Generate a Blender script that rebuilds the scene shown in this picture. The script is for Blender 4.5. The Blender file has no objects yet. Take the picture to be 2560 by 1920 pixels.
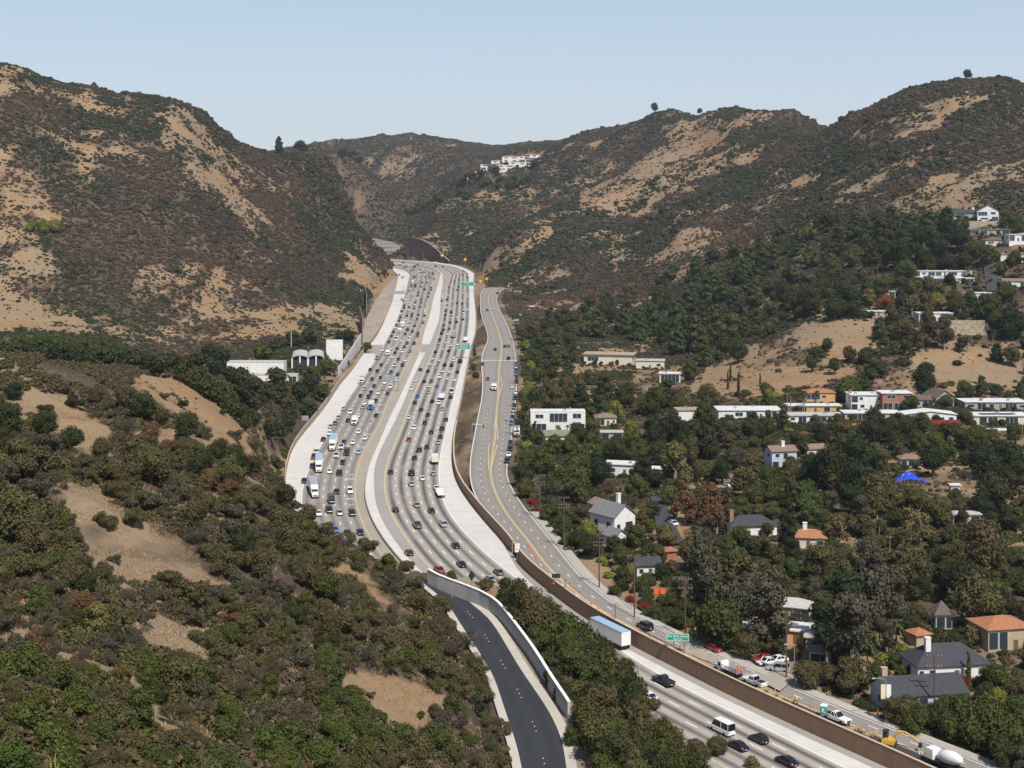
import bpy, math, random
import numpy as np
random.seed(7)
RNG = np.random.default_rng(7)
C = bpy.context.scene.collection
SC = bpy.context.scene
F, U0, V0, ZC = 3500.0, 1280.0, 520.0, 105.0   # focal length and horizon in photo pixels, eye height in metres
GR = 0.022857                                   # grade of the freeway

def at(u, v, y):
    return ((u-U0)*y/F, y, ZC-(v-V0)*y/F)
def proj(x, y, z):
    return U0+F*x/y, V0+F*(ZC-z)/y

# ---------------------------------------------------------------- mesh building
class MB:
    def __init__(s):
        s.v = []; s.f = []; s.m = []
    def add(s, vs, fs, mi=0):
        o = len(s.v); s.v += [tuple(p) for p in vs]
        for f in fs:
            s.f.append(tuple(i+o for i in f)); s.m.append(mi)
        return s
    def box(s, x0, x1, y0, y1, z0, z1, mi=0, taper=0, ty=None):
        t = taper; u = taper if ty is None else ty
        s.add([(x0,y0,z0),(x1,y0,z0),(x1,y1,z0),(x0,y1,z0),(x0+t,y0+u,z1),(x1-t,y0+u,z1),(x1-t,y1-u,z1),(x0+t,y1-u,z1)],
              [(3,2,1,0),(4,5,6,7),(0,1,5,4),(1,2,6,5),(2,3,7,6),(3,0,4,7)], mi)
        return s
    def obox(s, c, ax, ay, az, mi=0):
        c = np.array(c); ax, ay, az = map(np.array, (ax, ay, az))
        p = [c+a*ax+b*ay+d*az for d in (-1,1) for (a,b) in ((-1,-1),(1,-1),(1,1),(-1,1))]
        s.add(p, [(3,2,1,0),(4,5,6,7),(0,1,5,4),(1,2,6,5),(2,3,7,6),(3,0,4,7)], mi); return s
    def tube(s, pts, rad, n=6, mi=0, cap=True):
        pts = [np.array(p, float) for p in pts]
        if not hasattr(rad, '__len__'): rad = [rad]*len(pts)
        o = len(s.v)
        for i, p in enumerate(pts):
            d = pts[min(i+1, len(pts)-1)]-pts[max(i-1, 0)]
            d = d/(np.linalg.norm(d)+1e-9)
            a = np.cross(d, (0,0,1)) if abs(d[2]) < .9 else np.cross(d, (1,0,0))
            a = a/np.linalg.norm(a); b = np.cross(d, a)
            for k in range(n):
                t = 2*math.pi*k/n
                s.v.append(tuple(p+rad[i]*(a*math.cos(t)+b*math.sin(t))))
        for i in range(len(pts)-1):
            for k in range(n):
                s.f.append((o+i*n+k, o+i*n+(k+1)%n, o+(i+1)*n+(k+1)%n, o+(i+1)*n+k)); s.m.append(mi)
        if cap:
            s.f.append(tuple(o+k for k in range(n))[::-1]); s.m.append(mi)
            s.f.append(tuple(o+(len(pts)-1)*n+k for k in range(n))); s.m.append(mi)
        return s
    def disc(s, c, r, w, n=12, mi=0):     # a wheel: axle along x
        return s.tube([(c[0]-w/2,c[1],c[2]),(c[0]+w/2,c[1],c[2])], r, n, mi)
    def loft(s, secs, mi=0, cap=True):
        n = len(secs[0]); o = len(s.v)
        for q in secs: s.v += [tuple(p) for p in q]
        for i in range(len(secs)-1):
            for k in range(n):
                s.f.append((o+i*n+k, o+i*n+(k+1)%n, o+(i+1)*n+(k+1)%n, o+(i+1)*n+k)); s.m.append(mi)
        if cap:
            s.f.append(tuple(o+k for k in range(n))[::-1]); s.m.append(mi)
            s.f.append(tuple(o+(len(secs)-1)*n+k for k in range(n))); s.m.append(mi)
        return s
    def mesh(s, name, mats, smooth=False):
        me = bpy.data.meshes.new(name); me.from_pydata(s.v, [], s.f)
        for m in (mats if isinstance(mats, (list, tuple)) else [mats]): me.materials.append(m)
        me.polygons.foreach_set('material_index', s.m)
        if smooth: me.polygons.foreach_set('use_smooth', [True]*len(s.f))
        me.update(); return me
    def build(s, name, mats, parent=None, smooth=False, loc=None):
        return link(name, s.mesh(name, mats, smooth), parent, loc)

def link(name, me, parent=None, loc=None, rot=None, scale=None):
    o = bpy.data.objects.new(name, me); C.objects.link(o)
    if parent: o.parent = parent
    if loc is not None: o.location = loc
    if rot is not None: o.rotation_euler = rot
    if scale is not None: o.scale = scale
    return o
USED = {}
def tag(o, label, cat, group=None):
    o['label'] = label; o['category'] = cat
    if group: o['group'] = group
    USED[label] = o
    return o
def thing(name, label, cat, loc=(0,0,0), rz=0, group=None):
    o = link(name, None, None, loc, (0,0,rz)); o.empty_display_size = .1
    return tag(o, label, cat, group)
def structure(o, kind='structure'):
    o['kind'] = kind; return o

# ---------------------------------------------------------------- materials
def newmat(name):
    m = bpy.data.materials.new(name); m.use_nodes = True
    nt = m.node_tree; b = nt.nodes['Principled BSDF']
    return m, nt, b
def N(nt, t, **kw):
    n = nt.nodes.new(t)
    for k, v in kw.items(): setattr(n, k, v)
    return n
def mat(name, col, rough=.6, metal=0, noise=0, scale=1., col2=None, spec=.5, emit=None, bump=0, coat=0):
    m, nt, b = newmat(name)
    b.inputs['Base Color'].default_value = (*col, 1); b.inputs['Roughness'].default_value = rough
    b.inputs['Metallic'].default_value = metal; b.inputs['Specular IOR Level'].default_value = spec
    if coat: b.inputs['Coat Weight'].default_value = coat
    if noise or col2:
        tc = N(nt, 'ShaderNodeTexCoord'); no = N(nt, 'ShaderNodeTexNoise')
        no.inputs['Scale'].default_value = scale; no.inputs['Detail'].default_value = 5
        nt.links.new(tc.outputs['Object'], no.inputs['Vector'])
        mx = N(nt, 'ShaderNodeMix', data_type='RGBA')
        c2 = col2 or tuple(c*(1-noise) for c in col)
        mx.inputs[6].default_value = (*col, 1); mx.inputs[7].default_value = (*c2, 1)
        mr = N(nt, 'ShaderNodeMapRange'); mr.inputs[1].default_value = .35; mr.inputs[2].default_value = .65
        nt.links.new(no.outputs['Fac'], mr.inputs[0]); nt.links.new(mr.outputs[0], mx.inputs[0])
        nt.links.new(mx.outputs[2], b.inputs['Base Color'])
        if bump:
            bp = N(nt, 'ShaderNodeBump'); bp.inputs['Strength'].default_value = bump
            nt.links.new(no.outputs['Fac'], bp.inputs['Height']); nt.links.new(bp.outputs[0], b.inputs['Normal'])
    return m
def math_(nt, op, a, b=None, c=None):
    n = N(nt, 'ShaderNodeMath', operation=op)
    for i, x in enumerate((a, b, c)):
        if x is None: continue
        if isinstance(x, (int, float)): n.inputs[i].default_value = x
        else: nt.links.new(x, n.inputs[i])
    return n.outputs[0]
def mix_(nt, f, a, b):
    n = N(nt, 'ShaderNodeMix', data_type='RGBA')
    for i, x in ((0, f), (6, a), (7, b)):
        if isinstance(x, (int, float)): n.inputs[i].default_value = x
        elif isinstance(x, tuple): n.inputs[i].default_value = (*x, 1)
        else: nt.links.new(x, n.inputs[i])
    return n.outputs[2]
def noise_(nt, vec, scale, detail=5, rough=.55):
    n = N(nt, 'ShaderNodeTexNoise'); n.inputs['Scale'].default_value = scale
    n.inputs['Detail'].default_value = detail; n.inputs['Roughness'].default_value = rough
    if vec is not None: nt.links.new(vec, n.inputs['Vector'])
    return n.outputs['Fac']
def ramp_(nt, f, lo, hi):   # 0..1 between lo and hi (lo may exceed hi)
    n = N(nt, 'ShaderNodeMapRange'); n.inputs[1].default_value = lo; n.inputs[2].default_value = hi
    nt.links.new(f, n.inputs[0]); return n.outputs[0]

# ---------------------------------------------------------------- numpy value noise
_perm = RNG.permutation(4096)
_vals = RNG.random(4096)*2-1
def vnoise(x, y):
    xi = np.floor(x).astype(int); yi = np.floor(y).astype(int)
    fx = x-xi; fy = y-yi
    fx = fx*fx*fx*(fx*(fx*6-15)+10); fy = fy*fy*fy*(fy*(fy*6-15)+10)
    h = lambda a, b: _vals[_perm[(_perm[a & 4095]+b) & 4095]]
    return (h(xi,yi)*(1-fx)+h(xi+1,yi)*fx)*(1-fy)+(h(xi,yi+1)*(1-fx)+h(xi+1,yi+1)*fx)*fy
def fbm(x, y, oct=4, gain=.5):
    s = 0; a = 1; t = 0
    for i in range(oct):
        s = s+a*vnoise(x+17.3*i, y-9.1*i); t += a; a *= gain; x = x*2.03; y = y*2.03
    return s/t
def smooth(a, b, x):
    t = np.clip((x-a)/(b-a), 0, 1); return t*t*(3-2*t)
# ---------------------------------------------------------------- road lines, traced in photo pixels as u(v) on known planes
def T(s):
    q = [float(x) for x in s.replace(',', ' ').split()]
    return np.array(q).reshape(-1, 2)      # rows of (v, u)
LINES = {
 'A': T('690 994 700 995 721 989 750 982 762 978 804 960 816 956 846 939 866 922 881 912 895 900 925 883 960 850 1000 826 1019 813 1054 785 1091 752 1124 728 1156 720 1184 714 1206 713 1240 716 1280 727 1320 745 1360 773 1400 820 1440 880 1500 985 1560 1070 1620 1140 1700 1245 1800 1410 1920 1620 2100 1950'),
 'B': T('690 1023 700 1021 729 1013 757 1006 781 999 810 988 843 969 862 959 881 950 907 933 939 913 965 892 1011 861 1050 841 1082 821 1113 802 1148 785 1182 767 1230 752 1271 753 1320 765 1360 790 1400 830 1440 895 1500 1000 1560 1085 1620 1155 1700 1262 1800 1430 1920 1640 2100 1970'),
 'C': T('690 1086 710 1082 734 1076 757 1069 775 1066 804 1063 828 1051 861 1037 881 1029 916 1014 945 1001 975 985 1006 969 1043 956 1076 941 1108 919 1141 902 1163 894 1195 888 1234 885 1260 889 1295 900 1325 913 1354 930 1400 962 1440 1000 1500 1075 1560 1150 1620 1220 1700 1325 1800 1495 1920 1710 2100 2040'),
 'D': T('687 1100 706 1096 725 1090 737 1085 757 1080 775 1077 799 1071 828 1059 861 1053 881 1049 901 1039 930 1026 959 1013 988 1001 1006 991 1050 969 1098 950 1134 932 1169 918 1206 912 1239 908 1267 914 1300 926 1330 941 1354 958 1371 969 1388 985 1440 1030 1500 1102 1560 1178 1620 1248 1700 1350 1800 1522 1920 1738 2100 2070'),
 'E': T('687 1105 706 1108 725 1104 737 1101 757 1101 781 1100 804 1097 828 1087 862 1074 881 1065 901 1053 930 1039 959 1027 988 1016 1006 1010 1050 989 1093 967 1130 947 1169 934 1206 933 1250 937 1280 943 1310 958 1338 976 1356 991 1391 1013 1440 1062 1500 1132 1560 1208 1620 1278 1700 1380 1800 1553 1920 1770 2100 2105'),
 'F': T('690 1126 699 1123 722 1116 763 1112 785 1107 811 1102 855 1091 881 1081 910 1069 939 1056 966 1043 997 1030 1033 1016 1054 1010 1091 995 1126 980 1156 967 1184 960 1213 959 1245 963 1276 971 1300 984 1326 1002 1356 1021 1412 1065 1438 1091 1500 1165 1560 1244 1620 1314 1700 1419 1800 1595 1920 1815 2100 2150'),
 'G': T('689 1171 710 1174 757 1175 793 1175 828 1172 858 1168 878 1165 898 1159 927 1152 956 1144 985 1137 1022 1126 1058 1119 1098 1110 1134 1101 1173 1096 1208 1097 1243 1104 1271 1114 1301 1132 1332 1160 1356 1184 1380 1209 1412 1244 1432 1270 1500 1369 1560 1456 1620 1542 1666 1611 1719 1703 1790 1851 1865 2000 1920 2112 2100 2480'),
 'H': T('685 1185 710 1185 746 1186 775 1190 804 1191 833 1190 860 1180 887 1174 923 1167 959 1160 995 1154 1033 1145 1065 1138 1098 1132 1130 1131 1163 1132 1191 1136 1217 1147 1241 1162 1263 1180 1296 1205 1339 1244 1380 1285 1413 1288 1425 1302 1460 1352 1516 1417 1568 1490 1610 1568 1646 1640 1679 1705 1731 1803 1777 1900 1820 2000 1861 2079 1920 2222 2100 2590'),
}
# inside strip line between white shoulder and grey strip at the brown wall foot
def gauss(a, s):
    k = np.arange(-int(3*s)-1, int(3*s)+2); w = np.exp(-.5*(k/s)**2); w /= w.sum()
    p = len(k)//2
    ap = np.concatenate([2*a[0]-a[p:0:-1], a, 2*a[-1]-a[-2:-p-2:-1]])
    return np.convolve(ap, w, 'valid')
KFW = F*105.0
YS = np.exp(np.arange(math.log(225), math.log(KFW/(690-440)), .0125))
def fw_y(v): return KFW/(v-440.0)
def fw_xy(u, v):
    y = fw_y(v); return ((u-U0)*y/F, y, GR*y)
BEND = [((995,691),(1183,681)),((991,683),(1150,666)),((981,677),(1102,657.5)),((958,671),(1042,652)),((928,665),(986,648.5)),((888,659),(930,644)),((830,653),(868,640))]
LX = {}
for k, t in LINES.items():
    vv = 440+KFW/YS
    LX[k] = gauss(np.interp(vv, t[:,0], t[:,1]), 2.2)
FW = {}                                           # world polylines, one point per station
fr0 = {k: (LX[k][-1]-LX['A'][-1])/(LX['H'][-1]-LX['A'][-1]) for k in LX}
for k in LX:
    xs = (LX[k]-U0)*YS/F
    pts = [(x, y, GR*y) for x, y in zip(xs, YS)]
    FW[k] = pts
bendp = []
for (a, b) in BEND:
    pa = np.array([(a[0]-U0)*fw_y(a[1])/F, fw_y(a[1])]); pb = np.array([(b[0]-U0)*fw_y(b[1])/F, fw_y(b[1])])
    bendp.append((pa, pb))
for k in LX:
    sub = []
    for (pa, pb) in bendp:
        q = pa+(pb-pa)*fr0[k]; sub.append(q)
    base = np.array(FW[k])[:, :2]
    allp = np.vstack([base[-1], sub])
    # densify bend with Catmull-Rom
    P0 = np.vstack([base[-6], allp, allp[-1]*2-allp[-2]])
    out = []
    for i in range(1, len(P0)-2):
        for t in np.linspace(0, 1, 7)[:-1]:
            a, b, c, d = P0[i-1], P0[i], P0[i+1], P0[i+2]
            out.append(.5*((2*b)+(-a+c)*t+(2*a-5*b+4*c-d)*t*t+(-a+3*b-3*c+d)*t**3))
    out.append(P0[-2]); out = np.array(out)[1:]
    full = np.vstack([base, out])
    full[:,0] = gauss(full[:,0], 1.2); full[:,1] = gauss(full[:,1], 1.2)
    FW[k] = np.column_stack([full, GR*full[:,1]])
NST = len(FW['A'])
cA = (FW['A']+FW['H'])/2
SEGL = np.concatenate([[0], np.cumsum(np.linalg.norm(np.diff(cA[:,:2], axis=0), axis=1))])

# the boulevard on the bank above the freeway
SEP_L = T('715 1215 725 1205 735 1200 754 1200 772 1200 790 1202 812 1211 837 1219 851 1221 872 1208 900 1201 955 1206 1000 1203 1043 1193 1092 1184 1122 1178 1150 1174 1189 1172 1224 1178 1258 1195 1316 1244 1365 1294 1400 1318 1425 1348 1478 1417 1530 1500 1586 1598 1640 1705 1735 1900 1792 2019 1861 2198 1920 2338 2100 2720')
SEP_R = T('715 1275 725 1255 735 1246 754 1240 772 1249 790 1258 812 1269 837 1279 851 1284 872 1288 900 1292 955 1295 1000 1291 1043 1285 1092 1280 1122 1279 1150 1272 1189 1265 1224 1282 1258 1304 1316 1350 1365 1390 1425 1436 1485 1495 1532 1566 1586 1675 1631 1770 1690 1910 1756 2065 1822 2225 1890 2405 1920 2480 2100 2900')
SEP_Y = T('715 1255 725 1232 735 1222 745 1219 761 1221 775 1227 799 1235 826 1246 851 1254 880 1254 906 1250 943 1246 992 1246 1027 1241 1060 1240 1095 1238 1130 1232 1174 1225 1200 1227 1247 1244 1296 1273 1343 1314 1360 1328 1400 1353 1429 1379 1485 1440 1532 1510 1586 1612 1640 1722 1735 1940 1792 2070 1861 2260 1920 2400 2100 2790')
KSP = F*(105.0-2.6)
YP = np.exp(np.arange(math.log(220), math.log(KSP/(718-440)), .0125))
def ribbon_lines(tabs, K, ys, off, sg=2.0):
    out = []
    vv = 440+K/ys
    for t in tabs:
        u = gauss(np.interp(vv, t[:,0], t[:,1]), sg)
        out.append(np.column_stack([(u-U0)*ys/F, ys, GR*ys+off]))
    return out
SPL, SPR, SPY = ribbon_lines([SEP_L, SEP_R, SEP_Y], KSP, YP, 2.6)
# keep the boulevard clear of the freeway edge
hx = np.interp(YP, FW['H'][:len(YS),1], FW['H'][:len(YS),0])
SPL[:,0] = np.maximum(SPL[:,0], hx+.75)

# hillside drive with the white parapet (its own plane)
RA, RB = 19.05, .055
def rm_y(v): return F*(ZC-RA)/(v-V0+RB*F)
RM_L = T('1430 1020 1470 1075 1505 1120 1562 1152 1616 1190 1690 1236 1773 1262 1857 1291 1920 1306 2100 1330')
RM_R = T('1430 1100 1470 1140 1502 1160 1522 1203 1562 1236 1604 1260 1672 1300 1774 1371 1843 1405 1920 1416 2100 1440')
RM_P = T('1450 1050 1477 1078 1490 1130 1502 1182 1522 1229 1540 1243 1658 1330 1759 1390 1798 1420 1850 1445 1960 1470')   # parapet foot
YR = np.exp(np.arange(math.log(rm_y(2050)), math.log(rm_y(1445)), .012))
def rm_line(t, sg=1.5):
    vv = V0-RB*F+F*(ZC-RA)/YR
    u = gauss(np.interp(vv, t[:,0], t[:,1]), sg)
    return np.column_stack([(u-U0)*YR/F, YR, RA+RB*YR])
RML, RMR = rm_line(RM_L), rm_line(RM_R)
# freeway seen again beyond the bend
FAR = [((905,652),(945,640)),((915,640),(985,634)),((925,628),(1000,626)),((933,616),(1000,617)),((932,606),(985,607.5)),((915,600),(960,600.5)),((880,595),(920,594))]
FARL = np.array([[(a[0]-U0)*fw_y(a[1])/F, fw_y(a[1]), GR*fw_y(a[1])] for a, b in FAR])
FARR = np.array([[(b[0]-U0)*fw_y(b[1])/F, fw_y(b[1]), GR*fw_y(b[1])] for a, b in FAR])
ROADS = []      # (centre polyline, half width, blend distance)
def reg(L, R, blend, extra=0, bl2=None):
    c = (L+R)/2
    d = np.gradient(c[:,:2], axis=0); d /= np.linalg.norm(d, axis=1)[:,None]+1e-9
    n = np.column_stack([d[:,1], -d[:,0]])
    hw = np.abs(((R-L)[:,:2]*n).sum(1))/2+extra
    ROADS.append((c, n, hw, blend))
# ---------------------------------------------------------------- terrain: control points (u, y, v) in a thin plate spline over (u, log y)
def TP(s):
    q = [float(x) for x in s.replace(',', ' ').split()]
    return [tuple(q[i:i+3]) for i in range(0, len(q), 3)]
CP = TP('''
-600 45 2200  600 45 2300  1280 45 2700  2000 45 3500  2800 45 4200
-600 60 1900  0 75 1920  600 105 1920  1000 150 1920  1250 183 1920
-600 90 1600  0 100 1700  400 120 1700  800 160 1700  1100 205 1700  1225 214 1700
-600 120 1450 0 130 1500  400 160 1500  700 190 1500  1000 225 1500  1110 250 1500
-600 160 1300 0 160 1350  300 185 1350  600 220 1350  800 245 1360  890 258 1385
-600 220 1130 0 200 1200  300 230 1200  550 275 1200  690 300 1255 690 400 1225
0 240 1100  300 275 1100  550 330 1100  640 440 1100  690 505 1150
0 300 1000  100 340 950  -300 330 960  200 330 1010  340 400 945  500 400 1050  560 470 980  700 600 1000  640 520 1010
0 420 912  0 520 904  0 650 881  0 760 825  340 500 919  340 650 908  340 770 862  550 600 946  550 750 907  700 750 912
-600 500 900 -600 700 850
800 350 1400  900 330 1474  1000 330 1527  1000 268 1430
1330 190 1980 1420 190 2010 1500 215 1990 1400 240 1850 1500 260 1800 1300 270 1640 1150 285 1560 1350 300 1650
-600 900 600 -600 1100 330 -600 1250 150 -600 1500 200
0 900 650  0 1050 430  0 1200 250  0 1300 176  0 1450 230 0 1800 330
200 800 800 200 950 610 200 1100 420 200 1250 270 200 1340 215 200 1500 260
400 800 855  400 950 680  400 1100 480  400 1300 300  400 1400 238  400 1550 300
470 1420 278 560 1470 341
600 840 860  600 1000 720  600 1150 590  600 1350 450  600 1500 360  600 1700 430
700 880 840  700 1050 700  700 1300 540  700 1550 386  700 1750 470
800 1000 790 800 1200 680 800 1400 560 755 1590 384 805 1640 392 800 1850 450
860 1130 735 870 1400 615 870 1620 500 875 1700 455 870 1850 520
930 1300 690 930 1450 640 930 1640 592 930 1800 625
975 1500 652 975 1600 626 988 1560 645 960 1400 668
690 2550 386 750 2550 383 800 2550 386 870 2550 415 950 2550 470 1015 2600 540 600 2550 395 1005 2450 585 960 2450 590 900 2450 560
815 2900 440 930 2900 470
600 3200 390 700 3200 385 815 3200 383 870 3200 375 930 3200 378 1000 3200 358 1050 3200 352 1090 3200 360 1130 3200 368 1200 3200 378 1260 3200 360 1290 3200 358 1340 3200 362 1400 3200 362 1440 3200 352 1600 3200 360 2000 3200 380 2800 3200 400 -600 3200 360 0 3200 380
600 4500 440 1280 4500 440 2000 4500 440
1040 2700 470 1120 2700 440 1240 2700 425 1330 2700 400 1100 2500 520 1180 2500 490 1060 2400 560
1005 1880 590 1049 1950 546 1089 2020 520 1147 2120 485 1205 2220 448 1263 2300 420 1335 2400 398 1440 2450 350
1040 1800 597 1075 1780 612 1100 1760 630 1130 1720 655 1150 1850 600
1620 2300 303 1678 2250 289 1736 2150 293 1805 2000 281 1900 1900 278 1967 1800 287 2048 1650 310 2118 1550 272 2199 1430 231 2268 1390 208 2384 1370 202 2488 1360 205 2560 1350 237 2900 1300 260
2048 1900 350 2300 1700 280 2700 1650 330 1800 2300 340
1200 1480 690 1200 1700 640 1200 1850 590 1200 2000 530
1185 1450 688 1263 1540 590 1321 1620 560 1440 1720 512 1600 1820 430 1736 1960 347
1300 1850 580 1400 1950 520 1500 2000 470
1300 1250 745 1300 1400 690
1440 1000 815 1440 1200 740 1440 1400 640 1440 1850 530
1600 900 850 1600 1050 785 1600 1200 700 1600 1500 560
1800 700 935 1800 850 845 1800 1000 745 1800 1300 560 1800 1600 420 1800 1800 345
2050 600 1005 2050 650 930 2050 720 835 2050 800 755 2050 950 640 2050 1200 470 2050 1400 380
2300 560 1030 2300 650 925 2300 720 820 2300 800 700 2300 860 600 2300 950 515 2300 1100 400 2300 1250 290
2560 560 1050 2560 650 945 2560 720 820 2560 800 680 2560 850 590 2560 950 490 2560 1150 350
2900 560 1030 2900 800 660 2900 1000 450
1450 500 1150 1450 700 955 1400 900 839 1400 1100 775 1600 600 1033 1600 420 1265
2000 450 1197 2560 450 1185 2000 520 1095 2560 520 1085 2300 500 1105 1800 560 1065
1700 350 1445 2200 350 1440 2560 350 1430 2000 280 1715 2560 270 1750 2560 200 2200 2900 400 1250
''')
# valley floor along the roads
for i in range(0, len(YS), 6):
    y = YS[i]; v = 440+KFW/y
    for k in ('A', 'D', 'H'):
        if k == 'A' and y < 470: continue
        CP.append((LX[k][i], y, v))
for i in range(0, len(YP), 8):
    CP.append((U0+F*(SPR[i,0]+12)/YP[i], YP[i], 440+KSP/YP[i]))
for i in range(0, len(YR), 4):
    for L in (RML, RMR, RMR+[9.5,0,-1.5], RMR+[12.5,0,-7]):
        CP.append((U0+F*L[i,0]/L[i,1], L[i,1], V0+F*(ZC-L[i,2])/L[i,1]))
CP = np.array(CP)
SU, SL = 1/520., 2.6
def feat(u, y): return np.column_stack([np.asarray(u)*SU, np.log(y)*SL])
def kern(d2): return .5*d2*np.log(d2+1e-12)
XP = feat(CP[:,0], CP[:,1])
VAL = (CP[:,2]-V0)*CP[:,1]/F                 # depth below the eye, metres
VAL = VAL/np.sqrt(CP[:,1])
n_ = len(XP)
D2 = ((XP[:,None]-XP[None])**2).sum(-1)
M_ = np.zeros((n_+3, n_+3)); M_[:n_,:n_] = kern(D2)+np.eye(n_)*2e-3
M_[:n_,n_] = 1; M_[:n_,n_+1:] = XP; M_[n_,:n_] = 1; M_[n_+1:,:n_] = XP.T
SOL = np.linalg.solve(M_, np.concatenate([VAL, [0,0,0]]))
def base_z(u, y):
    u = np.asarray(u, float).ravel(); y = np.asarray(y, float).ravel()
    out = np.empty(len(u))
    for i in range(0, len(u), 20000):
        X = feat(u[i:i+20000], y[i:i+20000])
        d2 = ((X[:,None]-XP[None])**2).sum(-1)
        out[i:i+20000] = kern(d2)@SOL[:n_]+SOL[n_]+X@SOL[n_+1:]
    return ZC-out*np.sqrt(y)
reg(FW['A'], FW['H'], 9., .3); reg(SPL, SPR, 10., .2); reg(RML, RMR, 4., 2.6); reg(FARL, FARR, 55., 2)
LOT_L = np.array([fw_xy(u, v) for u, v in ((904,868),(906,840),(912,803),(935,757),(962,718),(986,695))]); _q = np.linspace(LOT_L[-1,1], LOT_L[0,1], 40)[::-1]; LOT_L = np.column_stack([np.interp(_q, LOT_L[:,1], LOT_L[:,0]), _q, GR*_q])
LOT_R = np.array([(np.interp(p[1], FW['A'][:len(YS),1], FW['A'][:len(YS),0]), p[1], p[2]) for p in LOT_L])
reg(LOT_L, LOT_R, 14., .5)
_i0 = len(YS)-10; _h = FW['H'][_i0:NST-6]; _d = np.gradient(_h[:,:2], axis=0); _d /= np.linalg.norm(_d, axis=1)[:,None]; _n = np.column_stack([_d[:,1], -_d[:,0], 0*_d[:,0]])
reg(_h-_n*22, _h+_n*7.0, 9., .0)
PADS = []       # level building pads: (x, y, z, radius)
def road_field(x, y):
    """lateral distance outside each road and its surface height"""
    res = []
    for (c, n, hw, bl) in ROADS:
        best = np.full(len(x), 1e9); idx = np.zeros(len(x), int)
        for i in range(0, len(x), 20000):
            sl = slice(i, i+20000)
            d = (x[sl,None]-c[None,:,0])**2+(y[sl,None]-c[None,:,1])**2
            j = d.argmin(1); idx[sl] = j; best[sl] = np.sqrt(d[np.arange(len(j)), j])
        lat = np.abs((x-c[idx,0])*n[idx,0]+(y-c[idx,1])*n[idx,1])
        along = np.abs(-(x-c[idx,0])*n[idx,1]+(y-c[idx,1])*n[idx,0])
        sp = np.linalg.norm(np.gradient(c[:,:2], axis=0), axis=1)[idx]
        d = lat-hw[idx]+np.maximum(0, along-sp)*1.0
        zc = c[idx,2] if c is not ROADS[0][0] else GR*y
        res.append((d, zc, bl))
    return res
def gully(x, y):
    w = np.clip(y/1300, .3, 1.2)
    wx = x+25*fbm(x/90, y/90, 2); wy = y+25*fbm(x/90+31, y/90, 2)
    return np.abs(fbm(wx/(170*w)+3, wy/(230*w), 4))**.8
def terrain_z(x, y, detail=True):
    x = np.asarray(x, float).ravel(); y = np.asarray(y, float).ravel()
    u = U0+F*x/y
    z = base_z(u, y)
    rf = road_field(x, y)
    if detail:
        rise = smooth(6, 60, z-GR*y)
        amp = rise*np.clip(y/1300, .12, 1.0)
        w = np.clip(y/1300, .3, 1.2)
        g = gully(x, y)
        z = z+amp*(36.*(.26-g)+5.0*fbm(x/42, y/42, 4))
        z = z+.35*fbm(x/6., y/6., 2)*smooth(0, 8, np.minimum(rf[0][0], rf[1][0]))
    for (px, py, pz, pr) in PADS:
        d = np.hypot(x-px, y-py); w = 1-smooth(pr, pr*1.8, d)
        z = z*(1-w)+pz*w
    d, zr, bl = rf[0]; e_ = np.where(y > 1560, 6.0, .5); w = 1-smooth(e_, e_+bl, d); z = z*(1-w)+(zr-.45-1.0*smooth(-4, -1, d)*(y < 620))*w
    dfw = d
    for k in (3, 4, 5): d, zr, bl = rf[k]; w = 1-smooth(.5, bl, d); z = z*(1-w)+(zr-.45)*w
    d, zr, bl = rf[1]; w = (1-smooth(.3, bl, d))*(dfw > 2.3); z = z*(1-w)+(zr-.4)*w
    d, zr, bl = rf[2]; w = (1-smooth(.3, bl, d)); z = z*(1-w)+(zr-.4)*w
    return z
def tz(x, y): return float(terrain_z([x], [y])[0])
# ---------------------------------------------------------------- ground sheet
TAN = []        # bare-soil patches: polygons in photo pixels limited to a depth range
def TPOLY(y0, y1, s): TAN.append((y0, y1, np.array([float(q) for q in s.replace(',', ' ').split()]).reshape(-1, 2)))
TPOLY(60, 480, '111 1202 232 1217 333 1293 403 1323 484 1384 565 1454 585 1484 504 1464 424 1434 373 1484 282 1434 232 1424 202 1384 192 1293')
TPOLY(60, 480, '333 1555 403 1535 484 1575 525 1605 444 1636 343 1621')
TPOLY(60, 480, '807 1404 867 1414 968 1484 1009 1535 968 1545 888 1464 817 1434')
TPOLY(60, 480, '827 1676 888 1691 1009 1701 1120 1737 1100 1767 1029 1827 968 1817 908 1747')
TPOLY(200, 560, '20 990 131 965 202 1010 272 1085 290 1141 202 1131 111 1071 40 1020')
TPOLY(200, 600, '313 950 424 940 504 980 605 1071 656 1141 645 1161 565 1121 484 1051 403 1020')
TPOLY(270, 440, '1425 1395 1452 1392 1530 1478 1610 1556 1685 1598 1655 1606 1560 1546 1478 1482')
TPOLY(640, 1100, '-200 715 0 715 120 760 230 800 200 830 0 835 -200 835')
TPOLY(640, 1300, '560 640 640 700 760 760 900 740 900 830 780 840 640 850 560 800 480 720')
TPOLY(900, 1700, '880 600 940 640 990 680 985 700 900 740 840 690')
TPOLY(900, 1500, '500 330 560 400 640 500 720 600 700 640 600 560 520 440')
TPOLY(1300, 2100, '1190 660 1230 610 1330 550 1400 540 1380 600 1300 660 1230 690')
TPOLY(1400, 2400, '1440 520 1500 440 1620 380 1730 330 1830 340 1960 350 1900 400 1760 450 1620 530 1520 560')
TPOLY(1000, 1700, '2040 340 2200 300 2330 250 2420 215 2480 240 2330 330 2140 370')
TPOLY(850, 1400, '1960 470 2050 440 2190 470 2180 500 2060 480 1980 510')
TPOLY(700, 1300, '2290 480 2350 440 2430 460 2440 520 2360 520 2250 550 2200 540')
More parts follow.
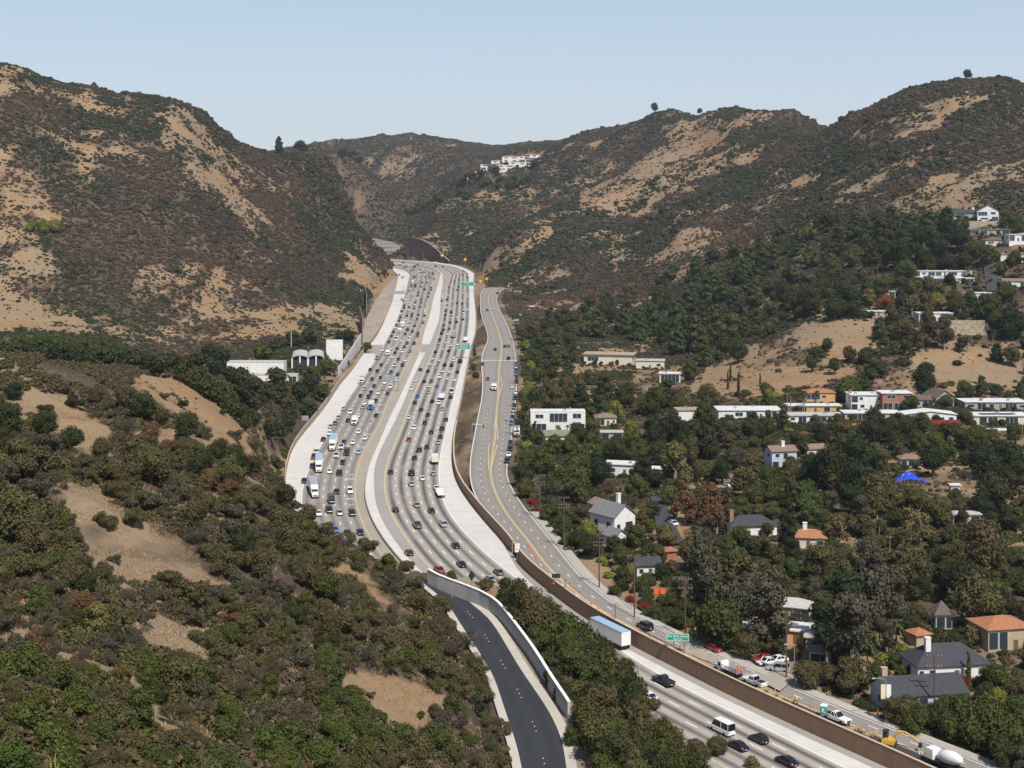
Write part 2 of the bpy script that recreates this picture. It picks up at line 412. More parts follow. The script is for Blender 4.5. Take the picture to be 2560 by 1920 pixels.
TPOLY(600, 1000, '1740 955 1800 905 1950 835 2080 800 2170 810 2180 860 2130 950 1990 980 1800 990 1720 985')
TPOLY(560, 900, '2180 960 2300 880 2420 850 2560 860 2560 960 2400 970 2240 1010')
TPOLY(1700, 2300, '1020 600 1090 560 1130 600 1120 650 1060 620')
def in_poly(u, v, P):
    c = np.zeros(len(u), bool); n = len(P); j = n-1
    for i in range(n):
        x0, y0 = P[i]; x1, y1 = P[j]
        m = ((y0 > v) != (y1 > v)) & (u < (x1-x0)*(v-y0)/(y1-y0+1e-9)+x0)
        c ^= m; j = i
    return c
def tan_mask(x, y, z):
    u = U0+F*x/y; v = V0+F*(ZC-z)/y
    m = np.zeros(len(u))
    for k in range(7):
        a = 2.4*k; r = 7+5*(k % 3)
        ju = u+r*math.cos(a)+34*fbm(u/60+k*.0, v/40, 3)+10*fbm(u/9+5*k, v/7, 2); jv = v+r*math.sin(a)*.7+22*fbm(u/70+40, v/45, 3)+7*fbm(u/9+70, v/7+3*k, 2)
        q = np.zeros(len(u), bool)
        for y0, y1, P in TAN: q |= in_poly(ju, jv, P) & (y > y0) & (y < y1)
        m += q
    return m/7
def bare_amount(x, y, z):
    """0 dense brush .. 1 bare soil"""
    n = fbm(x/34, y/50, 5, .68)+.35*fbm(x/260+9, y/260, 2)
    far = smooth(500, 800, y)
    b = .10+1.0*n+far*.6*(.20-gully(x, y))-.12*smooth(1700, 2300, y)
    return np.clip(b+(.60-.14*far)*tan_mask(x, y, z), 0, 1)
NR, NC = 450, 460
yy = np.exp(np.linspace(math.log(42), math.log(5200), NR))
uu = np.linspace(-1000, 3560, NC)
UG, YG = np.meshgrid(uu, yy)
XG = (UG-U0)*YG/F
def build_terrain():
    z = terrain_z(XG, YG)
    co = np.column_stack([XG.ravel(), YG.ravel(), z])
    # a strip of ground under and behind the viewpoint
    back = np.array([[(u-U0)*42/F*1.0+(u-U0)*k*.02, 42-k*26, co[j,2]+k*9] for k in (1,2,3) for j, u in enumerate(uu)])
    back = back.reshape(3, NC, 3)[::-1].reshape(-1, 3)
    co2 = np.vstack([back, co]); nr = NR+3
    idx = np.arange(nr*NC).reshape(nr, NC)
    f = np.stack([idx[:-1,:-1], idx[:-1,1:], idx[1:,1:], idx[1:,:-1]], -1).reshape(-1, 4)
    me = bpy.data.meshes.new('terrain')
    me.vertices.add(len(co2)); me.vertices.foreach_set('co', co2.ravel())
    me.loops.add(f.size); me.loops.foreach_set('vertex_index', f.ravel())
    me.polygons.add(len(f)); me.polygons.foreach_set('loop_start', np.arange(0, f.size, 4)); me.polygons.foreach_set('loop_total', np.full(len(f), 4))
    me.polygons.foreach_set('use_smooth', np.ones(len(f), bool))
    me.update()
    b = np.zeros(len(co2)); b[3*NC:] = bare_amount(co[:,0], co[:,1], co[:,2]); b[:3*NC] = .5
    a = me.attributes.new('bare', 'FLOAT', 'POINT'); a.data.foreach_set('value', b.astype(np.float32))
    return me, co
def ground_material():
    m, nt, b = newmat('dry_hillside')
    tc = N(nt, 'ShaderNodeTexCoord'); at_ = N(nt, 'ShaderNodeAttribute', attribute_name='bare')
    ob = tc.outputs['Object']
    n1 = noise_(nt, ob, .05, 6, .6); n2 = noise_(nt, ob, .9, 4, .6); n3 = noise_(nt, ob, .012, 4)
    soil = mix_(nt, ramp_(nt, n1, .35, .65), (.262,.160,.084), (.305,.206,.118))
    soil = mix_(nt, ramp_(nt, n3, .4, .62), soil, (.25,.185,.12))
    soil = mix_(nt, math_(nt, 'MULTIPLY', ramp_(nt, n2, .48, .72), .55), soil, (.20,.145,.09))
    brush = mix_(nt, ramp_(nt, n1, .4, .6), (.072,.053,.039), (.108,.076,.050))
    fac = ramp_(nt, math_(nt, 'ADD', at_.outputs['Fac'], math_(nt, 'MULTIPLY', math_(nt, 'SUBTRACT', n1, .5), .5)), .1, .42)
    col = mix_(nt, fac, brush, soil)
    nt.links.new(col, b.inputs['Base Color']); b.inputs['Roughness'].default_value = .95; b.inputs['Specular IOR Level'].default_value = .1
    bp = N(nt, 'ShaderNodeBump'); bp.inputs['Strength'].default_value = .5; bp.inputs['Distance'].default_value = .4
    nt.links.new(noise_(nt, ob, .6, 6, .65), bp.inputs['Height']); nt.links.new(bp.outputs[0], b.inputs['Normal'])
    return m
def make_ground():
    global TCO
    me, TCO = build_terrain(); me.materials.append(ground_material())
    return structure(link('terrain', me))

# ---------------------------------------------------------------- paved surfaces
def sheet(name, strips, mats, uvs=None, skirt=.6, lift=0.0):
    """strips: list of (left polyline, right polyline, material slot, (u0,u1))"""
    me = bpy.data.meshes.new(name); V = []; Fc = []; M = []; UV = []
    for (L, R, mi, (a, b), nsub) in strips:
        L = np.asarray(L); R = np.asarray(R); n = len(L)
        s = np.concatenate([[0], np.cumsum(np.linalg.norm(np.diff((L+R)[:,:2]/2, axis=0), axis=1))])
        o = len(V)
        for i in range(n):
            for k in range(nsub+1):
                t = k/nsub; p = L[i]*(1-t)+R[i]*t
                V.append((p[0], p[1], p[2]+lift))
        w = nsub+1
        for i in range(n-1):
            for k in range(nsub):
                Fc.append((o+i*w+k, o+i*w+k+1, o+(i+1)*w+k+1, o+(i+1)*w+k)); M.append(mi)
                ua = a+(b-a)*k/nsub; ub = a+(b-a)*(k+1)/nsub
                UV += [(ua, s[i]), (ub, s[i]), (ub, s[i+1]), (ua, s[i+1])]
    me.from_pydata(V, [], Fc); me.polygons.foreach_set('material_index', M)
    for m in mats: me.materials.append(m)
    uv = me.uv_layers.new(name='lane'); uv.data.foreach_set('uv', np.array(UV, np.float32).ravel())
    me.update(); return link(name, me)
def lane_mat(name, col, dark, wear=.6, joint=(.5,.47,.43), jstep=4.6, tint=0.0):
    m, nt, b = newmat(name)
    uv = N(nt, 'ShaderNodeUVMap', uv_map='lane'); sp = N(nt, 'ShaderNodeSeparateXYZ'); nt.links.new(uv.outputs[0], sp.inputs[0])
    tc = N(nt, 'ShaderNodeTexCoord'); ob = tc.outputs['Object']
    fr = math_(nt, 'FRACT', sp.outputs[0])
    d = math_(nt, 'ABSOLUTE', math_(nt, 'SUBTRACT', fr, .5))
    cv = N(nt, 'ShaderNodeCombineXYZ'); nt.links.new(math_(nt, 'FLOOR', sp.outputs[0]), cv.inputs[0]); nt.links.new(math_(nt, 'MULTIPLY', sp.outputs[1], .012), cv.inputs[1])
    ln = noise_(nt, cv.outputs[0], 1.7, 3)
    streak = math_(nt, 'MULTIPLY', ramp_(nt, d, .34, .05), math_(nt, 'MULTIPLY', ramp_(nt, ln, .12, .50), wear))
    n1 = noise_(nt, ob, .25, 6, .65); n2 = noise_(nt, ob, .03, 3)
    base = mix_(nt, ramp_(nt, n1, .3, .75), tuple(c*.92 for c in col), tuple(min(1, c*1.06) for c in col))
    base = mix_(nt, math_(nt, 'MULTIPLY', ramp_(nt, n2, .4, .65), .25), base, tuple(c*.72 for c in col))
    n3 = noise_(nt, ob, .11, 6, .7)
    base = mix_(nt, math_(nt, 'MULTIPLY', ramp_(nt, n3, .52, .70), .35), base, tuple(c*.70 for c in col))
    c = mix_(nt, streak, base, dark)
    if jstep:
        jf = math_(nt, 'FRACT', math_(nt, 'DIVIDE', sp.outputs[1], jstep))
        c = mix_(nt, math_(nt, 'MULTIPLY', math_(nt, 'LESS_THAN', jf, .035), .5), c, tuple(q*.6 for q in col))
    nt.links.new(c, b.inputs['Base Color']); b.inputs['Roughness'].default_value = .85; b.inputs['Specular IOR Level'].default_value = .25
    return m
def lerp(A, B, t): return A+(B-A)*t
def make_roads():
    G_old = lane_mat('grey_lane_concrete', (.325,.288,.25), (.115,.105,.095), .62, jstep=0)
    N_old = lane_mat('worn_lane_concrete', (.375,.338,.295), (.085,.077,.07), .92, jstep=0)
    W = lane_mat('pale_concrete', (.60,.57,.53), (.5,.5,.5), 0, jstep=9)
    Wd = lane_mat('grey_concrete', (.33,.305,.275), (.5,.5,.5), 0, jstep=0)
    Br = lane_mat('tan_shoulder', (.36,.31,.255), (.3,.25,.2), .0, jstep=0)
    A, B, Cc, D, E, Ff, G, H = [FW[k] for k in 'ABCDEFGH']
    n = len(YS)
    # grey strip along the brown wall foot, near part only
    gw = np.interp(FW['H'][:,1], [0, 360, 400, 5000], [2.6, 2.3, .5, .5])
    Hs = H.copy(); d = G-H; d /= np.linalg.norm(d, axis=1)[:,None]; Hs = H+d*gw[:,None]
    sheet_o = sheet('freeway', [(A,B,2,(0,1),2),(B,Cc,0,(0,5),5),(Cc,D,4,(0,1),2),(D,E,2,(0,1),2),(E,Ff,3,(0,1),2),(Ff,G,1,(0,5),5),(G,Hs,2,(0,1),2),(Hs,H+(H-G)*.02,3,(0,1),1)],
                    [G_old, N_old, W, Wd, Br])
    structure(sheet_o)
    t = np.linspace(0,1,9)
    fl = np.column_stack([np.interp(np.linspace(0,len(FARL)-1,40), np.arange(len(FARL)), FARL[:,k]) for k in range(3)])
    fr = np.column_stack([np.interp(np.linspace(0,len(FARR)-1,40), np.arange(len(FARR)), FARR[:,k]) for k in range(3)])
    structure(sheet('freeway_beyond', [(fl,fr,0,(0,8),8)], [lane_mat('far_lane_concrete', (.30,.285,.265), (.14,.13,.12), .8, jstep=0)]))
    # patches of older tan asphalt across the shoulder and the median
    def patch(a, b, v0, v1):
        ys_ = np.linspace(fw_y(v1), fw_y(v0), 6); g = lambda P_: np.column_stack([np.interp(ys_, P_[:len(YS),1], P_[:len(YS),0]), ys_, GR*ys_])
        return (g(a), g(b), 0, (0,1), 2)
    structure(sheet('old_asphalt_patch', [patch(A+[.6,0,0],B,862,884), patch(D+[.5,0,0],E,861,881)], [lane_mat('old_tan_asphalt', (.33,.285,.235), (.3,.25,.2), 0, jstep=2.4)], lift=.006))
    asp = lane_mat('boulevard_asphalt', (.275,.247,.218), (.18,.165,.15), .45, jstep=0)
    structure(sheet('boulevard', [(SPL,SPY,0,(0,3),3),(SPY,SPR,0,(0,3),3)], [asp]))
    # kerb and pavement right of the boulevard, near part
    i1 = int(np.searchsorted(SPR[:,1], 430))
    d = SPR-SPY; d /= np.linalg.norm(d, axis=1)[:,None]
    k0, k1, k2 = SPR+d*.02, SPR+d*.35, SPR+d*3.2
    up = np.array([0,0,.14])
    kb = MB()
    Lk = [k0[:i1], k0[:i1]+up, k1[:i1]+up, k1[:i1]]
    kb.loft([[Lk[j][i] for j in range(4)] for i in range(i1)])
    structure(kb.build('kerb', mat('kerb_concrete', (.42,.39,.35), .9, noise=.3, scale=.5)))
    structure(sheet('pavement', [(k1[:i1]+up*.9, k2[:i1]+up*.9, 0, (0,1), 1)], [lane_mat('pavement_concrete', (.43,.39,.34), (.3,.3,.3), 0, jstep=3)]))
    # dark new asphalt strip of the works lane
    m = (SPL[:,1] < 318)
    q0 = lerp(SPL, SPR, .03)[m]; q1 = lerp(SPL, SPR, .33)[m]
    structure(sheet('trench_asphalt_strip', [(q0,q1,0,(0,1),1)], [lane_mat('fresh_asphalt', (.055,.055,.06), (.04,.04,.04), .3, jstep=0)], lift=.012))
    # hillside drive
    dk = lane_mat('dark_drive_asphalt', (.040,.042,.05), (.028,.03,.035), .6, jstep=0)
    structure(sheet('hillside_drive', [(RML,RMR,0,(0,2),4)], [dk]))
    pc = lane_mat('gutter_concrete', (.50,.46,.39), (.3,.3,.3), 0, jstep=6)
    d = RMR-RML; d /= np.linalg.norm(d, axis=1)[:,None]
    structure(sheet('drive_gutter', [(RMR+d*.02, RMR+d*1.45+[0,0,.1], 0, (0,1), 1), (RML-d*1.3+[0,0,.12], RML-d*.02, 0, (0,1), 1)], [pc]))
    structure(sheet('gravel_verge', [(RMR+d*1.47+[0,0,.06], RMR+d*4.2+[0,0,.30], 0, (0,1), 1)], [mat('gravel', (.33,.26,.19), .95, noise=.45, scale=2.5)]))
    structure(sheet('dirt_lot', [(LOT_L, LOT_R-[.35,0,0], 0, (0,1), 6)], [mat('packed_dirt', (.36,.30,.235), .95, noise=.3, scale=.08)]))
def dashes(name, line, m, length=3.6, gap=11., width=.24, lift=.012, s0=0, s1=None, ymin=0, ymax=1e9):
    line = np.asarray(line); s = np.concatenate([[0], np.cumsum(np.linalg.norm(np.diff(line, axis=0), axis=1))])
    mb = MB(); t = s0
    while t+length < (s1 or s[-1]):
        p = [np.array([np.interp(t+q, s, line[:,k]) for k in range(3)]) for q in (0, length)]
        t += length+gap
        if not (ymin < p[0][1] < ymax): continue
        d = p[1]-p[0]; d /= np.linalg.norm(d); w = np.array([d[1], -d[0], 0])*width/2
        up = np.array([0,0,lift])
        mb.add([p[0]-w+up, p[0]+w+up, p[1]+w+up, p[1]-w+up], [(0,1,2,3)])
    return mb
def stripe(line, width=.25, lift=.012, i0=0, i1=None):
    line = np.asarray(line)[i0:i1]; d = np.gradient(line, axis=0); d /= np.linalg.norm(d, axis=1)[:,None]
    w = np.column_stack([d[:,1], -d[:,0], np.zeros(len(d))])*width/2; mb = MB(); up = np.array([0,0,lift])
    pts = [q for i in range(len(line)) for q in (line[i]-w[i]+up, line[i]+w[i]+up)]
    mb.add(pts, [(2*i, 2*i+1, 2*i+3, 2*i+2) for i in range(len(line)-1)]); return mb
def join(mbs):
    r = MB()
    for m in mbs: r.add(m.v, m.f)
    return r
def make_markings():
    wp = mat('white_road_paint', (.78,.77,.73), .6); yp = mat('yellow_road_paint', (.62,.46,.20), .6)
    A, B, Cc, D, E, Ff, G, H = [FW[k] for k in 'ABCDEFGH']
    ls = []
    for k in range(1, 5):
        ls.append(dashes('', lerp(Ff, G, k/5), wp, 3.7, 8.5, .26))
        ls.append(dashes('', lerp(B, Cc, k/5), wp, 3.7, 8.5, .26))
    ls += [stripe(lerp(Ff,G,1.0), .28), stripe(lerp(B,Cc,0.0), .22)]
    for t in (.905,): ls.append(dashes('', lerp(B, Cc, t), wp, .01, 400))
    # diamonds and carpool words on the inner southbound lane
    mid = lerp(B, Cc, .9)
    s = np.concatenate([[0], np.cumsum(np.linalg.norm(np.diff(mid, axis=0), axis=1))])
    dm = MB()
    for (v, kind) in ((1186,'d'),(1197,'w'),(1247,'w'),(1261,'d'),(1117,'w'),(1085,'w'),(1012,'w'),(1030,'w')):
        y = fw_y(v); x = np.interp(y, mid[:,1], mid[:,0]); z = GR*y+.014
        if kind == 'd':
            for sx in (-1, 1):
                for sy in (-1, 1):
                    dm.add([(x+sx*.75,y,z),(x,y+sy*1.9,z),(x,y+sy*1.5,z),(x+sx*.5,y,z)], [(0,1,2,3)])
        else:
            for k in range(7):
                dm.add([(x-1.5+k*.43,y-1.0,z),(x-1.27+k*.43,y-1.0,z),(x-1.27+k*.43,y+1.0,z),(x-1.5+k*.43,y+1.0,z)], [(0,1,2,3)])
    structure(join(ls+[dm]).build('freeway_lane_marking', wp))
    structure(join([stripe(Ff, .34, .014), stripe(Cc, .26, .014)]).build('freeway_edge_line', yp))
    bl = []
    for L, R, n in ((SPL, SPY, 2), (SPY, SPR, 2)):
        bl.append(dashes('', lerp(L, R, .5), wp, 2.4, 7, .22))
    bl.append(stripe(lerp(SPL,SPR,.02), .22)); bl.append(stripe(lerp(SPL,SPR,.975), .2))
    # crossing near the far end of the boulevard
    y = KSP/(901-440); xl = np.interp(y, SPL[:,1], SPL[:,0]); xr = np.interp(y, SPR[:,1], SPR[:,0])
    cr = MB(); k = 0
    while xl+1+k*1.3 < xr-.5:
        cr.add([(xl+1+k*1.3, y-1.6, GR*y+2.614), (xl+1.7+k*1.3, y-1.6, GR*y+2.614), (xl+1.7+k*1.3, y+1.6, GR*(y)+2.65), (xl+1+k*1.3, y+1.6, GR*y+2.65)], [(0,1,2,3)]); k += 1
    bl.append(cr)
    structure(join(bl).build('boulevard_lane_marking', wp))
    def ypts(s): t = T(s); return np.array([((u-U0)*(KSP/(v-440))/F, KSP/(v-440), GR*KSP/(v-440)+2.6) for v, u in t])
    jl = [stripe(SPY-np.array([.2,0,0]), .22, .014), stripe(SPY+np.array([.2,0,0]), .22, .014),
          stripe(ypts('1174 1222 1150 1221 1114 1222 1108 1226'), .3, .016), stripe(ypts('1174 1227 1150 1233 1112 1243'), .3, .016), stripe(ypts('1070 1234 1055 1238 1040 1241'), .3, .016),
          stripe(ypts('1100 1244 1070 1244 1052 1240'), .3, .016), stripe(ypts('990 1247 975 1252 960 1256 940 1252'), .3, .016)]
    structure(join(jl).build('boulevard_centre_line', yp))
    # raised reflective dots along the drive
    c = lerp(RML, RMR, .52); s = np.concatenate([[0], np.cumsum(np.linalg.norm(np.diff(c, axis=0), axis=1))])
    db = MB(); t = 2
    while t < s[-1]:
        for q in (0, 1.6, 3.2):
            p = [np.interp(t+q, s, c[:,k]) for k in range(3)]
            db.box(p[0]-.09, p[0]+.09, p[1]-.09, p[1]+.09, p[2], p[2]+.05, 0, .03)
        t += 12
    structure(db.build('drive_reflector_dots', mat('amber_dot', (.75,.55,.15), .5)))
# ---------------------------------------------------------------- plants
def leaf_mat(name, c1, c2, rough=.75, trans=.0):
    m, nt, b = newmat(name)
    tc = N(nt, 'ShaderNodeTexCoord'); oi = N(nt, 'ShaderNodeObjectInfo'); ge = N(nt, 'ShaderNodeNewGeometry')
    n1 = noise_(nt, tc.outputs['Object'], 2.2, 3)
    c = mix_(nt, ramp_(nt, n1, .36, .64), c1, c2)
    hs = N(nt, 'ShaderNodeHueSaturation')
    nt.links.new(c, hs.inputs['Color'])
    nt.links.new(math_(nt, 'ADD', math_(nt, 'MULTIPLY', ge.outputs['Random Per Island'], .5), .76), hs.inputs['Value'])
    nt.links.new(math_(nt, 'ADD', math_(nt, 'MULTIPLY', oi.outputs['Random'], .05), .475), hs.inputs['Hue'])
    nt.links.new(hs.outputs[0], b.inputs['Base Color'])
    b.inputs['Roughness'].default_value = rough; b.inputs['Specular IOR Level'].default_value = .06
    return m
LM = {
 'dark':   leaf_mat('dark_green_leaf', (.036,.042,.016), (.053,.057,.021)),
 'mid':    leaf_mat('mid_green_leaf', (.052,.062,.018), (.074,.082,.024)),
 'bright': leaf_mat('bright_green_leaf', (.056,.070,.018), (.078,.094,.025)),
 'lime':   leaf_mat('lime_green_leaf', (.14,.155,.028), (.19,.19,.04)),
 'olive':  leaf_mat('olive_leaf', (.072,.065,.027), (.098,.085,.036)),
 'grey':   leaf_mat('grey_green_leaf', (.066,.060,.038), (.088,.078,.050)),
 'brown':  leaf_mat('dry_brown_leaf', (.080,.062,.038), (.110,.086,.052)),
 'rust':   leaf_mat('rusty_brown_leaf', (.105,.060,.028), (.135,.082,.040)),
 'gold':   leaf_mat('golden_brown_leaf', (.115,.090,.036), (.150,.118,.048)),
 'red':    leaf_mat('red_leaf', (.19,.042,.028), (.24,.068,.036)),
 'magenta':leaf_mat('crimson_blossom', (.16,.018,.03), (.21,.03,.042)),
 'pine':   leaf_mat('pine_needle', (.048,.060,.024), (.070,.082,.032)),
 'deep':   leaf_mat('deep_green_leaf', (.024,.031,.014), (.036,.044,.019)),
}
BARK = mat('bark', (.16,.12,.09), .9, noise=.4, scale=3)
PALEBARK = mat('pale_bark', (.33,.28,.22), .9, noise=.35, scale=2)
GREYWOOD = mat('weathered_wood', (.17,.14,.115), .9, noise=.3, scale=2)
def ico(sub=1):
    t = (1+5**.5)/2
    v = [(-1,t,0),(1,t,0),(-1,-t,0),(1,-t,0),(0,-1,t),(0,1,t),(0,-1,-t),(0,1,-t),(t,0,-1),(t,0,1),(-t,0,-1),(-t,0,1)]
    f = [(0,11,5),(0,5,1),(0,1,7),(0,7,10),(0,10,11),(1,5,9),(5,11,4),(11,10,2),(10,7,6),(7,1,8),(3,9,4),(3,4,2),(3,2,6),(3,6,8),(3,8,9),(4,9,5),(2,4,11),(6,2,10),(8,6,7),(9,8,1)]
    v = [np.array(p)/np.linalg.norm(p) for p in v]
    for _ in range(sub):
        nf = []; c = {}
        def mid(a, b):
            k = (min(a,b), max(a,b))
            if k not in c:
                p = v[a]+v[b]; v.append(p/np.linalg.norm(p)); c[k] = len(v)-1
            return c[k]
        for a, b, d in f:
            x, y, z = mid(a,b), mid(b,d), mid(d,a); nf += [(a,x,z),(b,y,x),(d,z,y),(x,y,z)]
        f = nf
    return np.array(v), f
ICO1 = ico(1); ICO0 = ico(0)
def crown_mesh(name, blobs, nleaf, size, rg, flat=1.0, core=.64, up=.15, thin=1.0, sub=1):
    """blobs: rows (x,y,z,rx,rz); leaf faces spread through the outer shell of every blob round a dark inner core"""
    blobs = np.array(blobs, float)
    V = []; Fc = []
    if core:
        iv, jf = ICO1 if sub else ICO0
        for x, y, z, r, rz in blobs:
            o = len(V); s = core*(1+rg.normal(0, .10, (len(iv), 1)))
            V += [tuple(p) for p in iv*s*[r, r, rz]+[x, y, z]]; Fc += [tuple(i+o for i in t) for t in jf]
    area = blobs[:,3]**2; cnt = np.maximum(4, (nleaf*area/area.sum())).astype(int)
    P = []; D = []
    for (x, y, z, r, rz), n in zip(blobs, cnt):
        d = rg.normal(size=(n, 3)); d[:,2] += up; d /= np.linalg.norm(d, axis=1)[:,None]
        rad = rg.uniform(.55, 1.18, (n, 1))**.8
        P.append(d*rad*[r, r, rz]+[x, y, z]); D.append(d)
    P = np.vstack(P); D = np.vstack(D)
    nn = D+rg.normal(0, .62, D.shape); nn[:,2] += .25; nn /= np.linalg.norm(nn, axis=1)[:,None]
    a = np.cross(nn, rg.normal(size=nn.shape)); a /= np.linalg.norm(a, axis=1)[:,None]; b = np.cross(nn, a)
    s = size*rg.uniform(.6, 1.45, (len(P), 1)); a = a*s; b = b*s*thin*rg.uniform(.5, .9, (len(P), 1))
    Q = np.stack([P-a*.9, P-b+nn*s*.15, P+a, P+b+nn*s*.15], 1).reshape(-1, 3)
    o = len(V); nV = np.vstack([np.array(V).reshape(-1, 3), Q]) if V else Q
    me = bpy.data.meshes.new(name)
    nq = len(P); nt3 = len(Fc)
    me.vertices.add(len(nV)); me.vertices.foreach_set('co', nV.ravel())
    li = np.concatenate([np.array(Fc, int).ravel() if nt3 else np.zeros(0, int), o+np.arange(nq*4)])
    me.loops.add(len(li)); me.loops.foreach_set('vertex_index', li)
    me.polygons.add(nt3+nq)
    me.polygons.foreach_set('loop_start', np.concatenate([np.arange(nt3)*3, nt3*3+np.arange(nq)*4]))
    me.polygons.foreach_set('loop_total', np.concatenate([np.full(nt3, 3), np.full(nq, 4)]))
    me.update(); me.materials.append(LM['mid']); return me
def blobs_round(rg, n, w=1., h0=.55, h1=1.5, rr=(.34,.52)):
    out = []
    for i in range(n):
        a = rg.uniform(0, 6.28); q = rg.uniform(0, 1)**.5*.62*w; t = rg.uniform(0, 1)
        z = h0+(h1-h0)*t; k = 1-.55*max(0, t-.35)/.65
        r = rg.uniform(*rr)
        out.append((math.cos(a)*q*k, math.sin(a)*q*k, z, r, r*.82))
    return out
def trunk_mesh(name, rg, h, r, limbs=4, spread=.5, lean=.06, multi=1, mt=None):
    mb = MB()
    for k in range(multi):
        a0 = rg.uniform(0, 6.28); l = lean if multi == 1 else .28
        pts = [np.array([0, 0, -.25]) if multi == 1 else np.array([math.cos(a0)*.08, math.sin(a0)*.08, -.25])]
        for i in range(1, 5):
            t = i/4; pts.append(np.array([math.cos(a0)*l*t*t*1.6+rg.normal(0, .02), math.sin(a0)*l*t*t*1.6+rg.normal(0, .02), h*t]))
        mb.tube(pts, [r*(1.25-.75*i/4)/multi**.4 for i in range(5)], 6)
        for j in range(limbs):
            b = pts[2+rg.integers(0, 3)]; a = rg.uniform(0, 6.28)
            e = b+np.array([math.cos(a)*spread, math.sin(a)*spread, rg.uniform(.25, .6)]); m_ = (b+e)/2+np.array([0, 0, -.05])+rg.normal(0, .04, 3)
            mb.tube([b, m_, e], [r*.5, r*.32, r*.1], 5)
    return mb.mesh(name, mt or BARK)
PL = {}
def make_plant_meshes():
    rg = np.random.default_rng(11)
    def reg_(k, crown, trunk): PL.setdefault(k, []).append((crown, trunk))
    for i in range(4):
        reg_('oak', crown_mesh('oak_crown', blobs_round(rg, 17), 5200, .050, rg), trunk_mesh('oak_trunk', rg, .9, .085))
    for i in range(3):
        reg_('oak_far', crown_mesh('oak_crown', blobs_round(rg, 11, rr=(.36,.55)), 1100, .095, rg), trunk_mesh('oak_trunk', rg, .9, .085, 2))
    for i in range(3):
        reg_('broad', crown_mesh('broad_crown', blobs_round(rg, 20, 1.05, .45, 1.25, (.30,.46)), 5800, .048, rg), trunk_mesh('broad_trunk', rg, .7, .08))
    for i in range(4):      # loose multi-stemmed slope shrub with gaps
        bl = []
        for k in range(13):
            a = rg.uniform(0, 6.28); q = rg.uniform(.25, .85); z = rg.uniform(.45, 1.1)-.15*q
            r = rg.uniform(.20, .36); bl.append((math.cos(a)*q, math.sin(a)*q, z, r, r*.75))
        reg_('shrub', crown_mesh('shrub_crown', bl, 5200, .041, rg, core=.55), trunk_mesh('shrub_trunk', rg, .55, .05, 4, .55, multi=3))
    for i in range(3):      # sparse dry shrub, mostly twigs
        bl = []
        for k in range(14):
            a = rg.uniform(0, 6.28); q = rg.uniform(.2, .85); z = rg.uniform(.35, 1.15)-.1*q
            r = rg.uniform(.18, .34); bl.append((math.cos(a)*q, math.sin(a)*q, z, r, r*.8))
        reg_('dry', crown_mesh('dry_crown', bl, 5600, .038, rg, core=0, thin=.34), trunk_mesh('dry_trunk', rg, .6, .045, 7, .6, multi=3, mt=GREYWOOD))
    for i in range(3):      # eucalyptus: tall, irregular stacked clumps
        bl = []
        for k in range(20):
            t = rg.uniform(0, 1); a = rg.uniform(0, 6.28); q = rg.uniform(.1, .62)*(1-.45*abs(t-.4))
            r = rg.uniform(.24, .42); bl.append((math.cos(a)*q, math.sin(a)*q, .75+2.3*t, r, r*1.15))
        reg_('eucalyptus', crown_mesh('eucalyptus_crown', bl, 4200, .062, rg, core=.7), trunk_mesh('eucalyptus_trunk', rg, 2.2, .075, 6, .45, mt=PALEBARK))
    for i in range(3):      # loose pine
        bl = []
        for k in range(16):
            t = (k+.5)/16; a = k*2.4+rg.uniform(-.4, .4); q = rg.uniform(.25, .6)*(1-.6*t)
            r = (.46-.22*t)*rg.uniform(.8, 1.15); bl.append((math.cos(a)*q, math.sin(a)*q, .35+1.75*t, r, r*.72))
        reg_('pine', crown_mesh('pine_crown', bl, 2600, .062, rg, core=.72), trunk_mesh('pine_trunk', rg, 1.4, .06, 3, .4))
    for i in range(2):      # narrow cypress
        bl = [(rg.normal(0, .06), rg.normal(0, .06), .3+k*.42, .34*(1-.55*(k/11)**2)+.02, .45) for k in range(12)]
        reg_('cypress', crown_mesh('cypress_crown', bl, 1700, .075, rg, core=.85), trunk_mesh('cypress_trunk', rg, .8, .07, 0))
    for i in range(2):      # tall tapering conifer
        bl = []
        for k in range(30):
            t = k/30; a = k*2.4; q = .72*(1-t)**.9*rg.uniform(.6, 1)
            r = .36*(1-t)+.07; bl.append((math.cos(a)*q, math.sin(a)*q, .35+3.7*t, r, r*.62))
        reg_('conifer', crown_mesh('conifer_crown', bl, 4600, .060, rg, core=.7, up=-.1), trunk_mesh('conifer_trunk', rg, 3.6, .08, 0))
    for i in range(2):      # sycamore: thin crown with pale limbs showing
        bl = blobs_round(rg, 24, 1.15, .5, 1.7, (.2,.34))
        reg_('sycamore', crown_mesh('sycamore_crown', bl, 3800, .055, rg, core=.35), trunk_mesh('sycamore_trunk', rg, 1.2, .075, 9, .6, mt=PALEBARK))
    for i in range(2):      # low bush
        bl = [(rg.uniform(-.5,.5), rg.uniform(-.5,.5), rg.uniform(.25,.55), rg.uniform(.35,.5), rg.uniform(.3,.42)) for k in range(8)]
        reg_('bush', crown_mesh('bush_crown', bl, 1500, .075, rg), trunk_mesh('bush_trunk', rg, .35, .05, 3, .3))
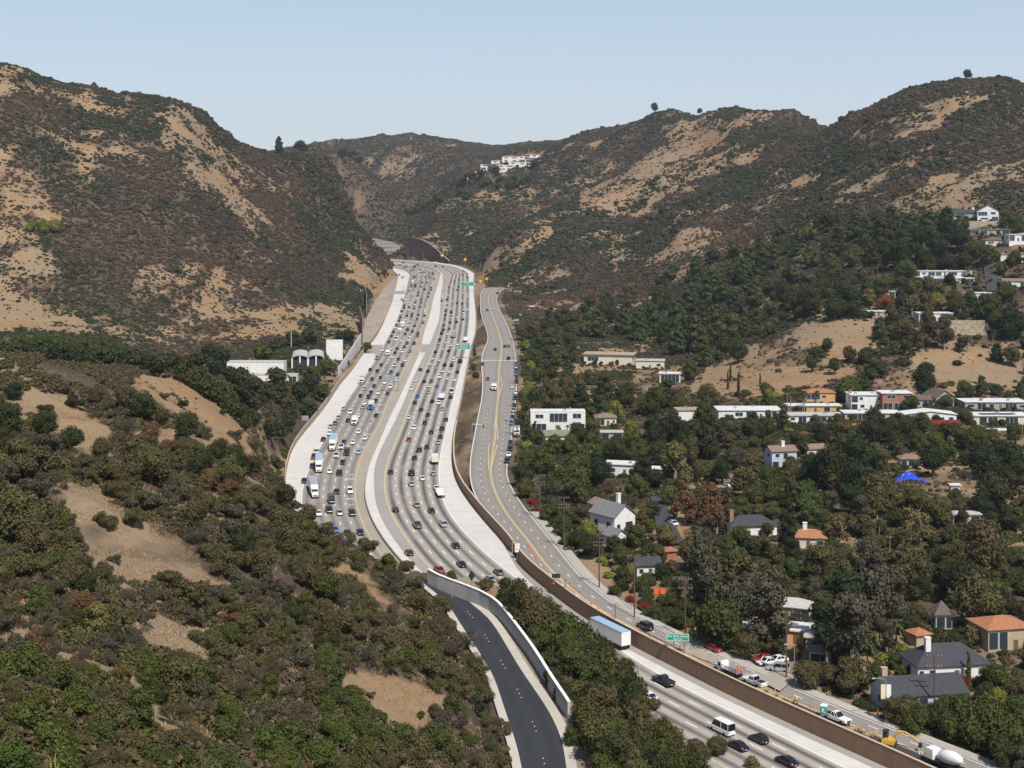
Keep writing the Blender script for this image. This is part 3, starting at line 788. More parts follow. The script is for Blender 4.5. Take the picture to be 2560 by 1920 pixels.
    for kind, nf, droop, L, w in (('fan_palm', 34, .5, .62, .20), ('feather_palm', 26, .75, 1.0, .13)):
        for i in range(2):
            mb = MB(); h = 4.2 if kind == 'fan_palm' else 2.4
            for k in range(nf):
                a = rg.uniform(0, 6.28); el = rg.uniform(-.7, 1.25); pts = []
                for t in np.linspace(0, 1, 6):
                    q = L*t; pts.append(np.array([math.cos(a)*q*math.cos(el*(1-t*.2)), math.sin(a)*q*math.cos(el), h+q*math.sin(el)-droop*L*t*t*.9]))
                sd = np.array([-math.sin(a), math.cos(a), 0])
                ws = [w*.2, w*.7, w, w*.95, w*.6, w*.05] if kind == 'feather_palm' else [w*.05, w*.1, w*.35, w*1.0, w*1.1, w*.5]
                for sg in (-1, 1):
                    o = len(mb.v)
                    for p, q in zip(pts, ws): mb.v += [tuple(p), tuple(p+sd*sg*q+np.array([0, 0, -q*.45]))]
                    for j in range(5): mb.f.append((o+2*j, o+2*j+1, o+2*j+3, o+2*j+2)); mb.m.append(0)
            cm = mb.mesh('palm_crown', LM['mid'])
            tm = MB().tube([(0,0,-.3),(.03,0,h*.35),(0,.04,h*.7),(0,0,h)], [.10,.075,.065,.06], 7).mesh('palm_trunk', PALEBARK if kind == 'fan_palm' else BARK)
            reg_(kind, cm, tm)
KIND = {  # kind: (thing name, category, default height factor of crown centre over radius)
 'oak': ('oak_tree', 'tree', .95), 'oak_far': ('oak_tree', 'tree', .95), 'broad': ('leafy_tree', 'tree', .85), 'shrub': ('slope_shrub', 'shrub', .7), 'dry': ('dry_shrub', 'shrub', .7),
 'eucalyptus': ('eucalyptus_tree', 'tree', 1.8), 'pine': ('pine_tree', 'tree', 1.1), 'cypress': ('cypress_tree', 'tree', 2.2), 'conifer': ('conifer_tree', 'tree', 1.9),
 'sycamore': ('sycamore_tree', 'tree', 1.0), 'bush': ('garden_bush', 'bush', .45), 'fan_palm': ('palm_tree', 'palm tree', 4.2), 'feather_palm': ('palm_tree', 'palm tree', 2.3)}
TREES = []; GNAME = {}
for _g, _n in (('trees and bushes of the canyon gardens', 'garden_oak'), ('shrubs and trees on the near slope', 'slope_oak'), ('oaks between the parapet wall and the freeway', 'bank_oak')):
    for _k in ('oak', 'oak_far'): GNAME[(_g, _k)] = _n if _k == 'oak' else _n.replace('oak', 'live_oak')
TZ_Y = np.exp(np.linspace(math.log(70), math.log(2600), 520))
_col = {}
def column(u):
    k = round(u/4)
    if k not in _col:
        uu_ = k*4.0; x = (uu_-U0)*TZ_Y/F
        _col[k] = terrain_z(x, TZ_Y)
    return _col[k]
def find_y(u, v, h_of_y, ymin=0, ymax=1e9):
    """nearest distance at which something h above the ground projects onto (u, v)"""
    z = column(u); vv = V0+F*(ZC-z-h_of_y(TZ_Y))/TZ_Y
    m = (TZ_Y >= ymin) & (TZ_Y <= ymax); ys = TZ_Y[m]; q = vv[m]
    c = np.where((q[:-1] > v) & (q[1:] <= v))[0]
    if len(c):
        i = c[0]; t = (q[i]-v)/(q[i]-q[i+1]+1e-9); return ys[i]*(1-t)+ys[i+1]*t
    return ys[np.abs(q-v).argmin()]
def plant(kind, x, y, r, col, rz=None, sz=1.0, group=None, z=None, note=''):
    nm, cat, _ = KIND[kind]
    nm = GNAME.get((group, kind), nm)
    cm, tm = PL[kind][random.randrange(len(PL[kind]))]
    z = tz(x, y) if z is None else z
    t = link(nm, None, None, (x, y, z-.1), (0, 0, random.uniform(0, 6.28) if rz is None else rz), (r, r, r*sz)); t.empty_display_size = .1
    a = link('trunk', tm, t); b = link('crown', cm, t)
    b.material_slots[0].link = 'OBJECT'; b.material_slots[0].material = LM[col]
    t['category'] = cat
    if group: t['group'] = group
    TREES.append(dict(o=t, kind=kind, col=col, r=r, x=x, y=y, z=z, h=KIND[kind][2]*r*sz, note=note, group=group))
    return t
def plant_px(kind, u, v, rpx, col, sz=1.0, group=None, ymin=0, ymax=1e9, note=''):
    hf = KIND[kind][2]*sz
    y = find_y(u, v, lambda Y: hf*rpx*Y/F, ymin, ymax)
    return plant(kind, (u-U0)*y/F, y, rpx*y/F, col, None, sz, group, note=note)
# ---------------------------------------------------------------- chaparral: low brush nobody could count, one object per look, instanced with geometry nodes
def brush_mesh(name, rg, n=26, core=True):
    iv, jf = ICO1
    V = []; Fc = []
    for k in range(3):
        c = np.array([rg.uniform(-.45,.45), rg.uniform(-.45,.45), rg.uniform(.15,.45)]); r = rg.uniform(.45,.7)
        o = len(V); s = r*(1+rg.normal(0, .22, (len(iv),1)))
        V += [tuple(p) for p in iv*s*[1,1,.8]+c]; Fc += [tuple(i+o for i in t) for t in jf]
    me = bpy.data.meshes.new(name); me.from_pydata(V, [], Fc); me.update(); return me
def brush_mat(name, cs):
    m, nt, b = newmat(name)
    oi = N(nt, 'ShaderNodeObjectInfo'); cr = N(nt, 'ShaderNodeValToRGB'); cr.color_ramp.interpolation = 'LINEAR'
    e = cr.color_ramp.elements
    while len(e) < len(cs): e.new(.5)
    for i, c in enumerate(cs): e[i].position = i/(len(cs)-1); e[i].color = (*c, 1)
    nt.links.new(oi.outputs['Random'], cr.inputs[0]); nt.links.new(cr.outputs[0], b.inputs['Base Color'])
    b.inputs['Roughness'].default_value = .95; b.inputs['Specular IOR Level'].default_value = .08
    return m
def scatter(name, pts, scl, src, label, cat):
    me = bpy.data.meshes.new(name); me.vertices.add(len(pts)); me.vertices.foreach_set('co', np.asarray(pts, np.float32).ravel())
    a = me.attributes.new('size', 'FLOAT', 'POINT'); a.data.foreach_set('value', np.asarray(scl, np.float32))
    a = me.attributes.new('turn', 'FLOAT', 'POINT'); a.data.foreach_set('value', RNG.uniform(0, 6.28, len(pts)).astype(np.float32))
    o = link(name, me); o['kind'] = 'stuff'; tag(o, label, cat)
    col = bpy.data.collections.new(name+'_kinds')
    for s in src:
        q = bpy.data.objects.new(name+'_kind', s); col.objects.link(q)
    ng = bpy.data.node_groups.new(name, 'GeometryNodeTree')
    ng.interface.new_socket('Geometry', in_out='INPUT', socket_type='NodeSocketGeometry'); ng.interface.new_socket('Geometry', in_out='OUTPUT', socket_type='NodeSocketGeometry')
    n_i = ng.nodes.new('NodeGroupInput'); n_o = ng.nodes.new('NodeGroupOutput')
    ip = ng.nodes.new('GeometryNodeInstanceOnPoints'); ci = ng.nodes.new('GeometryNodeCollectionInfo')
    ci.inputs['Collection'].default_value = col; ci.inputs['Separate Children'].default_value = True; ci.inputs['Reset Children'].default_value = True
    na = ng.nodes.new('GeometryNodeInputNamedAttribute'); na.data_type = 'FLOAT'; na.inputs['Name'].default_value = 'size'
    nb = ng.nodes.new('GeometryNodeInputNamedAttribute'); nb.data_type = 'FLOAT'; nb.inputs['Name'].default_value = 'turn'
    cx = ng.nodes.new('ShaderNodeCombineXYZ'); rv = ng.nodes.new('FunctionNodeRandomValue'); rv.data_type = 'INT'
    rv.inputs[4].default_value = 0; rv.inputs[5].default_value = len(src)-1
    L = ng.links.new
    L(n_i.outputs[0], ip.inputs['Points']); L(ci.outputs[0], ip.inputs['Instance']); ip.inputs['Pick Instance'].default_value = True
    L(rv.outputs[2], ip.inputs['Instance Index']); L(na.outputs['Attribute'], ip.inputs['Scale'])
    L(nb.outputs['Attribute'], cx.inputs[2]); L(cx.outputs[0], ip.inputs['Rotation']); L(ip.outputs[0], n_o.inputs[0])
    md = o.modifiers.new('scatter', 'NODES'); md.node_group = ng
    return o
def make_brush():
    rg = np.random.default_rng(5)
    z = TCO[:,2].reshape(NR, NC); V = V0+F*(ZC-z)/YG
    run = np.minimum.accumulate(V, 0)
    vis = (V <= run+30) & (V < 1500)
    # cell areas
    dy = np.gradient(yy)[:,None]; dx = (uu[1]-uu[0])*yy[:,None]/F
    area = np.broadcast_to(dy*dx, V.shape)
    inside = (UG > -260) & (UG < 2820) & (YG > 380) & (YG < 3600)
    dens = area*vis*inside/np.clip((YG/330), 2.2, 11)
    dens = dens*1.0
    p = dens.ravel(); n = int(min(330000, p.sum()))
    pick = rg.choice(len(p), n, p=p/p.sum())
    r0, c0 = np.divmod(pick, NC)
    y = yy[r0]*np.exp(rg.uniform(-.5,.5,n)*math.log(yy[1]/yy[0])); u = uu[c0]+rg.uniform(-.5,.5,n)*(uu[1]-uu[0])
    x = (u-U0)*y/F
    # bilinear-ish height lookup from the sheet itself
    ri = (np.log(y)-math.log(yy[0]))/math.log(yy[1]/yy[0]); ci = (u-uu[0])/(uu[1]-uu[0])
    i = np.clip(ri.astype(int), 0, NR-2); j = np.clip(ci.astype(int), 0, NC-2); fi = ri-i; fj = ci-j
    zz = (z[i,j]*(1-fi)+z[i+1,j]*fi)*(1-fj)+(z[i,j+1]*(1-fi)+z[i+1,j+1]*fi)*fj
    b = bare_amount(x, y, zz); rf = road_field(x, y)
    dmin = np.min([q[0] for q in rf], 0)
    clump = fbm(x/14, y/14, 2)
    keep = (dmin > 5) & (rg.random(n) < np.clip(1.08-1.2*b+.7*clump, .06, 1))
    # garden ground on the right is planted tree by tree; open slopes there stay sparse
    v = V0+F*(ZC-zz)/y
    gard = (u > 1290) & (y < 760) & (zz < 70)
    keep &= ~gard | (rg.random(n) < .4)
    keep &= ~((u < 760) & (y < 720) & (rg.random(n) < .6))
    # upper-right gardens
    keep &= ~((u > 2150) & (y > 700) & (y < 900) & (rg.random(n) < .5))
    x, y, zz, b, u = x[keep], y[keep], zz[keep], b[keep], u[keep]
    n = len(x)
    sz = np.where(rg.random(n) < .3, rg.uniform(.35, .75, n), rg.uniform(.6, 1.6, n))*np.clip(y/1100, .62, 1.35)*np.where(b > .55, .72, np.where(b < .28, 1.35, 1.08))
    big = rg.random(n) < .05; sz[big] *= 1.8
    hue = fbm(x/60+50, y/90, 3)+rg.normal(0, .18, n)
    src = [brush_mesh('brush', rg) for _ in range(4)]
    sets = [('green_chaparral', (hue < -.02), [(.022,.028,.014),(.034,.039,.019),(.048,.049,.026)], 'dark green chaparral bushes scattered over the dry hills'),
            ('grey_chaparral', (hue >= -.02) & (hue < .22), [(.042,.034,.028),(.060,.047,.038),(.052,.043,.028)], 'grey brown leafless brush matted over the hillsides'),
            ('brown_chaparral', hue >= .22, [(.060,.040,.026),(.080,.055,.036),(.055,.043,.024)], 'reddish brown dry brush patches on the hillsides')]
    for nm, m, cs, lb in sets:
        mm = brush_mat(nm+'_leaf', cs); ss = []
        for s in src:
            q = s.copy(); q.materials.clear(); q.materials.append(mm); ss.append(q)
        P_ = np.column_stack([x, y, zz-.1])[m]
        scatter(nm, P_, sz[m], ss, lb, 'brush')
    print('brush', n)
# ---------------------------------------------------------------- vehicles (forward = +y, wheels on z = 0)
def paint(name, c, r=.3, metal=0.0): return mat(name, c, r, metal, coat=.6)
PAINT = {'white': paint('white_paint', (.80,.80,.78)), 'black': paint('black_paint', (.010,.010,.012)), 'silver': paint('silver_paint', (.50,.51,.52), .3, .35),
 'grey': paint('grey_paint', (.16,.165,.17), .3, .2), 'red': paint('red_paint', (.33,.018,.022)), 'navy': paint('navy_paint', (.018,.024,.065)), 'blue': paint('blue_paint', (.03,.16,.46)),
 'pale blue': paint('pale_blue_paint', (.32,.48,.62)), 'tan': paint('tan_paint', (.38,.31,.22)), 'cream': paint('cream_paint', (.70,.64,.50)), 'yellow': paint('yellow_paint', (.62,.36,.05)),
 'dark red': paint('dark_red_paint', (.075,.010,.014)), 'teal': paint('teal_paint', (.05,.38,.34)), 'orange': paint('orange_paint', (.65,.17,.03))}
GLASS = mat('dark_glass', (.012,.015,.019), .08, spec=.7); TYRE = mat('tyre_rubber', (.014,.014,.015), .85); CHROME = mat('bright_trim', (.6,.6,.6), .2, .9)
HEADL = mat('headlamp_glass', (.75,.75,.72), .15); TAILL = mat('tail_lamp_glass', (.35,.012,.012), .2); PLATE = mat('number_plate_white', (.7,.7,.68), .5)
BLKPL = mat('black_plastic', (.02,.02,.021), .6); STEEL = mat('galvanised_steel', (.42,.43,.44), .45, .6); SILTOP = mat('brushed_roof', (.36,.44,.56), .35, .35)
def sect(y, w, z0, z1, r=.10, wt=None):
    wt = w if wt is None else wt
    return [(-w+r,y,z0),(w-r,y,z0),(w,y,z0+r),(w,y,(z0+z1)/2),(wt,y,z1-r*.6),(wt-r,y,z1),(-wt+r,y,z1),(-wt,y,z1-r*.6),(-w,y,(z0+z1)/2),(-w,y,z0+r)]
VM = {}
def veh_parts(kind):
    """list of (part name, mesh, paint slot?)"""
    P = []
    def p(n, mb, m, painted=False, sm=False): P.append((n, mb.mesh(n, m, sm), painted))
    def wheels(ys, w, r=.33, tw=.22):
        for y in ys:
            for s in (-1, 1): p('wheel', MB().disc((s*(w-tw*.35), y, r), r, tw, 12), TYRE)
    def lights(yf, yr, w, zf, zr, hz=.09):
        for s in (-1, 1):
            p('headlight', MB().box(s*(w-.22)-.17, s*(w-.22)+.17, yf-.08, yf+.03, zf-hz, zf+hz), HEADL)
            p('taillight', MB().box(s*(w-.15)-.13, s*(w-.15)+.13, yr-.03, yr+.08, zr-.12, zr+.12), TAILL)
        p('number_plate', MB().box(-.2, .2, yr-.05, yr+.05, zr-.28, zr-.14), PLATE)
    if kind in ('sedan', 'suv', 'van', 'hatch'):
        d = {'sedan': dict(L=2.32, w=.90, hb=.92, h=1.44, cy=(-1.75,-.95,.25,1.02), tail=.95), 'hatch': dict(L=2.05, w=.88, hb=.95, h=1.5, cy=(-1.95,-1.5,.3,1.05), tail=.97),
             'suv': dict(L=2.4, w=.97, hb=1.08, h=1.80, cy=(-2.25,-1.95,.45,1.15), tail=1.12), 'van': dict(L=2.85, w=1.0, hb=1.15, h=2.45, cy=(-2.8,-2.72,1.25,1.95), tail=1.15)}[kind]
        L, w, hb, h = d['L'], d['w'], d['hb'], d['h']; a, b, c, e = d['cy']
        b_ = MB(); z0 = .28
        b_.loft([sect(-L, w*.86, z0+.12, d['tail']-.12), sect(-L+.18, w*.97, z0, d['tail']), sect(a, w, z0, hb), sect(e, w, z0, hb), sect(L-.35, w*.97, z0, hb*.86), sect(L-.06, w*.88, z0+.08, hb*.74), sect(L, w*.78, z0+.16, hb*.66)])
        wt = w*(.74 if kind == 'sedan' else .82 if kind != 'van' else .93)
        rb = MB().loft([sect(b-.02, wt*.96, h-.05, h-.0, .02), sect((b+c)/2, wt, h-.05, h+.03, .02), sect(c+.02, wt*.94, h-.05, h-.01, .02)]); b_.add(rb.v, rb.f)
        # pillars
        for s in (-1, 1):
            for (y0, y1) in (((a+.05), (b+.02)), (e-.05, c-.02), ((b+c)/2-.05, (b+c)/2-.05)):
                b_.tube([(s*w*.94, y0, hb-.04), (s*wt*.985, y1, h-.02)], .045, 4)
        p('body', b_, PAINT['white'], True)
        g = MB().loft([[(-w*.93,a,hb-.05),(w*.93,a,hb-.05),(w*.93,e,hb-.05),(-w*.93,e,hb-.05)], [(-wt*.97,b,h-.04),(wt*.97,b,h-.04),(wt*.97,c,h-.04),(-wt*.97,c,h-.04)]])
        p('window', g, GLASS)
        wheels((-L*.60, L*.60), w, .34 if kind != 'sedan' else .32); lights(L-.05, -L+.03, w*.95, hb*.66, hb*.80)
        p('bumper', MB().box(-w*.8, w*.8, L-.12, L+.05, .30, .44), BLKPL)
    elif kind == 'pickup':
        w, L, hb, h = 1.0, 2.85, 1.12, 1.88; b_ = MB()
        b_.loft([sect(L, w*.86, .5, hb*.86), sect(L-.12, w*.96, .42, hb*.93), sect(1.05, w, .4, hb), sect(-.75, w, .4, hb), sect(-.8, w, .4, hb*.98), sect(-L, w*.97, .45, hb*.98)])
        b_.loft([sect(-.5, w*.8, h-.05, h, .02), sect(.35, w*.8, h-.05, h+.02, .02)])
        for s in (-1, 1):
            b_.box(s*w*.97-.05, s*w*.97+.05, -L, -.8, hb*.9, hb+.12)
            for y0, y1 in ((1.0,.33),(-.72,-.5),(.2,-.05)): b_.tube([(s*w*.93,y0,hb-.03),(s*w*.8,y1,h-.02)], .05, 4)
        b_.box(-w*.95, w*.95, -L-.02, -L+.06, hb*.5, hb+.12)
        p('body', b_, PAINT['white'], True)
        p('window', MB().loft([[(-w*.92,-.76,hb-.04),(w*.92,-.76,hb-.04),(w*.92,1.05,hb-.04),(-w*.92,1.05,hb-.04)], [(-w*.79,-.5,h-.03),(w*.79,-.5,h-.03),(w*.79,.36,h-.03),(-w*.79,.36,h-.03)]]), GLASS)
        p('cargo_bed', MB().box(-w*.88, w*.88, -L+.08, -.86, hb*.97, hb+.01), BLKPL)
        p('grille', MB().box(-w*.55, w*.55, L-.02, L+.04, .58, hb*.8), BLKPL)
        wheels((-L*.62, L*.62), w, .4, .27); lights(L-.05, -L, w*.95, hb*.72, hb*.8)
        p('bumper', MB().box(-w*.9, w*.9, L-.05, L+.12, .42, .58), CHROME)
    elif kind in ('box_truck', 'semi_truck', 'flatbed_truck', 'tractor', 'dump_truck', 'tow_truck'):
        w = 1.22; semi = kind in ('semi_truck', 'tractor')
        cab0, cab1, ch = (1.2, 3.4, 2.35) if not semi else (5.2, 8.4, 2.9)
        b_ = MB()
        if semi:
            b_.loft([sect(8.4, w*.72, .6, 1.55, .15), sect(8.2, w*.82, .5, 1.75, .15), sect(6.9, w*.9, .5, 1.95, .15)])
            b_.loft([sect(6.9, w*.95, .5, 2.0, .1, w*.95), sect(6.4, w*.95, .5, ch, .1, w*.88), sect(5.2, w*.95, .5, ch+.55, .1, w*.9)])
            gl = MB().loft([[(-w*.86,6.93,2.0),(w*.86,6.93,2.0),(w*.80,6.5,ch-.12),(-w*.80,6.5,ch-.12)], [(-w*.86,6.87,2.0),(w*.86,6.87,2.0),(w*.80,6.44,ch-.12),(-w*.80,6.44,ch-.12)]])
            for s in (-1, 1): gl.box(s*w*.955-.02, s*w*.955+.02, 5.7, 6.6, 1.75, 2.3)
        else:
            b_.loft([sect(3.4, w*.8, .5, 1.25, .12), sect(3.2, w*.88, .42, 1.42, .12), sect(2.35, w*.9, .42, 1.55, .1)])
            b_.loft([sect(2.35, w*.9, .42, 1.55, .1, w*.9), sect(1.95, w*.9, .42, ch, .1, w*.82), sect(1.2, w*.9, .42, ch+.05, .1, w*.84)])
            gl = MB().loft([[(-w*.82,2.39,1.56),(w*.82,2.39,1.56),(w*.76,2.03,ch-.1),(-w*.76,2.03,ch-.1)], [(-w*.82,2.33,1.56),(w*.82,2.33,1.56),(w*.76,1.97,ch-.1),(-w*.76,1.97,ch-.1)]])
            for s in (-1, 1): gl.box(s*w*.905-.02, s*w*.905+.02, 1.35, 2.1, 1.45, 2.1)
        p('cab', b_, PAINT['white'], True); p('window', gl, GLASS)
        yf = cab1
        p('grille', MB().box(-w*.5, w*.5, yf-.05, yf+.03, .75, 1.3), CHROME if semi else BLKPL)
        p('bumper', MB().box(-w*.9, w*.9, yf-.1, yf+.12, .38, .62), BLKPL)
        if kind in ('semi_truck', 'box_truck'):
            y0, y1, zt = (-8.2, 4.9, 4.1) if semi else (-3.6, 1.05, 3.35)
            bx = MB().box(-w, w, y0, y1, 1.05, zt-.06)
            for k in range(int((y1-y0)/1.2)):
                for s in (-1, 1): bx.box(s*w-.02, s*w+.02, y0+.3+k*1.2, y0+.36+k*1.2, 1.1, zt-.1)
            bx.box(-w*.98, w*.98, y0-.03, y0, 1.1, zt-.15)
            p('cargo_box', bx, PAINT['white'], 'box'); p('box_roof', MB().box(-w-.03, w+.03, y0-.03, y1+.03, zt-.06, zt), SILTOP, 'roof')
            p('chassis', MB().box(-.5, .5, y0+.2, yf-.8, .62, 1.04), BLKPL)
            ys = ([-7.2, -6.0, 4.0, 5.2, 7.3] if semi else [-2.3, 2.6])
            wheels(ys, w, .5, .3)
            for s in (-1, 1): p('taillight', MB().box(s*1.0-.1, s*1.0+.1, y0-.06, y0-.02, .85, 1.0), TAILL)
        else:
            y0 = -3.6 if not semi else -1.0
            p('chassis', MB().box(-.55, .55, y0, yf-.8, .62, 1.02), BLKPL)
            if kind == 'dump_truck':
                p('dump_bed', MB().loft([[(-1.2,y0,1.05),(1.2,y0,1.05),(1.2,1,1.05),(-1.2,1,1.05)], [(-1.28,y0-.15,2.4),(1.28,y0-.15,2.4),(1.28,1.05,2.4),(-1.28,1.05,2.4)]]), PAINT['black'], 'box')
            elif kind == 'tow_truck':
                p('tow_bed', MB().box(-1.15, 1.15, y0, 1.1, 1.03, 1.3).box(-.15,.15,-2.2,.6,1.3,1.55), PAINT['white'], 'box'); p('light_bar', MB().box(-.8,.8,1.3,1.6,2.42,2.58), PAINT['orange'])
            elif kind == 'flatbed_truck':
                f = MB().box(-1.18, 1.18, y0, 1.1, 1.02, 1.16)
                for s in (-1, 1):
                    for k in range(5): f.box(s*1.14-.03, s*1.14+.03, y0+.1+k*1.1, y0+.16+k*1.1, 1.16, 1.9)
                    f.box(s*1.14-.025, s*1.14+.025, y0, 1.1, 1.5, 1.6); f.box(s*1.14-.025, s*1.14+.025, y0, 1.1, 1.8, 1.9)
                p('stake_bed', f, STEEL)
            wheels(([-2.3, 2.6] if not semi else [0, 1.3, 7.3]), w, .48, .3)
            for s in (-1, 1): p('taillight', MB().box(s*.95-.1, s*.95+.1, y0-.04, y0, .85, 1.0), TAILL)
        for s in (-1, 1): p('headlight', MB().box(s*w*.68-.16, s*w*.68+.16, yf-.16, yf+.04, .75, .98), HEADL)
    elif kind == 'motorcycle':
        p('frame', MB().box(-.14,.14,-.75,.55,.35,.8,0,.03).tube([(0,.55,.4),(0,.35,1.05)], .05, 6).tube([(-.35,.35,1.05),(.35,.35,1.05)], .03, 6), PAINT['black'], True)
        for y in (-.7, .7): p('wheel', MB().disc((0,y,.31), .31, .13, 12), TYRE)
        p('seat', MB().box(-.13,.13,-.7,.1,.8,.88), BLKPL); p('headlight', MB().box(-.09,.09,.52,.6,.8,.95), HEADL)
    return P
VNAME = {'sedan':'sedan_car','hatch':'hatchback_car','suv':'suv','van':'van','pickup':'pickup_truck','box_truck':'box_truck','semi_truck':'semi_truck','tractor':'semi_tractor','flatbed_truck':'flatbed_truck','dump_truck':'dump_truck','tow_truck':'tow_truck','motorcycle':'motorcycle'}
VWORD = {'sedan':'sedan','hatch':'hatchback','suv':'SUV','van':'van','pickup':'pickup truck','box_truck':'box truck','semi_truck':'semi truck','tractor':'semi tractor','flatbed_truck':'flatbed truck','dump_truck':'dump truck','tow_truck':'tow truck','motorcycle':'motorcycle'}
VCAT = {'sedan':'car','hatch':'car','suv':'car','van':'van','pickup':'pickup truck','motorcycle':'motorcycle'}
def vehicle(kind, col, loc, rz, detail=True, box=None, roof=None, pitch=0):
    if kind not in VM: VM[kind] = veh_parts(kind)
    r = link(VNAME[kind], None, None, loc, (pitch, 0, rz)); r.empty_display_size = .1
    r['category'] = VCAT.get(kind, 'truck')
    if detail:
        for n, me, pt in VM[kind]:
            o = link(n, me, r)
            if pt:
                c = box if (pt == 'box' and box) else (roof if pt == 'roof' else col)
                if pt == 'roof' and not roof: continue
                if pt == 'box' and not box: c = 'white' if kind != 'dump_truck' else 'black'
                o.material_slots[0].link = 'OBJECT'; o.material_slots[0].material = PAINT[c]
        return r
    # small in the photo: one mesh
    k = ('far', kind)
    if k not in VM:
        V = []; Fc = []; M = []; mats = []
        for n, me, pt in VM[kind]:
            if n in ('number_plate', 'bumper', 'taillight') : continue
            m_ = me.materials[0]; key = 'PAINT' if (pt and pt != 'roof') else m_
            if key not in mats: mats.append(key)
            o = len(V); V += [tuple(v.co) for v in me.vertices]
            for f in me.polygons: Fc.append(tuple(i+o for i in f.vertices)); M.append(mats.index(key))
        me = bpy.data.meshes.new(VNAME[kind]); me.from_pydata(V, [], Fc)
        for q in mats: me.materials.append(PAINT['white'] if q == 'PAINT' else q)
        me.polygons.foreach_set('material_index', M); me.update(); VM[k] = (me, mats.index('PAINT'))
    me, pi = VM[k]
    bpy.data.objects.remove(r)
    o = link(VNAME[kind], me, None, loc, (pitch, 0, rz)); o['category'] = VCAT.get(kind, 'truck')
    o.material_slots[pi].link = 'OBJECT'; o.material_slots[pi].material = PAINT[col]
    return o
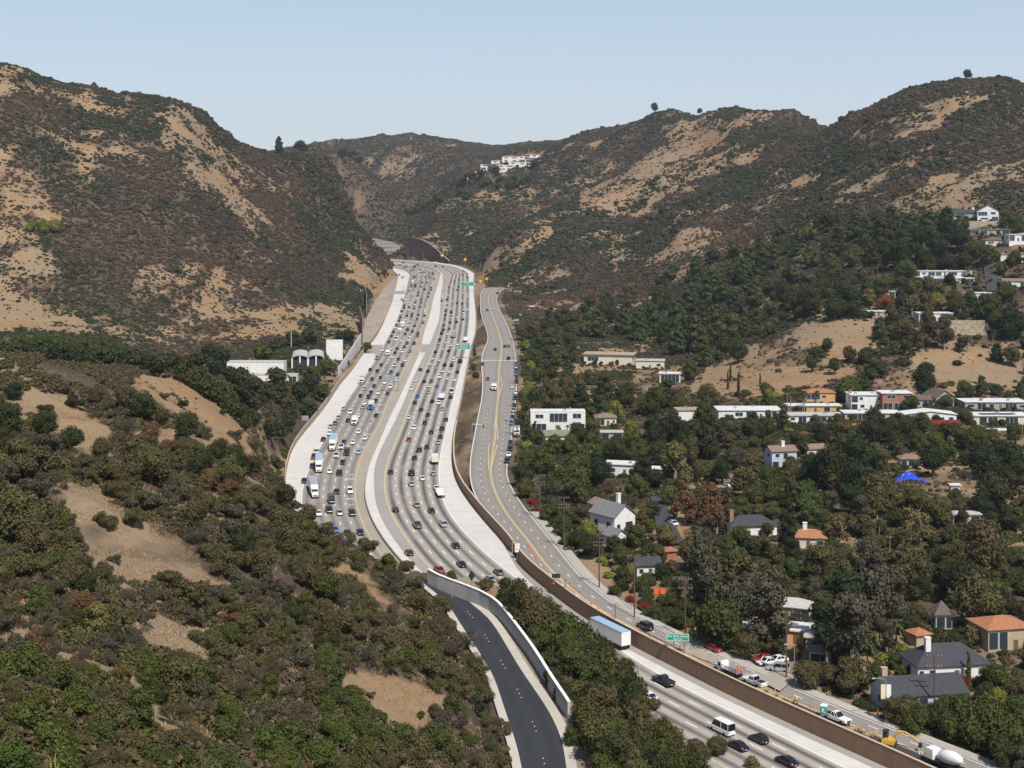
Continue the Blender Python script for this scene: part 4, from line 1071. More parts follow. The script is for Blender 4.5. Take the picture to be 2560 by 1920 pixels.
# picture-space lists of the traffic: zoom window (x0, y0, scale) then x y colour[type]
CC = {'w':'white','k':'black','s':'silver','g':'grey','r':'red','n':'navy','b':'blue','p':'pale blue','t':'tan','c':'cream','y':'yellow','d':'dark red'}
TT = {'':'sedan','h':'hatch','S':'suv','V':'van','P':'pickup','B':'box_truck','L':'semi_truck','F':'flatbed_truck','D':'dump_truck','T':'tow_truck','M':'motorcycle','U':'tractor'}
TRAFFIC = [((960,640,8.508), '''
290 235 w, 330 205 n, 390 190 w, 440 165 w, 480 140 w, 405 145 k, 440 250 n, 512 240 cB, 650 250 nV, 660 165 w, 715 190 k, 850 200 w, 895 195 w, 980 225 w, 1095 232 kS, 1195 252 w, 1245 242 r, 1360 302 w, 1440 342 w,
1695 332 k, 1670 412 g, 1500 545 g, 1595 522 k, 1395 582 s, 1375 675 g, 1790 465 d, 1790 522 y, 570 322 k, 620 302 r, 500 300 w, 700 312 w, 760 302 n, 830 302 w, 905 292 wS, 660 382 w, 730 342 w, 790 372 n, 850 362 k, 905 332 s,
960 382 n, 1040 362 n, 1050 396 n, 1085 452 w, 1065 497 r, 790 407 wS, 880 402 w, 970 432 b, 965 477 n, 880 462 k, 790 452 s, 650 482 rB, 665 515 w, 745 502 w, 750 562 s, 860 532 w, 940 532 w, 610 592 wB, 705 612 y, 810 582 k, 920 580 k, 900 622 y,
1025 582 w, 585 652 nS, 665 672 nB, 720 642 w, 790 672 k, 800 634 w, 860 742 nV, 1000 652 w, 1005 692 k, 1000 742 k, 570 702 k, 540 772 k, 555 712 w, 525 802 w, 640 752 s, 620 792 w, 610 832 w, 770 722 w, 735 802 k, 725 862 k, 830 842 sS, 870 802 w, 820 882 y,
960 812 k, 940 887 k, 470 932 w, 485 872 w, 375 942 r, 590 902 s, 585 947 w, 690 922 wS, 790 947 n, 790 1012 n, 415 982 k, 455 967 w, 440 1012 w, 430 1077 k, 420 1132 k, 560 1012 w, 545 1057 w, 530 1132 kS, 665 1012 k, 660 1052 w, 640 1142 k, 770 1102 k,
380 1152 w, 370 1197 k, 360 1242 w, 520 1162 w, 625 1192 w, 585 1262 k, 585 1305 n, 575 1352 s, 485 1292 k, 730 1277 k, 875 1162 w, 870 1202 w, 865 1245 w, 860 1292 k, 850 1362 w, 345 1332 k, 320 1402 k, 455 1372 w, 385 1525 wL, 540 1412 w, 700 1372 k, 680 1412 s,
830 1452 r, 515 1502 w, 650 1512 k, 775 1582 w, 270 1442 w, 260 1502 k, 235 1552 w, 330 1642 wB, 500 1602 kS, 600 1632 n, 195 1642 k, 395 467 k, 325 412 k, 405 662 w, 420 742 w,
1255 717 w, 1230 842 w, 1235 877 w, 1225 972 k, 1355 852 w, 1480 672 w, 1585 672 k, 1560 742 n, 1540 822 w, 1660 792 w, 1680 722 wV, 1785 727 s, 1770 812 w, 1765 872 w, 1335 947 k, 1330 1032 w, 1325 1117 w, 1310 1187 k, 1305 1277 k, 1290 1372 g, 1275 1492 r, 1260 1602 kS,
1220 1657 k, 1445 977 w, 1450 1072 s, 1440 1142 w, 1430 1222 kS, 1430 1332 wV, 1405 1442 k, 1385 1572 r, 1550 1022 k, 1560 1242 s, 1560 1332 w, 1540 1432 kS, 1650 962 w, 1665 1032 k, 1690 1232 wV, 1680 1372 k, 1770 1002 s, 1780 1162 w'''),
 ((900,800,6.9125), '''540 302 k, 645 300 w, 620 362 wV, 720 382 w, 780 267 d, 865 307 w, 835 367 w, 810 427 n, 930 432 nS, 990 305 r, 1000 255 k, 495 407 k, 380 542 wS, 540 512 w, 635 522 k, 600 592 k, 760 492 n, 730 572 wS, 860 567 g, 475 622 wB, 295 695 tB, 560 667 w, 660 702 d, 780 722 w, 360 802 k, 460 832 s,
595 820 wP, 730 812 kS, 170 887 k, 290 912 k, 530 927 n, 645 972 k, 490 982 s, 350 1024 k, 200 1052 k, 600 1062 w, 420 1114 wV, 235 1172 n, 520 1187 wS, 75 1222 s, 20 1114 cB, 180 1287 k, 310 1292 w, 470 1302 k, 140 1367 nS, 75 1472 w, 0 1345 k, 40 1547 s, 178 1562 bB, 265 1430 n,
1410 257 kS, 1515 267 wS, 1612 318 tL, 1370 362 n, 1345 427 p, 1485 412 w, 1560 462 w, 1680 442 w, 1822 382 wB, 1420 527 w, 1300 577 k, 1530 557 k, 1250 692 w, 1370 717 w, 1610 722 w, 1618 675 w, 1730 748 kD, 1205 787 w, 1460 807 kS, 1580 814 kS, 1305 852 s, 1040 887 k, 1170 912 k, 1420 912 w, 1550 922 w, 1680 927 k, 1370 1012 wS, 1500 1042 w, 1630 1062 w, 955 1067 w, 1105 1092 k,
1230 1082 b, 1325 1182 b, 1200 1172 w, 885 1217 w, 1180 1277 s, 1580 1277 wV, 990 1347 b, 1410 1385 wB, 1565 1367 k, 945 1457 d, 1245 1437 k, 1355 1467 wS, 1415 1572 s, 1050 1582 k'''),
 ((700,1000,4.608), '''950 107 s, 725 127 p, 805 167 wS, 665 227 s, 775 262 k, 850 298 wB, 890 212 w, 1100 205 k, 1035 265 kM, 625 292 g, 575 332 s, 900 395 w, 560 412 w, 975 467 w, 490 482 d, 835 517 w, 730 512 n, 700 578 wP, 597 593 wL, 415 645 cF, 765 647 kV, 645 678 wP, 905 630 p, 387 693 rP, 720 752 k, 370 792 n, 445 845 wL, 570 855 w, 685 880 kP, 280 967 k, 405 1138 wL,
810 1087 wS, 660 1092 k, 600 1202 kV, 575 1312 kS, 455 1347 w, 695 1342 s, 840 1347 kS, 515 1492 s, 650 1537 b, 800 1577 k, 940 1567 k,
1550 52 d, 1620 137 k, 1700 195 k, 1480 225 w, 1540 348 wS, 1665 287 k, 1910 252 k, 1865 357 kS, 1740 397 n, 1845 452 k, 1820 517 p, 1480 482 r, 1605 607 kS, 1690 572 k, 1550 697 k, 1785 748 cB, 1275 862 k, 1520 882 kP, 1770 882 s, 1645 937 w, 1520 1002 p, 1810 1047 w, 1860 1133 wT, 1585 1247 t, 1340 1302 k, 1755 1312 k, 1600 1492 gP, 1895 1472 sS'''),
 ((680,1050,3.456), '''1600 1118 k, 1655 1282 k, 1200 1182 d, 1465 1328 r, 1410 1392 s, 1910 1412 s, 1980 1352 g, 1715 1458 kS, 1965 1540 k, 1975 1625 k'''),
 ((1240,1425,3.3515), '''1470 990 kP, 1335 1112 w, 1975 1400 wV, 2095 1532 k'''),
 ((1900,1425,3.3515), '''60 1475 kh, 300 1665 k''')]
FWC = None
def lane_of(x, y):
    """(carriageway, lane number counted from the median, tangent) at a ground point"""
    c = {k: FW[k] for k in 'ABCDEFGH'}
    j = ((cA[:,0]-x)**2+(cA[:,1]-y)**2).argmin()
    best = None
    for i in range(max(0, j-6), min(NST-1, j+7)):
        d = (x-cA[i,0])**2+(y-cA[i,1])**2
        if best is None or d < best[0]: best = (d, i)
    # walk the cross sections to the one this point lies on
    best = None
    for i in range(max(0, j-14), min(NST, j+15)):
        a, h = FW['A'][i,:2], FW['H'][i,:2]; n = h-a; L = np.linalg.norm(n); n /= L
        p = np.array([x, y])-a; off = abs(p[0]*-n[1]+p[1]*n[0])
        if best is None or off < best[0]: best = (off, i, (p@n)/L)
    _, i, f = best
    fr = {k: np.linalg.norm(FW[k][i,:2]-FW['A'][i,:2])/np.linalg.norm(FW['H'][i,:2]-FW['A'][i,:2]) for k in FW}
    t = f; i0, i1 = max(0, i-2), min(NST-1, i+2)
    P = lambda q: FW['A'][q,:2]*(1-t)+FW['H'][q,:2]*t
    tan = P(i1)-P(i0); tan /= np.linalg.norm(tan)
    med = (fr['D']+fr['E'])/2
    if f < med:
        k = 5*(fr['C']-f)/(fr['C']-fr['B']); return 'southbound', (int(k)+1 if 0 <= k < 5 else 6 if k >= 5 else 1), tan, SEGL[i], i
    k = 5*(f-fr['F'])/(fr['G']-fr['F']); return 'northbound', (int(k)+1 if 0 <= k < 5 else 6 if k >= 5 else 1), tan, SEGL[i], i
ORD = ['zeroth','first','second','third','fourth','fifth','sixth','seventh','eighth','ninth','tenth','eleventh','twelfth','thirteenth','fourteenth','fifteenth','sixteenth','seventeenth','eighteenth','nineteenth','twentieth']
def ordw(n):
    if n <= 20: return ORD[n]
    return f"{n}{'th' if 10 < n % 100 < 14 else {1:'st',2:'nd',3:'rd'}.get(n % 10, 'th')}"
def make_traffic():
    cars = []
    for (x0, y0, s), txt in TRAFFIC:
        for it in txt.replace('\n', ' ').split(','):
            q = it.split()
            if len(q) != 3: continue
            u, v = x0+float(q[0])/s, y0+float(q[1])/s
            cars.append((u, v, CC[q[2][0]], TT[q[2][1:]]))
    out = []
    for ci, (u, v, col, kind) in enumerate(cars):
        if kind == 'sedan' and ci % 6 == 2: kind = 'hatch'
        y = fw_y(v); x = (u-U0)*y/F
        way, lane, tan, s, i = lane_of(x, y)
        half = {'semi_truck':8.3,'box_truck':3.5,'van':2.8,'pickup':2.8,'flatbed_truck':3.5,'dump_truck':3.5,'tow_truck':3.5}.get(kind, 2.3)
        d = tan if way == 'northbound' else -tan
        # the traced point is the visible lower end: tail of a northbound car, nose of a southbound one
        cx, cy = (x+d[0]*half, y+d[1]*half) if way == 'northbound' else (x-d[0]*half, y-d[1]*half)
        if v < 700:
            cx, cy = x, y
        rz = math.atan2(-d[0], d[1])
        box = roof = None
        if kind == 'box_truck': box = {'blue':'cream','tan':'white','white':'white','red':'red','navy':'navy','cream':'cream'}.get(col, 'white'); roof = 'teal' if col == 'tan' else 'white'
        if kind == 'semi_truck': box = 'tan' if col == 'tan' else 'white'; roof = 'pale blue' if v < 1200 else 'silver'
        pitch = math.atan(GR*d[1])
        o = vehicle(kind, col, (cx, cy, GR*cy+.012), rz, y < 640 and v > 0, box, roof, pitch)
        out.append(dict(o=o, col=col, kind=kind, way=way, lane=lane, s=s, u=u, v=v))
        o['group'] = f'traffic on the {way} carriageway'
    # the semi beside the oaks, parked-looking in the picture but moving north
    return out
def label_traffic(cars, marks):
    """every label: look, lane, and neighbours or the count from a landmark, whichever first singles it out"""
    from collections import Counter
    lanes = {}
    for c in cars: lanes.setdefault((c['way'], c['lane']), []).append(c)
    for k, L in lanes.items():
        L.sort(key=lambda c: -c['v'])
        for i, c in enumerate(L): c['i'] = i; c['L'] = L
    def nm(c): return f"{c['col']} {VWORD[c['kind']]}"
    def ln(c):
        return 'shoulder' if c['lane'] == 6 else f"{ORD[c['lane']]} {c['way']} lane from the median"
    def forms(c):
        L, i = c['L'], c['i']; yield f"{nm(c)} driving on the {c['way']} freeway"
        l = 'on the %s shoulder' % c['way'] if c['lane'] == 6 else f"in {c['way']} lane {c['lane']} from the median"
        yield f"{nm(c)} {l}"
        a = nm(L[i-1]) if i else None; b = nm(L[i+1]) if i+1 < len(L) else None
        if a: yield f"{nm(c)} {l}, directly beyond {a}"
        if b: yield f"{nm(c)} {l}, directly short of {b}"
        if a and b: yield f"{nm(c)} {l}, between {a} and {b}"
    pools = [list(forms(c)) for c in cars]
    cnt = Counter(f for p in pools for f in set(p))
    for c, p in zip(cars, pools):
        lab = next((f for f in p if cnt[f] == 1 and len(f.split()) <= 16), None)
        if lab is None:
            # count along the lane from the nearest landmark
            m = min(marks, key=lambda q: abs(q[1]-c['v'])); same = [q for q in c['L'] if (q['v'] >= m[1]) == (c['v'] >= m[1])]
            same.sort(key=lambda q: abs(q['v']-m[1])); n = same.index(c)+1
            side = 'short of' if c['v'] >= m[1] else 'beyond'
            l = f"{c['way']} shoulder" if c['lane'] == 6 else f"{c['way']} lane {c['lane']} from the median"
            l = f"{c['way']} shoulder" if c['lane'] == 6 else f"{c['way']} lane {c['lane']}"
            lab = f"{nm(c)}, {ordw(n)} {side} the {m[0]} in {l}"
        tag(c['o'], lab, c['o']['category'], c['o']['group'])
# ---------------------------------------------------------------- buildings
WALLM = {k: mat(k.replace(' ', '_')+'_wall', c, .85, noise=.10, scale=.6) for k, c in {
 'white': (.76,.75,.72), 'cream': (.66,.60,.47), 'orange': (.60,.36,.14), 'brick': (.34,.16,.095), 'tan': (.46,.36,.24), 'pale blue': (.50,.54,.60), 'grey': (.36,.35,.33), 'pink': (.55,.38,.29), 'yellow': (.66,.55,.30), 'brown': (.22,.15,.10)}.items()}
ROOFM = {k: mat(k.replace(' ', '_')+'_roof', c, .85, noise=.28, scale=1.6) for k, c in {
 'grey': (.20,.20,.20), 'dark grey': (.050,.052,.06), 'brown': (.24,.165,.12), 'tile': (.40,.165,.08), 'white': (.70,.69,.67), 'green grey': (.22,.225,.155), 'tan': (.42,.32,.21), 'pale': (.50,.48,.44), 'umber': (.13,.10,.085), 'blue grey': (.24,.27,.32)}.items()}
FRAME = mat('window_frame_white', (.70,.70,.68), .6); DOORM = mat('door_brown', (.16,.09,.05), .6); WGLASS = mat('window_glass', (.035,.045,.055), .12, spec=.6)
SOLAR = mat('solar_panel', (.03,.035,.06), .15)
HOUSES = []
def house(label, u, v, W, D, H, yaw=0, roof='flat', wall='white', rcol='white', nwin=3, storeys=1, chim=None, cat='house', y=None, rise=1.6, name='house', win=None, solar=False, over=.45, wing=None, tall=False, pad=True):
    HOUSES.append(dict(label=label, u=u, v=v, W=W, D=D, H=H, yaw=math.radians(yaw), roof=roof, wall=wall, rcol=rcol, nwin=nwin, st=storeys, chim=chim, cat=cat, y=y, rise=rise, name=name, solar=solar, over=over, wing=wing, tall=tall, pad=pad))
def place_houses():
    for h in HOUSES:
        y = h['y'] or find_y(h['u'], h['v'], lambda Y: 0*Y, 150)
        x = (h['u']-U0)*y/F
        k = y/F if h['W'] > 40 else None      # widths above 40 are photo pixels
        if k: h['W'] *= k; h['D'] = h['D']*h['W'] if h['D'] < 3 else h['D']
        elif h['D'] < 3: h['D'] *= h['W']
        c, s = math.cos(h['yaw']), math.sin(h['yaw'])
        h['c'] = (x-s*h['D']/2, y+c*h['D']/2)
        h['z'] = tz(x, y)
        if h['pad']: PADS.append((h['c'][0], h['c'][1], h['z'], .56*max(h['W'], h['D'])))
    _col.clear()
def roof_mesh(kind, W, D, z, over, rise):
    a, b = W/2+over, D/2+over; m = MB(); t = .18
    if kind == 'flat': m.box(-a, a, -b, b, z, z+.28)
    elif kind == 'gx':
        m.add([(-a,-b,z),(a,-b,z),(a,b,z),(-a,b,z),(-a,0,z+rise),(a,0,z+rise),(-a,-b,z+t),(a,-b,z+t),(a,b,z+t),(-a,b,z+t),(-a,0,z+rise+t),(a,0,z+rise+t)],
              [(6,7,11,10),(8,9,10,11),(1,0,4,5),(3,2,5,4),(0,1,7,6),(2,3,9,8),(0,6,10,4),(9,3,4,10),(7,1,5,11),(2,8,11,5)])
    elif kind == 'gy':
        m.add([(-a,-b,z),(a,-b,z),(a,b,z),(-a,b,z),(0,-b,z+rise),(0,b,z+rise),(-a,-b,z+t),(a,-b,z+t),(a,b,z+t),(-a,b,z+t),(0,-b,z+rise+t),(0,b,z+rise+t)],
              [(7,8,11,10),(9,6,10,11),(0,4,5,3),(1,2,5,4),(0,6,9,3)[::-1],(1,2,8,7),(0,6,10,4)[::-1],(1,4,10,7)[::-1],(3,5,11,9)[::-1],(2,8,11,5)[::-1]])
    elif kind == 'hip':
        q = min(a, b); r0 = max(0.05, a-q)
        if a >= b: p = [(-r0,0,z+rise),(r0,0,z+rise)]; f = [(4,5,9,8),(5,6,9),(6,7,8,9),(7,4,8)]
        else: p = [(0,-(b-q),z+rise),(0,(b-q),z+rise)]; f = [(4,5,8),(5,6,9,8),(6,7,9),(7,4,8,9)]
        m.add([(-a,-b,z),(a,-b,z),(a,b,z),(-a,b,z),(-a,-b,z+t),(a,-b,z+t),(a,b,z+t),(-a,b,z+t)]+p, f+[(3,2,1,0),(0,1,5,4),(1,2,6,5),(2,3,7,6),(3,0,4,7)])
    elif kind == 'butterfly':
        m.add([(-a,-b,z+rise),(0,-b,z),(a,-b,z+rise),(-a,b,z+rise),(0,b,z),(a,b,z+rise)]+[(-a,-b,z+rise+t),(0,-b,z+t),(a,-b,z+rise+t),(-a,b,z+rise+t),(0,b,z+t),(a,b,z+rise+t)],
              [(6,7,10,9),(7,8,11,10),(0,1,7,6),(1,2,8,7),(1,0,3,4),(2,1,4,5),(0,6,9,3),(8,2,5,11)])
    return m
def build_house(h):
    W, D, H = h['W'], h['D'], h['H']
    t = thing(h['name'], h['label'], h['cat'], (h['c'][0], h['c'][1], h['z']), h['yaw'], 'houses and buildings of the canyon')
    wm, rm = WALLM[h['wall']], ROOFM[h['rcol']]; rw0 = random.Random(int(h['u']))
    w = MB().box(-W/2, W/2, -D/2, D/2, -3.0, H)
    if h['roof'] == 'gy': w.add([(-W/2,-D/2,H+.003),(W/2,-D/2,H+.003),(0,-D/2,H+h['rise']),(-W/2,D/2,H+.003),(W/2,D/2,H+.003),(0,D/2,H+h['rise'])], [(0,1,2),(4,3,5),(0,2,5,3),(2,1,4,5)])
    if h['roof'] == 'gx': w.add([(-W/2,-D/2,H+.003),(-W/2,D/2,H+.003),(-W/2,0,H+h['rise']),(W/2,-D/2,H+.003),(W/2,D/2,H+.003),(W/2,0,H+h['rise'])], [(1,0,2),(3,4,5),(0,3,5,2),(4,1,2,5)])
    if h['roof'] == 'butterfly': w.box(-W/2, W/2, -D/2, D/2, H+.002, H+.15)
    w.build('wall', wm, t)
    r = roof_mesh(h['roof'], W, D, H+.004, h['over'], h['rise']).build('roof', rm, t)
    if h['roof'] == 'flat' and W > 9 and h['nwin']:
        for q in range(2):
            vx, vy = rw0.uniform(-.4,.4)*W, rw0.uniform(-.3,.3)*D; MB().box(vx-.5,vx+.5,vy-.4,vy+.4,H+.284,H+.95).build('roof_unit', STEEL, r)
    if h['solar']:
        MB().box(-W*.3, W*.3, -D*.32, D*.1, H+.30, H+.36).build('solar_panel', SOLAR, r)
    if h['chim']:
        cx, cy, cm = h['chim']; ck = WALLM[cm]
        MB().box(cx*W-.55, cx*W+.55, cy*D-.45, cy*D+.45, H-.3, H+(h['rise'] if h['roof'] != 'flat' else 0)+1.5).box(cx*W-.62, cx*W+.62, cy*D-.52, cy*D+.52, H+(h['rise'] if h['roof'] != 'flat' else 0)+1.5, H+(h['rise'] if h['roof'] != 'flat' else 0)+1.68).build('chimney', ck, r)
    n = h['nwin']; sh = H/h['st']; rw = random.Random(int(h['u']*7+h['v']))
    for st in range(h['st']):
        cuts = np.cumsum([rw.uniform(.6, 1.6) for i in range(n)]) if n else []
        cuts = [0]+[q/cuts[-1] for q in cuts] if n else []
        for i in range(n):
            x0_, x1_ = (cuts[i]-.5)*W, (cuts[i+1]-.5)*W; x = (x0_+x1_)/2; q = rw.random(); slot = x1_-x0_
            if st == 0 and i == n//2 and n > 2:
                MB().box(x-.5, x+.5, -D/2-.06, -D/2+.04, .05, min(2.1, sh-.3)).build('door', DOORM, t); continue
            if q < .18 and n > 2: continue
            big = q > .58; ww = slot*(.86 if big else rw.uniform(.35, .6)); z0 = st*sh+(.25 if big else sh*rw.uniform(.3, .42)); hh = (sh-.75 if big else sh*rw.uniform(.32, .45))
            f = MB(); bars = [x-ww/2+ww*j/(max(1, int(ww/1.5))) for j in range(1, max(1, int(ww/1.5)))]
            for (a, b, c, d) in [(x-ww/2-.08,x+ww/2+.08,z0-.08,z0),(x-ww/2-.08,x+ww/2+.08,z0+hh,z0+hh+.08),(x-ww/2-.08,x-ww/2,z0,z0+hh),(x+ww/2,x+ww/2+.08,z0,z0+hh)]+[(g-.04,g+.04,z0,z0+hh) for g in bars]: f.box(a, b, -D/2-.09, -D/2-.035, c, d)
            wf = MB().box(x-ww/2, x+ww/2, -D/2-.03, -D/2+.02, z0, z0+hh).build('window', WGLASS, t); f.build('frame', FRAME, wf)
    if n:
        for s in (-1, 1):
            for i in range(max(1, int(D/5))):
                yy_ = (i+.5)/max(1, int(D/5))*D-D/2; z0 = (h['st']-1)*sh+sh*.3
                wf = MB().box(s*W/2-.02 if s < 0 else W/2-.02, s*W/2+.03 if s > 0 else -W/2+.02, yy_-.7, yy_+.7, z0, z0+sh*.42).build('window', WGLASS, t)
    h['o'] = t
    return t
def list_houses():
    H = house
    # the row along the foot of the bare slope
    H('long white flat roofed house with big dark windows left of the orange stucco house', 1875, 1047, 157, .45, 3.4, 0, 'flat', 'white', 'white', 6)
    H('orange stucco house with a low red hip roof above a white flat wing', 2052, 1018, 72, .7, 6.0, 0, 'hip', 'orange', 'tile', 4, 2, rise=1.5)
    H('flat roofed orange wing spread in front of the orange stucco house', 2037, 1033, 132, .30, 2.9, 0, 'flat', 'orange', 'white', 5, name='house_wing')
    H('low white house with pale flat roof just below the orange stucco house', 2032, 1058, 154, .35, 2.9, 0, 'flat', 'white', 'pale', 7)
    H('two storey white house with long dark windows joined to the brick box', 2168, 1026, 80, .7, 6.2, 0, 'flat', 'white', 'white', 4, 2, (-.45,0,'brick'))
    H('two storey brick house with two white window strips under a thin white roof', 2243, 1025, 73, .75, 6.6, 0, 'flat', 'brick', 'white', 2, 2)
    H('low pink house with white flat roof below the two storey brick house', 2182, 1050, 139, .35, 2.7, 0, 'flat', 'pink', 'white', 5)
    H('dark grey gabled house with brown roof right of the brick house', 2362, 1020, 52, 1.1, 4.2, 18, 'gy', 'grey', 'umber', 2, rise=3.0)
    H('low wing with brown roof left of the grey gabled house', 2312, 1019, 48, .8, 3.0, 8, 'gx', 'grey', 'umber', 2, rise=1.4, name='house_wing')
    H('white house with shallow white gables and dark glass above the red deck fence', 2327, 1056, 128, .4, 3.0, 0, 'gy', 'white', 'white', 6, rise=1.2)
    H('long pale house with flat white roofs and a brick chimney at the picture edge', 2490, 1025, 155, .4, 3.2, 0, 'flat', 'grey', 'white', 6, 1, (-.2,-.2,'brick'))
    H('cream house with solar panels on a pale roof above the stilted white deck', 2500, 1062, 150, .4, 3.4, 0, 'flat', 'cream', 'white', 6, solar=True)
    # among the trees
    H('pale blue two storey house with brown roof and white chimney among the oaks', 1961, 1170, 66, .7, 5.4, 12, 'gx', 'pale blue', 'brown', 3, 2, (.05,-.1,'white'), rise=1.5)
    H('low house with brown gable roof half hidden right of the pale blue house', 2040, 1142, 48, .6, 2.6, 12, 'gx', 'cream', 'brown', 2, rise=1.5)
    H('small cream house with brown shingle roof above the blue tarp', 2279, 1168, 54, .6, 2.6, 0, 'hip', 'cream', 'brown', 2, rise=1.5)
    H('tiny white shed with open dark front right of the stick fence', 2389, 1232, 2.6, .8, 2.2, 0, 'flat', 'white', 'white', 1, name='shed', cat='shed')
    H('low house with a mottled white grey flat roof below the stick fence', 2417, 1310, 69, .5, 2.6, 0, 'flat', 'cream', 'pale', 3)
    H('white house with dark grey hip roof and brick chimney left of the tall conifer', 1885, 1345, 120, .55, 3.2, 10, 'hip', 'white', 'dark grey', 4, 1, (-.42,-.1,'brick'), rise=2.4)
    H('house of several orange tile roofs with white chimneys right of the tall conifer', 2022, 1372, 86, .6, 2.8, -10, 'hip', 'cream', 'tile', 3, 1, (-.1,0,'white'), rise=1.9)
    H('big white two storey villa with flat roof behind palm trees by the boulevard', 1395, 1082, 137, .35, 8.2, 0, 'flat', 'white', 'white', 3, 2, name='villa', over=.05)
    H('long low building with green grey hip roof in front of the white villa', 1398, 1108, 130, .5, 2.6, 0, 'hip', 'cream', 'green grey', 4, rise=1.7, name='building', cat='building')
    H('house with brown hip roof and white posts right of the white villa', 1515, 1064, 52, .8, 3.2, 0, 'hip', 'cream', 'brown', 3, rise=1.7)
    H('beige house with flat brown roof and two dark windows below the brown hip roof', 1530, 1104, 54, .6, 3.4, 0, 'flat', 'tan', 'pale', 3)
    H('white house with tan flat roof left of the long white house', 1728, 1054, 66, .7, 4.6, 5, 'flat', 'white', 'tan', 3, 1)
    H('white modern house with layered flat roofs half hidden by green trees', 1560, 1190, 96, .5, 3.6, -14, 'flat', 'white', 'white', 3)
    H('low white carport wing right of the white modern house', 1640, 1194, 60, .6, 2.6, -10, 'flat', 'white', 'white', 0, name='house_wing')
    H('white gabled house with grey shingle roof and white chimney by the boulevard trees', 1562, 1338, 70, 1.3, 5.2, 38, 'gy', 'white', 'grey', 2, 1, (.52,.2,'white'), rise=3.2)
    H('small white gabled annex in front of the white gabled house', 1552, 1366, 42, 1.0, 2.6, 38, 'gy', 'white', 'grey', 1, rise=2.0, name='annex', cat='annex')
    H('house with pale brown roof peeping out behind the white gabled house', 1510, 1284, 52, .7, 2.8, 30, 'gy', 'cream', 'brown', 2, rise=1.4)
    H('small house with dark grey gable roof above the orange fence panels', 1622, 1442, 60, .7, 2.8, 10, 'gx', 'white', 'dark grey', 3, rise=1.7)
    H('red brick garden room beside the side street', 1676, 1404, 3.6, 1.0, 2.6, 20, 'flat', 'brick', 'tile', 0, name='garden_room', cat='garden room')
    H('pale yellow house with white porch half hidden under a grey tree', 1975, 1556, 100, .6, 3.4, -20, 'hip', 'yellow', 'pale', 3, rise=1.6)
    H('orange walled house with dark solar panels on a white flat roof', 1985, 1610, 115, .6, 2.8, -18, 'flat', 'orange', 'white', 3, solar=True)
    H('tan walled house with pale flat roof beside the queen palms', 2058, 1632, 86, .7, 3.0, -14, 'flat', 'tan', 'pale', 2)
    H('low orange walled garage with grey flat roof below the tan walled house', 2050, 1658, 54, .7, 2.4, -14, 'flat', 'orange', 'grey', 1, name='garage', cat='garage')
    H('low shed with orange and white roof beside the dense green tree', 1850, 1598, 100, .5, 2.4, -25, 'flat', 'brick', 'pale', 2, name='shed', cat='shed')
    H('wide house with dark grey hip roof and white chimney below the tile roof', 2385, 1702, 190, .55, 3.0, 8, 'hip', 'white', 'dark grey', 6, 1, (-.28,-.15,'white'), rise=3.4)
    H('house with dark grey gable roof and stone chimney behind the lamp post', 2320, 1778, 210, .5, 3.0, 10, 'gx', 'pale blue', 'dark grey', 5, 1, (-.42,.1,'tan'), rise=2.6)
    H('tan house with orange tile hip roof at the right picture edge', 2525, 1625, 120, .8, 4.4, 12, 'hip', 'tan', 'tile', 4, 1, rise=1.8)
    H('small cottage with steep brown roof among the dark eucalyptus trees', 2360, 1574, 40.5, 1.0, 3.2, 0, 'hip', 'white', 'umber', 2, rise=2.8, name='cottage')
    H('little tile roofed gazebo left of the wide dark grey hip roof', 2309, 1616, 3.6, 1.0, 2.4, 20, 'hip', 'tan', 'tile', 0, rise=1.2, name='gazebo', cat='gazebo')
    # upper right hillside
    H('white gabled house with tall windows and dark roof at the top of the gardens', 2470, 552, 50, 1.2, 6.5, -14, 'gy', 'white', 'dark grey', 2, 2, rise=3.8)
    H('dark roofed wing left of the white gabled hilltop house', 2412, 549, 62, .6, 4.0, -8, 'gx', 'grey', 'dark grey', 4, 1, (.38,0,'white'), rise=2.4, name='house_wing')
    H('low house with long grey flat roof under the hilltop retaining wall', 2476, 586, 98, .4, 2.8, 0, 'flat', 'grey', 'grey', 5)
    H('house with grey brown hip roof below the long grey flat roof', 2494, 612, 60, .7, 2.8, 0, 'hip', 'cream', 'umber', 3, rise=2.0)
    H('white house with stepped white walls at the right edge of the upper gardens', 2545, 604, 44, .8, 4.0, 0, 'flat', 'white', 'white', 3)
    H('white house with orange roof and blue shadowed side beside the upper street', 2536, 655, 66, .7, 4.6, -10, 'flat', 'white', 'tile', 3)
    H('white house with brown roof beside the bend of the upper street', 2540, 722, 60, .8, 4.0, -8, 'gx', 'white', 'brown', 3, rise=1.4)
    H('white terraced house, upper tier of three flat roofs left of the upper street', 2365, 690, 130, .25, 2.6, 0, 'flat', 'white', 'white', 7)
    H('white terraced house, middle tier of three flat roofs left of the upper street', 2350, 706, 116, .25, 2.6, 0, 'flat', 'white', 'white', 6)
    H('white terraced house, lowest tier of three flat roofs left of the upper street', 2384, 723, 104, .25, 2.4, 0, 'flat', 'white', 'white', 4)
    H('long plain white wall building below the upper street', 2452, 746, 64, .5, 2.8, 0, 'flat', 'white', 'white', 0, name='outbuilding', cat='outbuilding')
    H('white flat house behind the red tree', 2212, 745, 52, .6, 3.6, 0, 'flat', 'white', 'white', 3)
    H('low house with white fascia under the red tree', 2196, 791, 48, .6, 2.6, 0, 'flat', 'grey', 'white', 3)
    H('white house with bright flat roof behind the tall dark eucalyptus trees', 2340, 803, 84, .5, 4.0, 0, 'flat', 'white', 'white', 4)
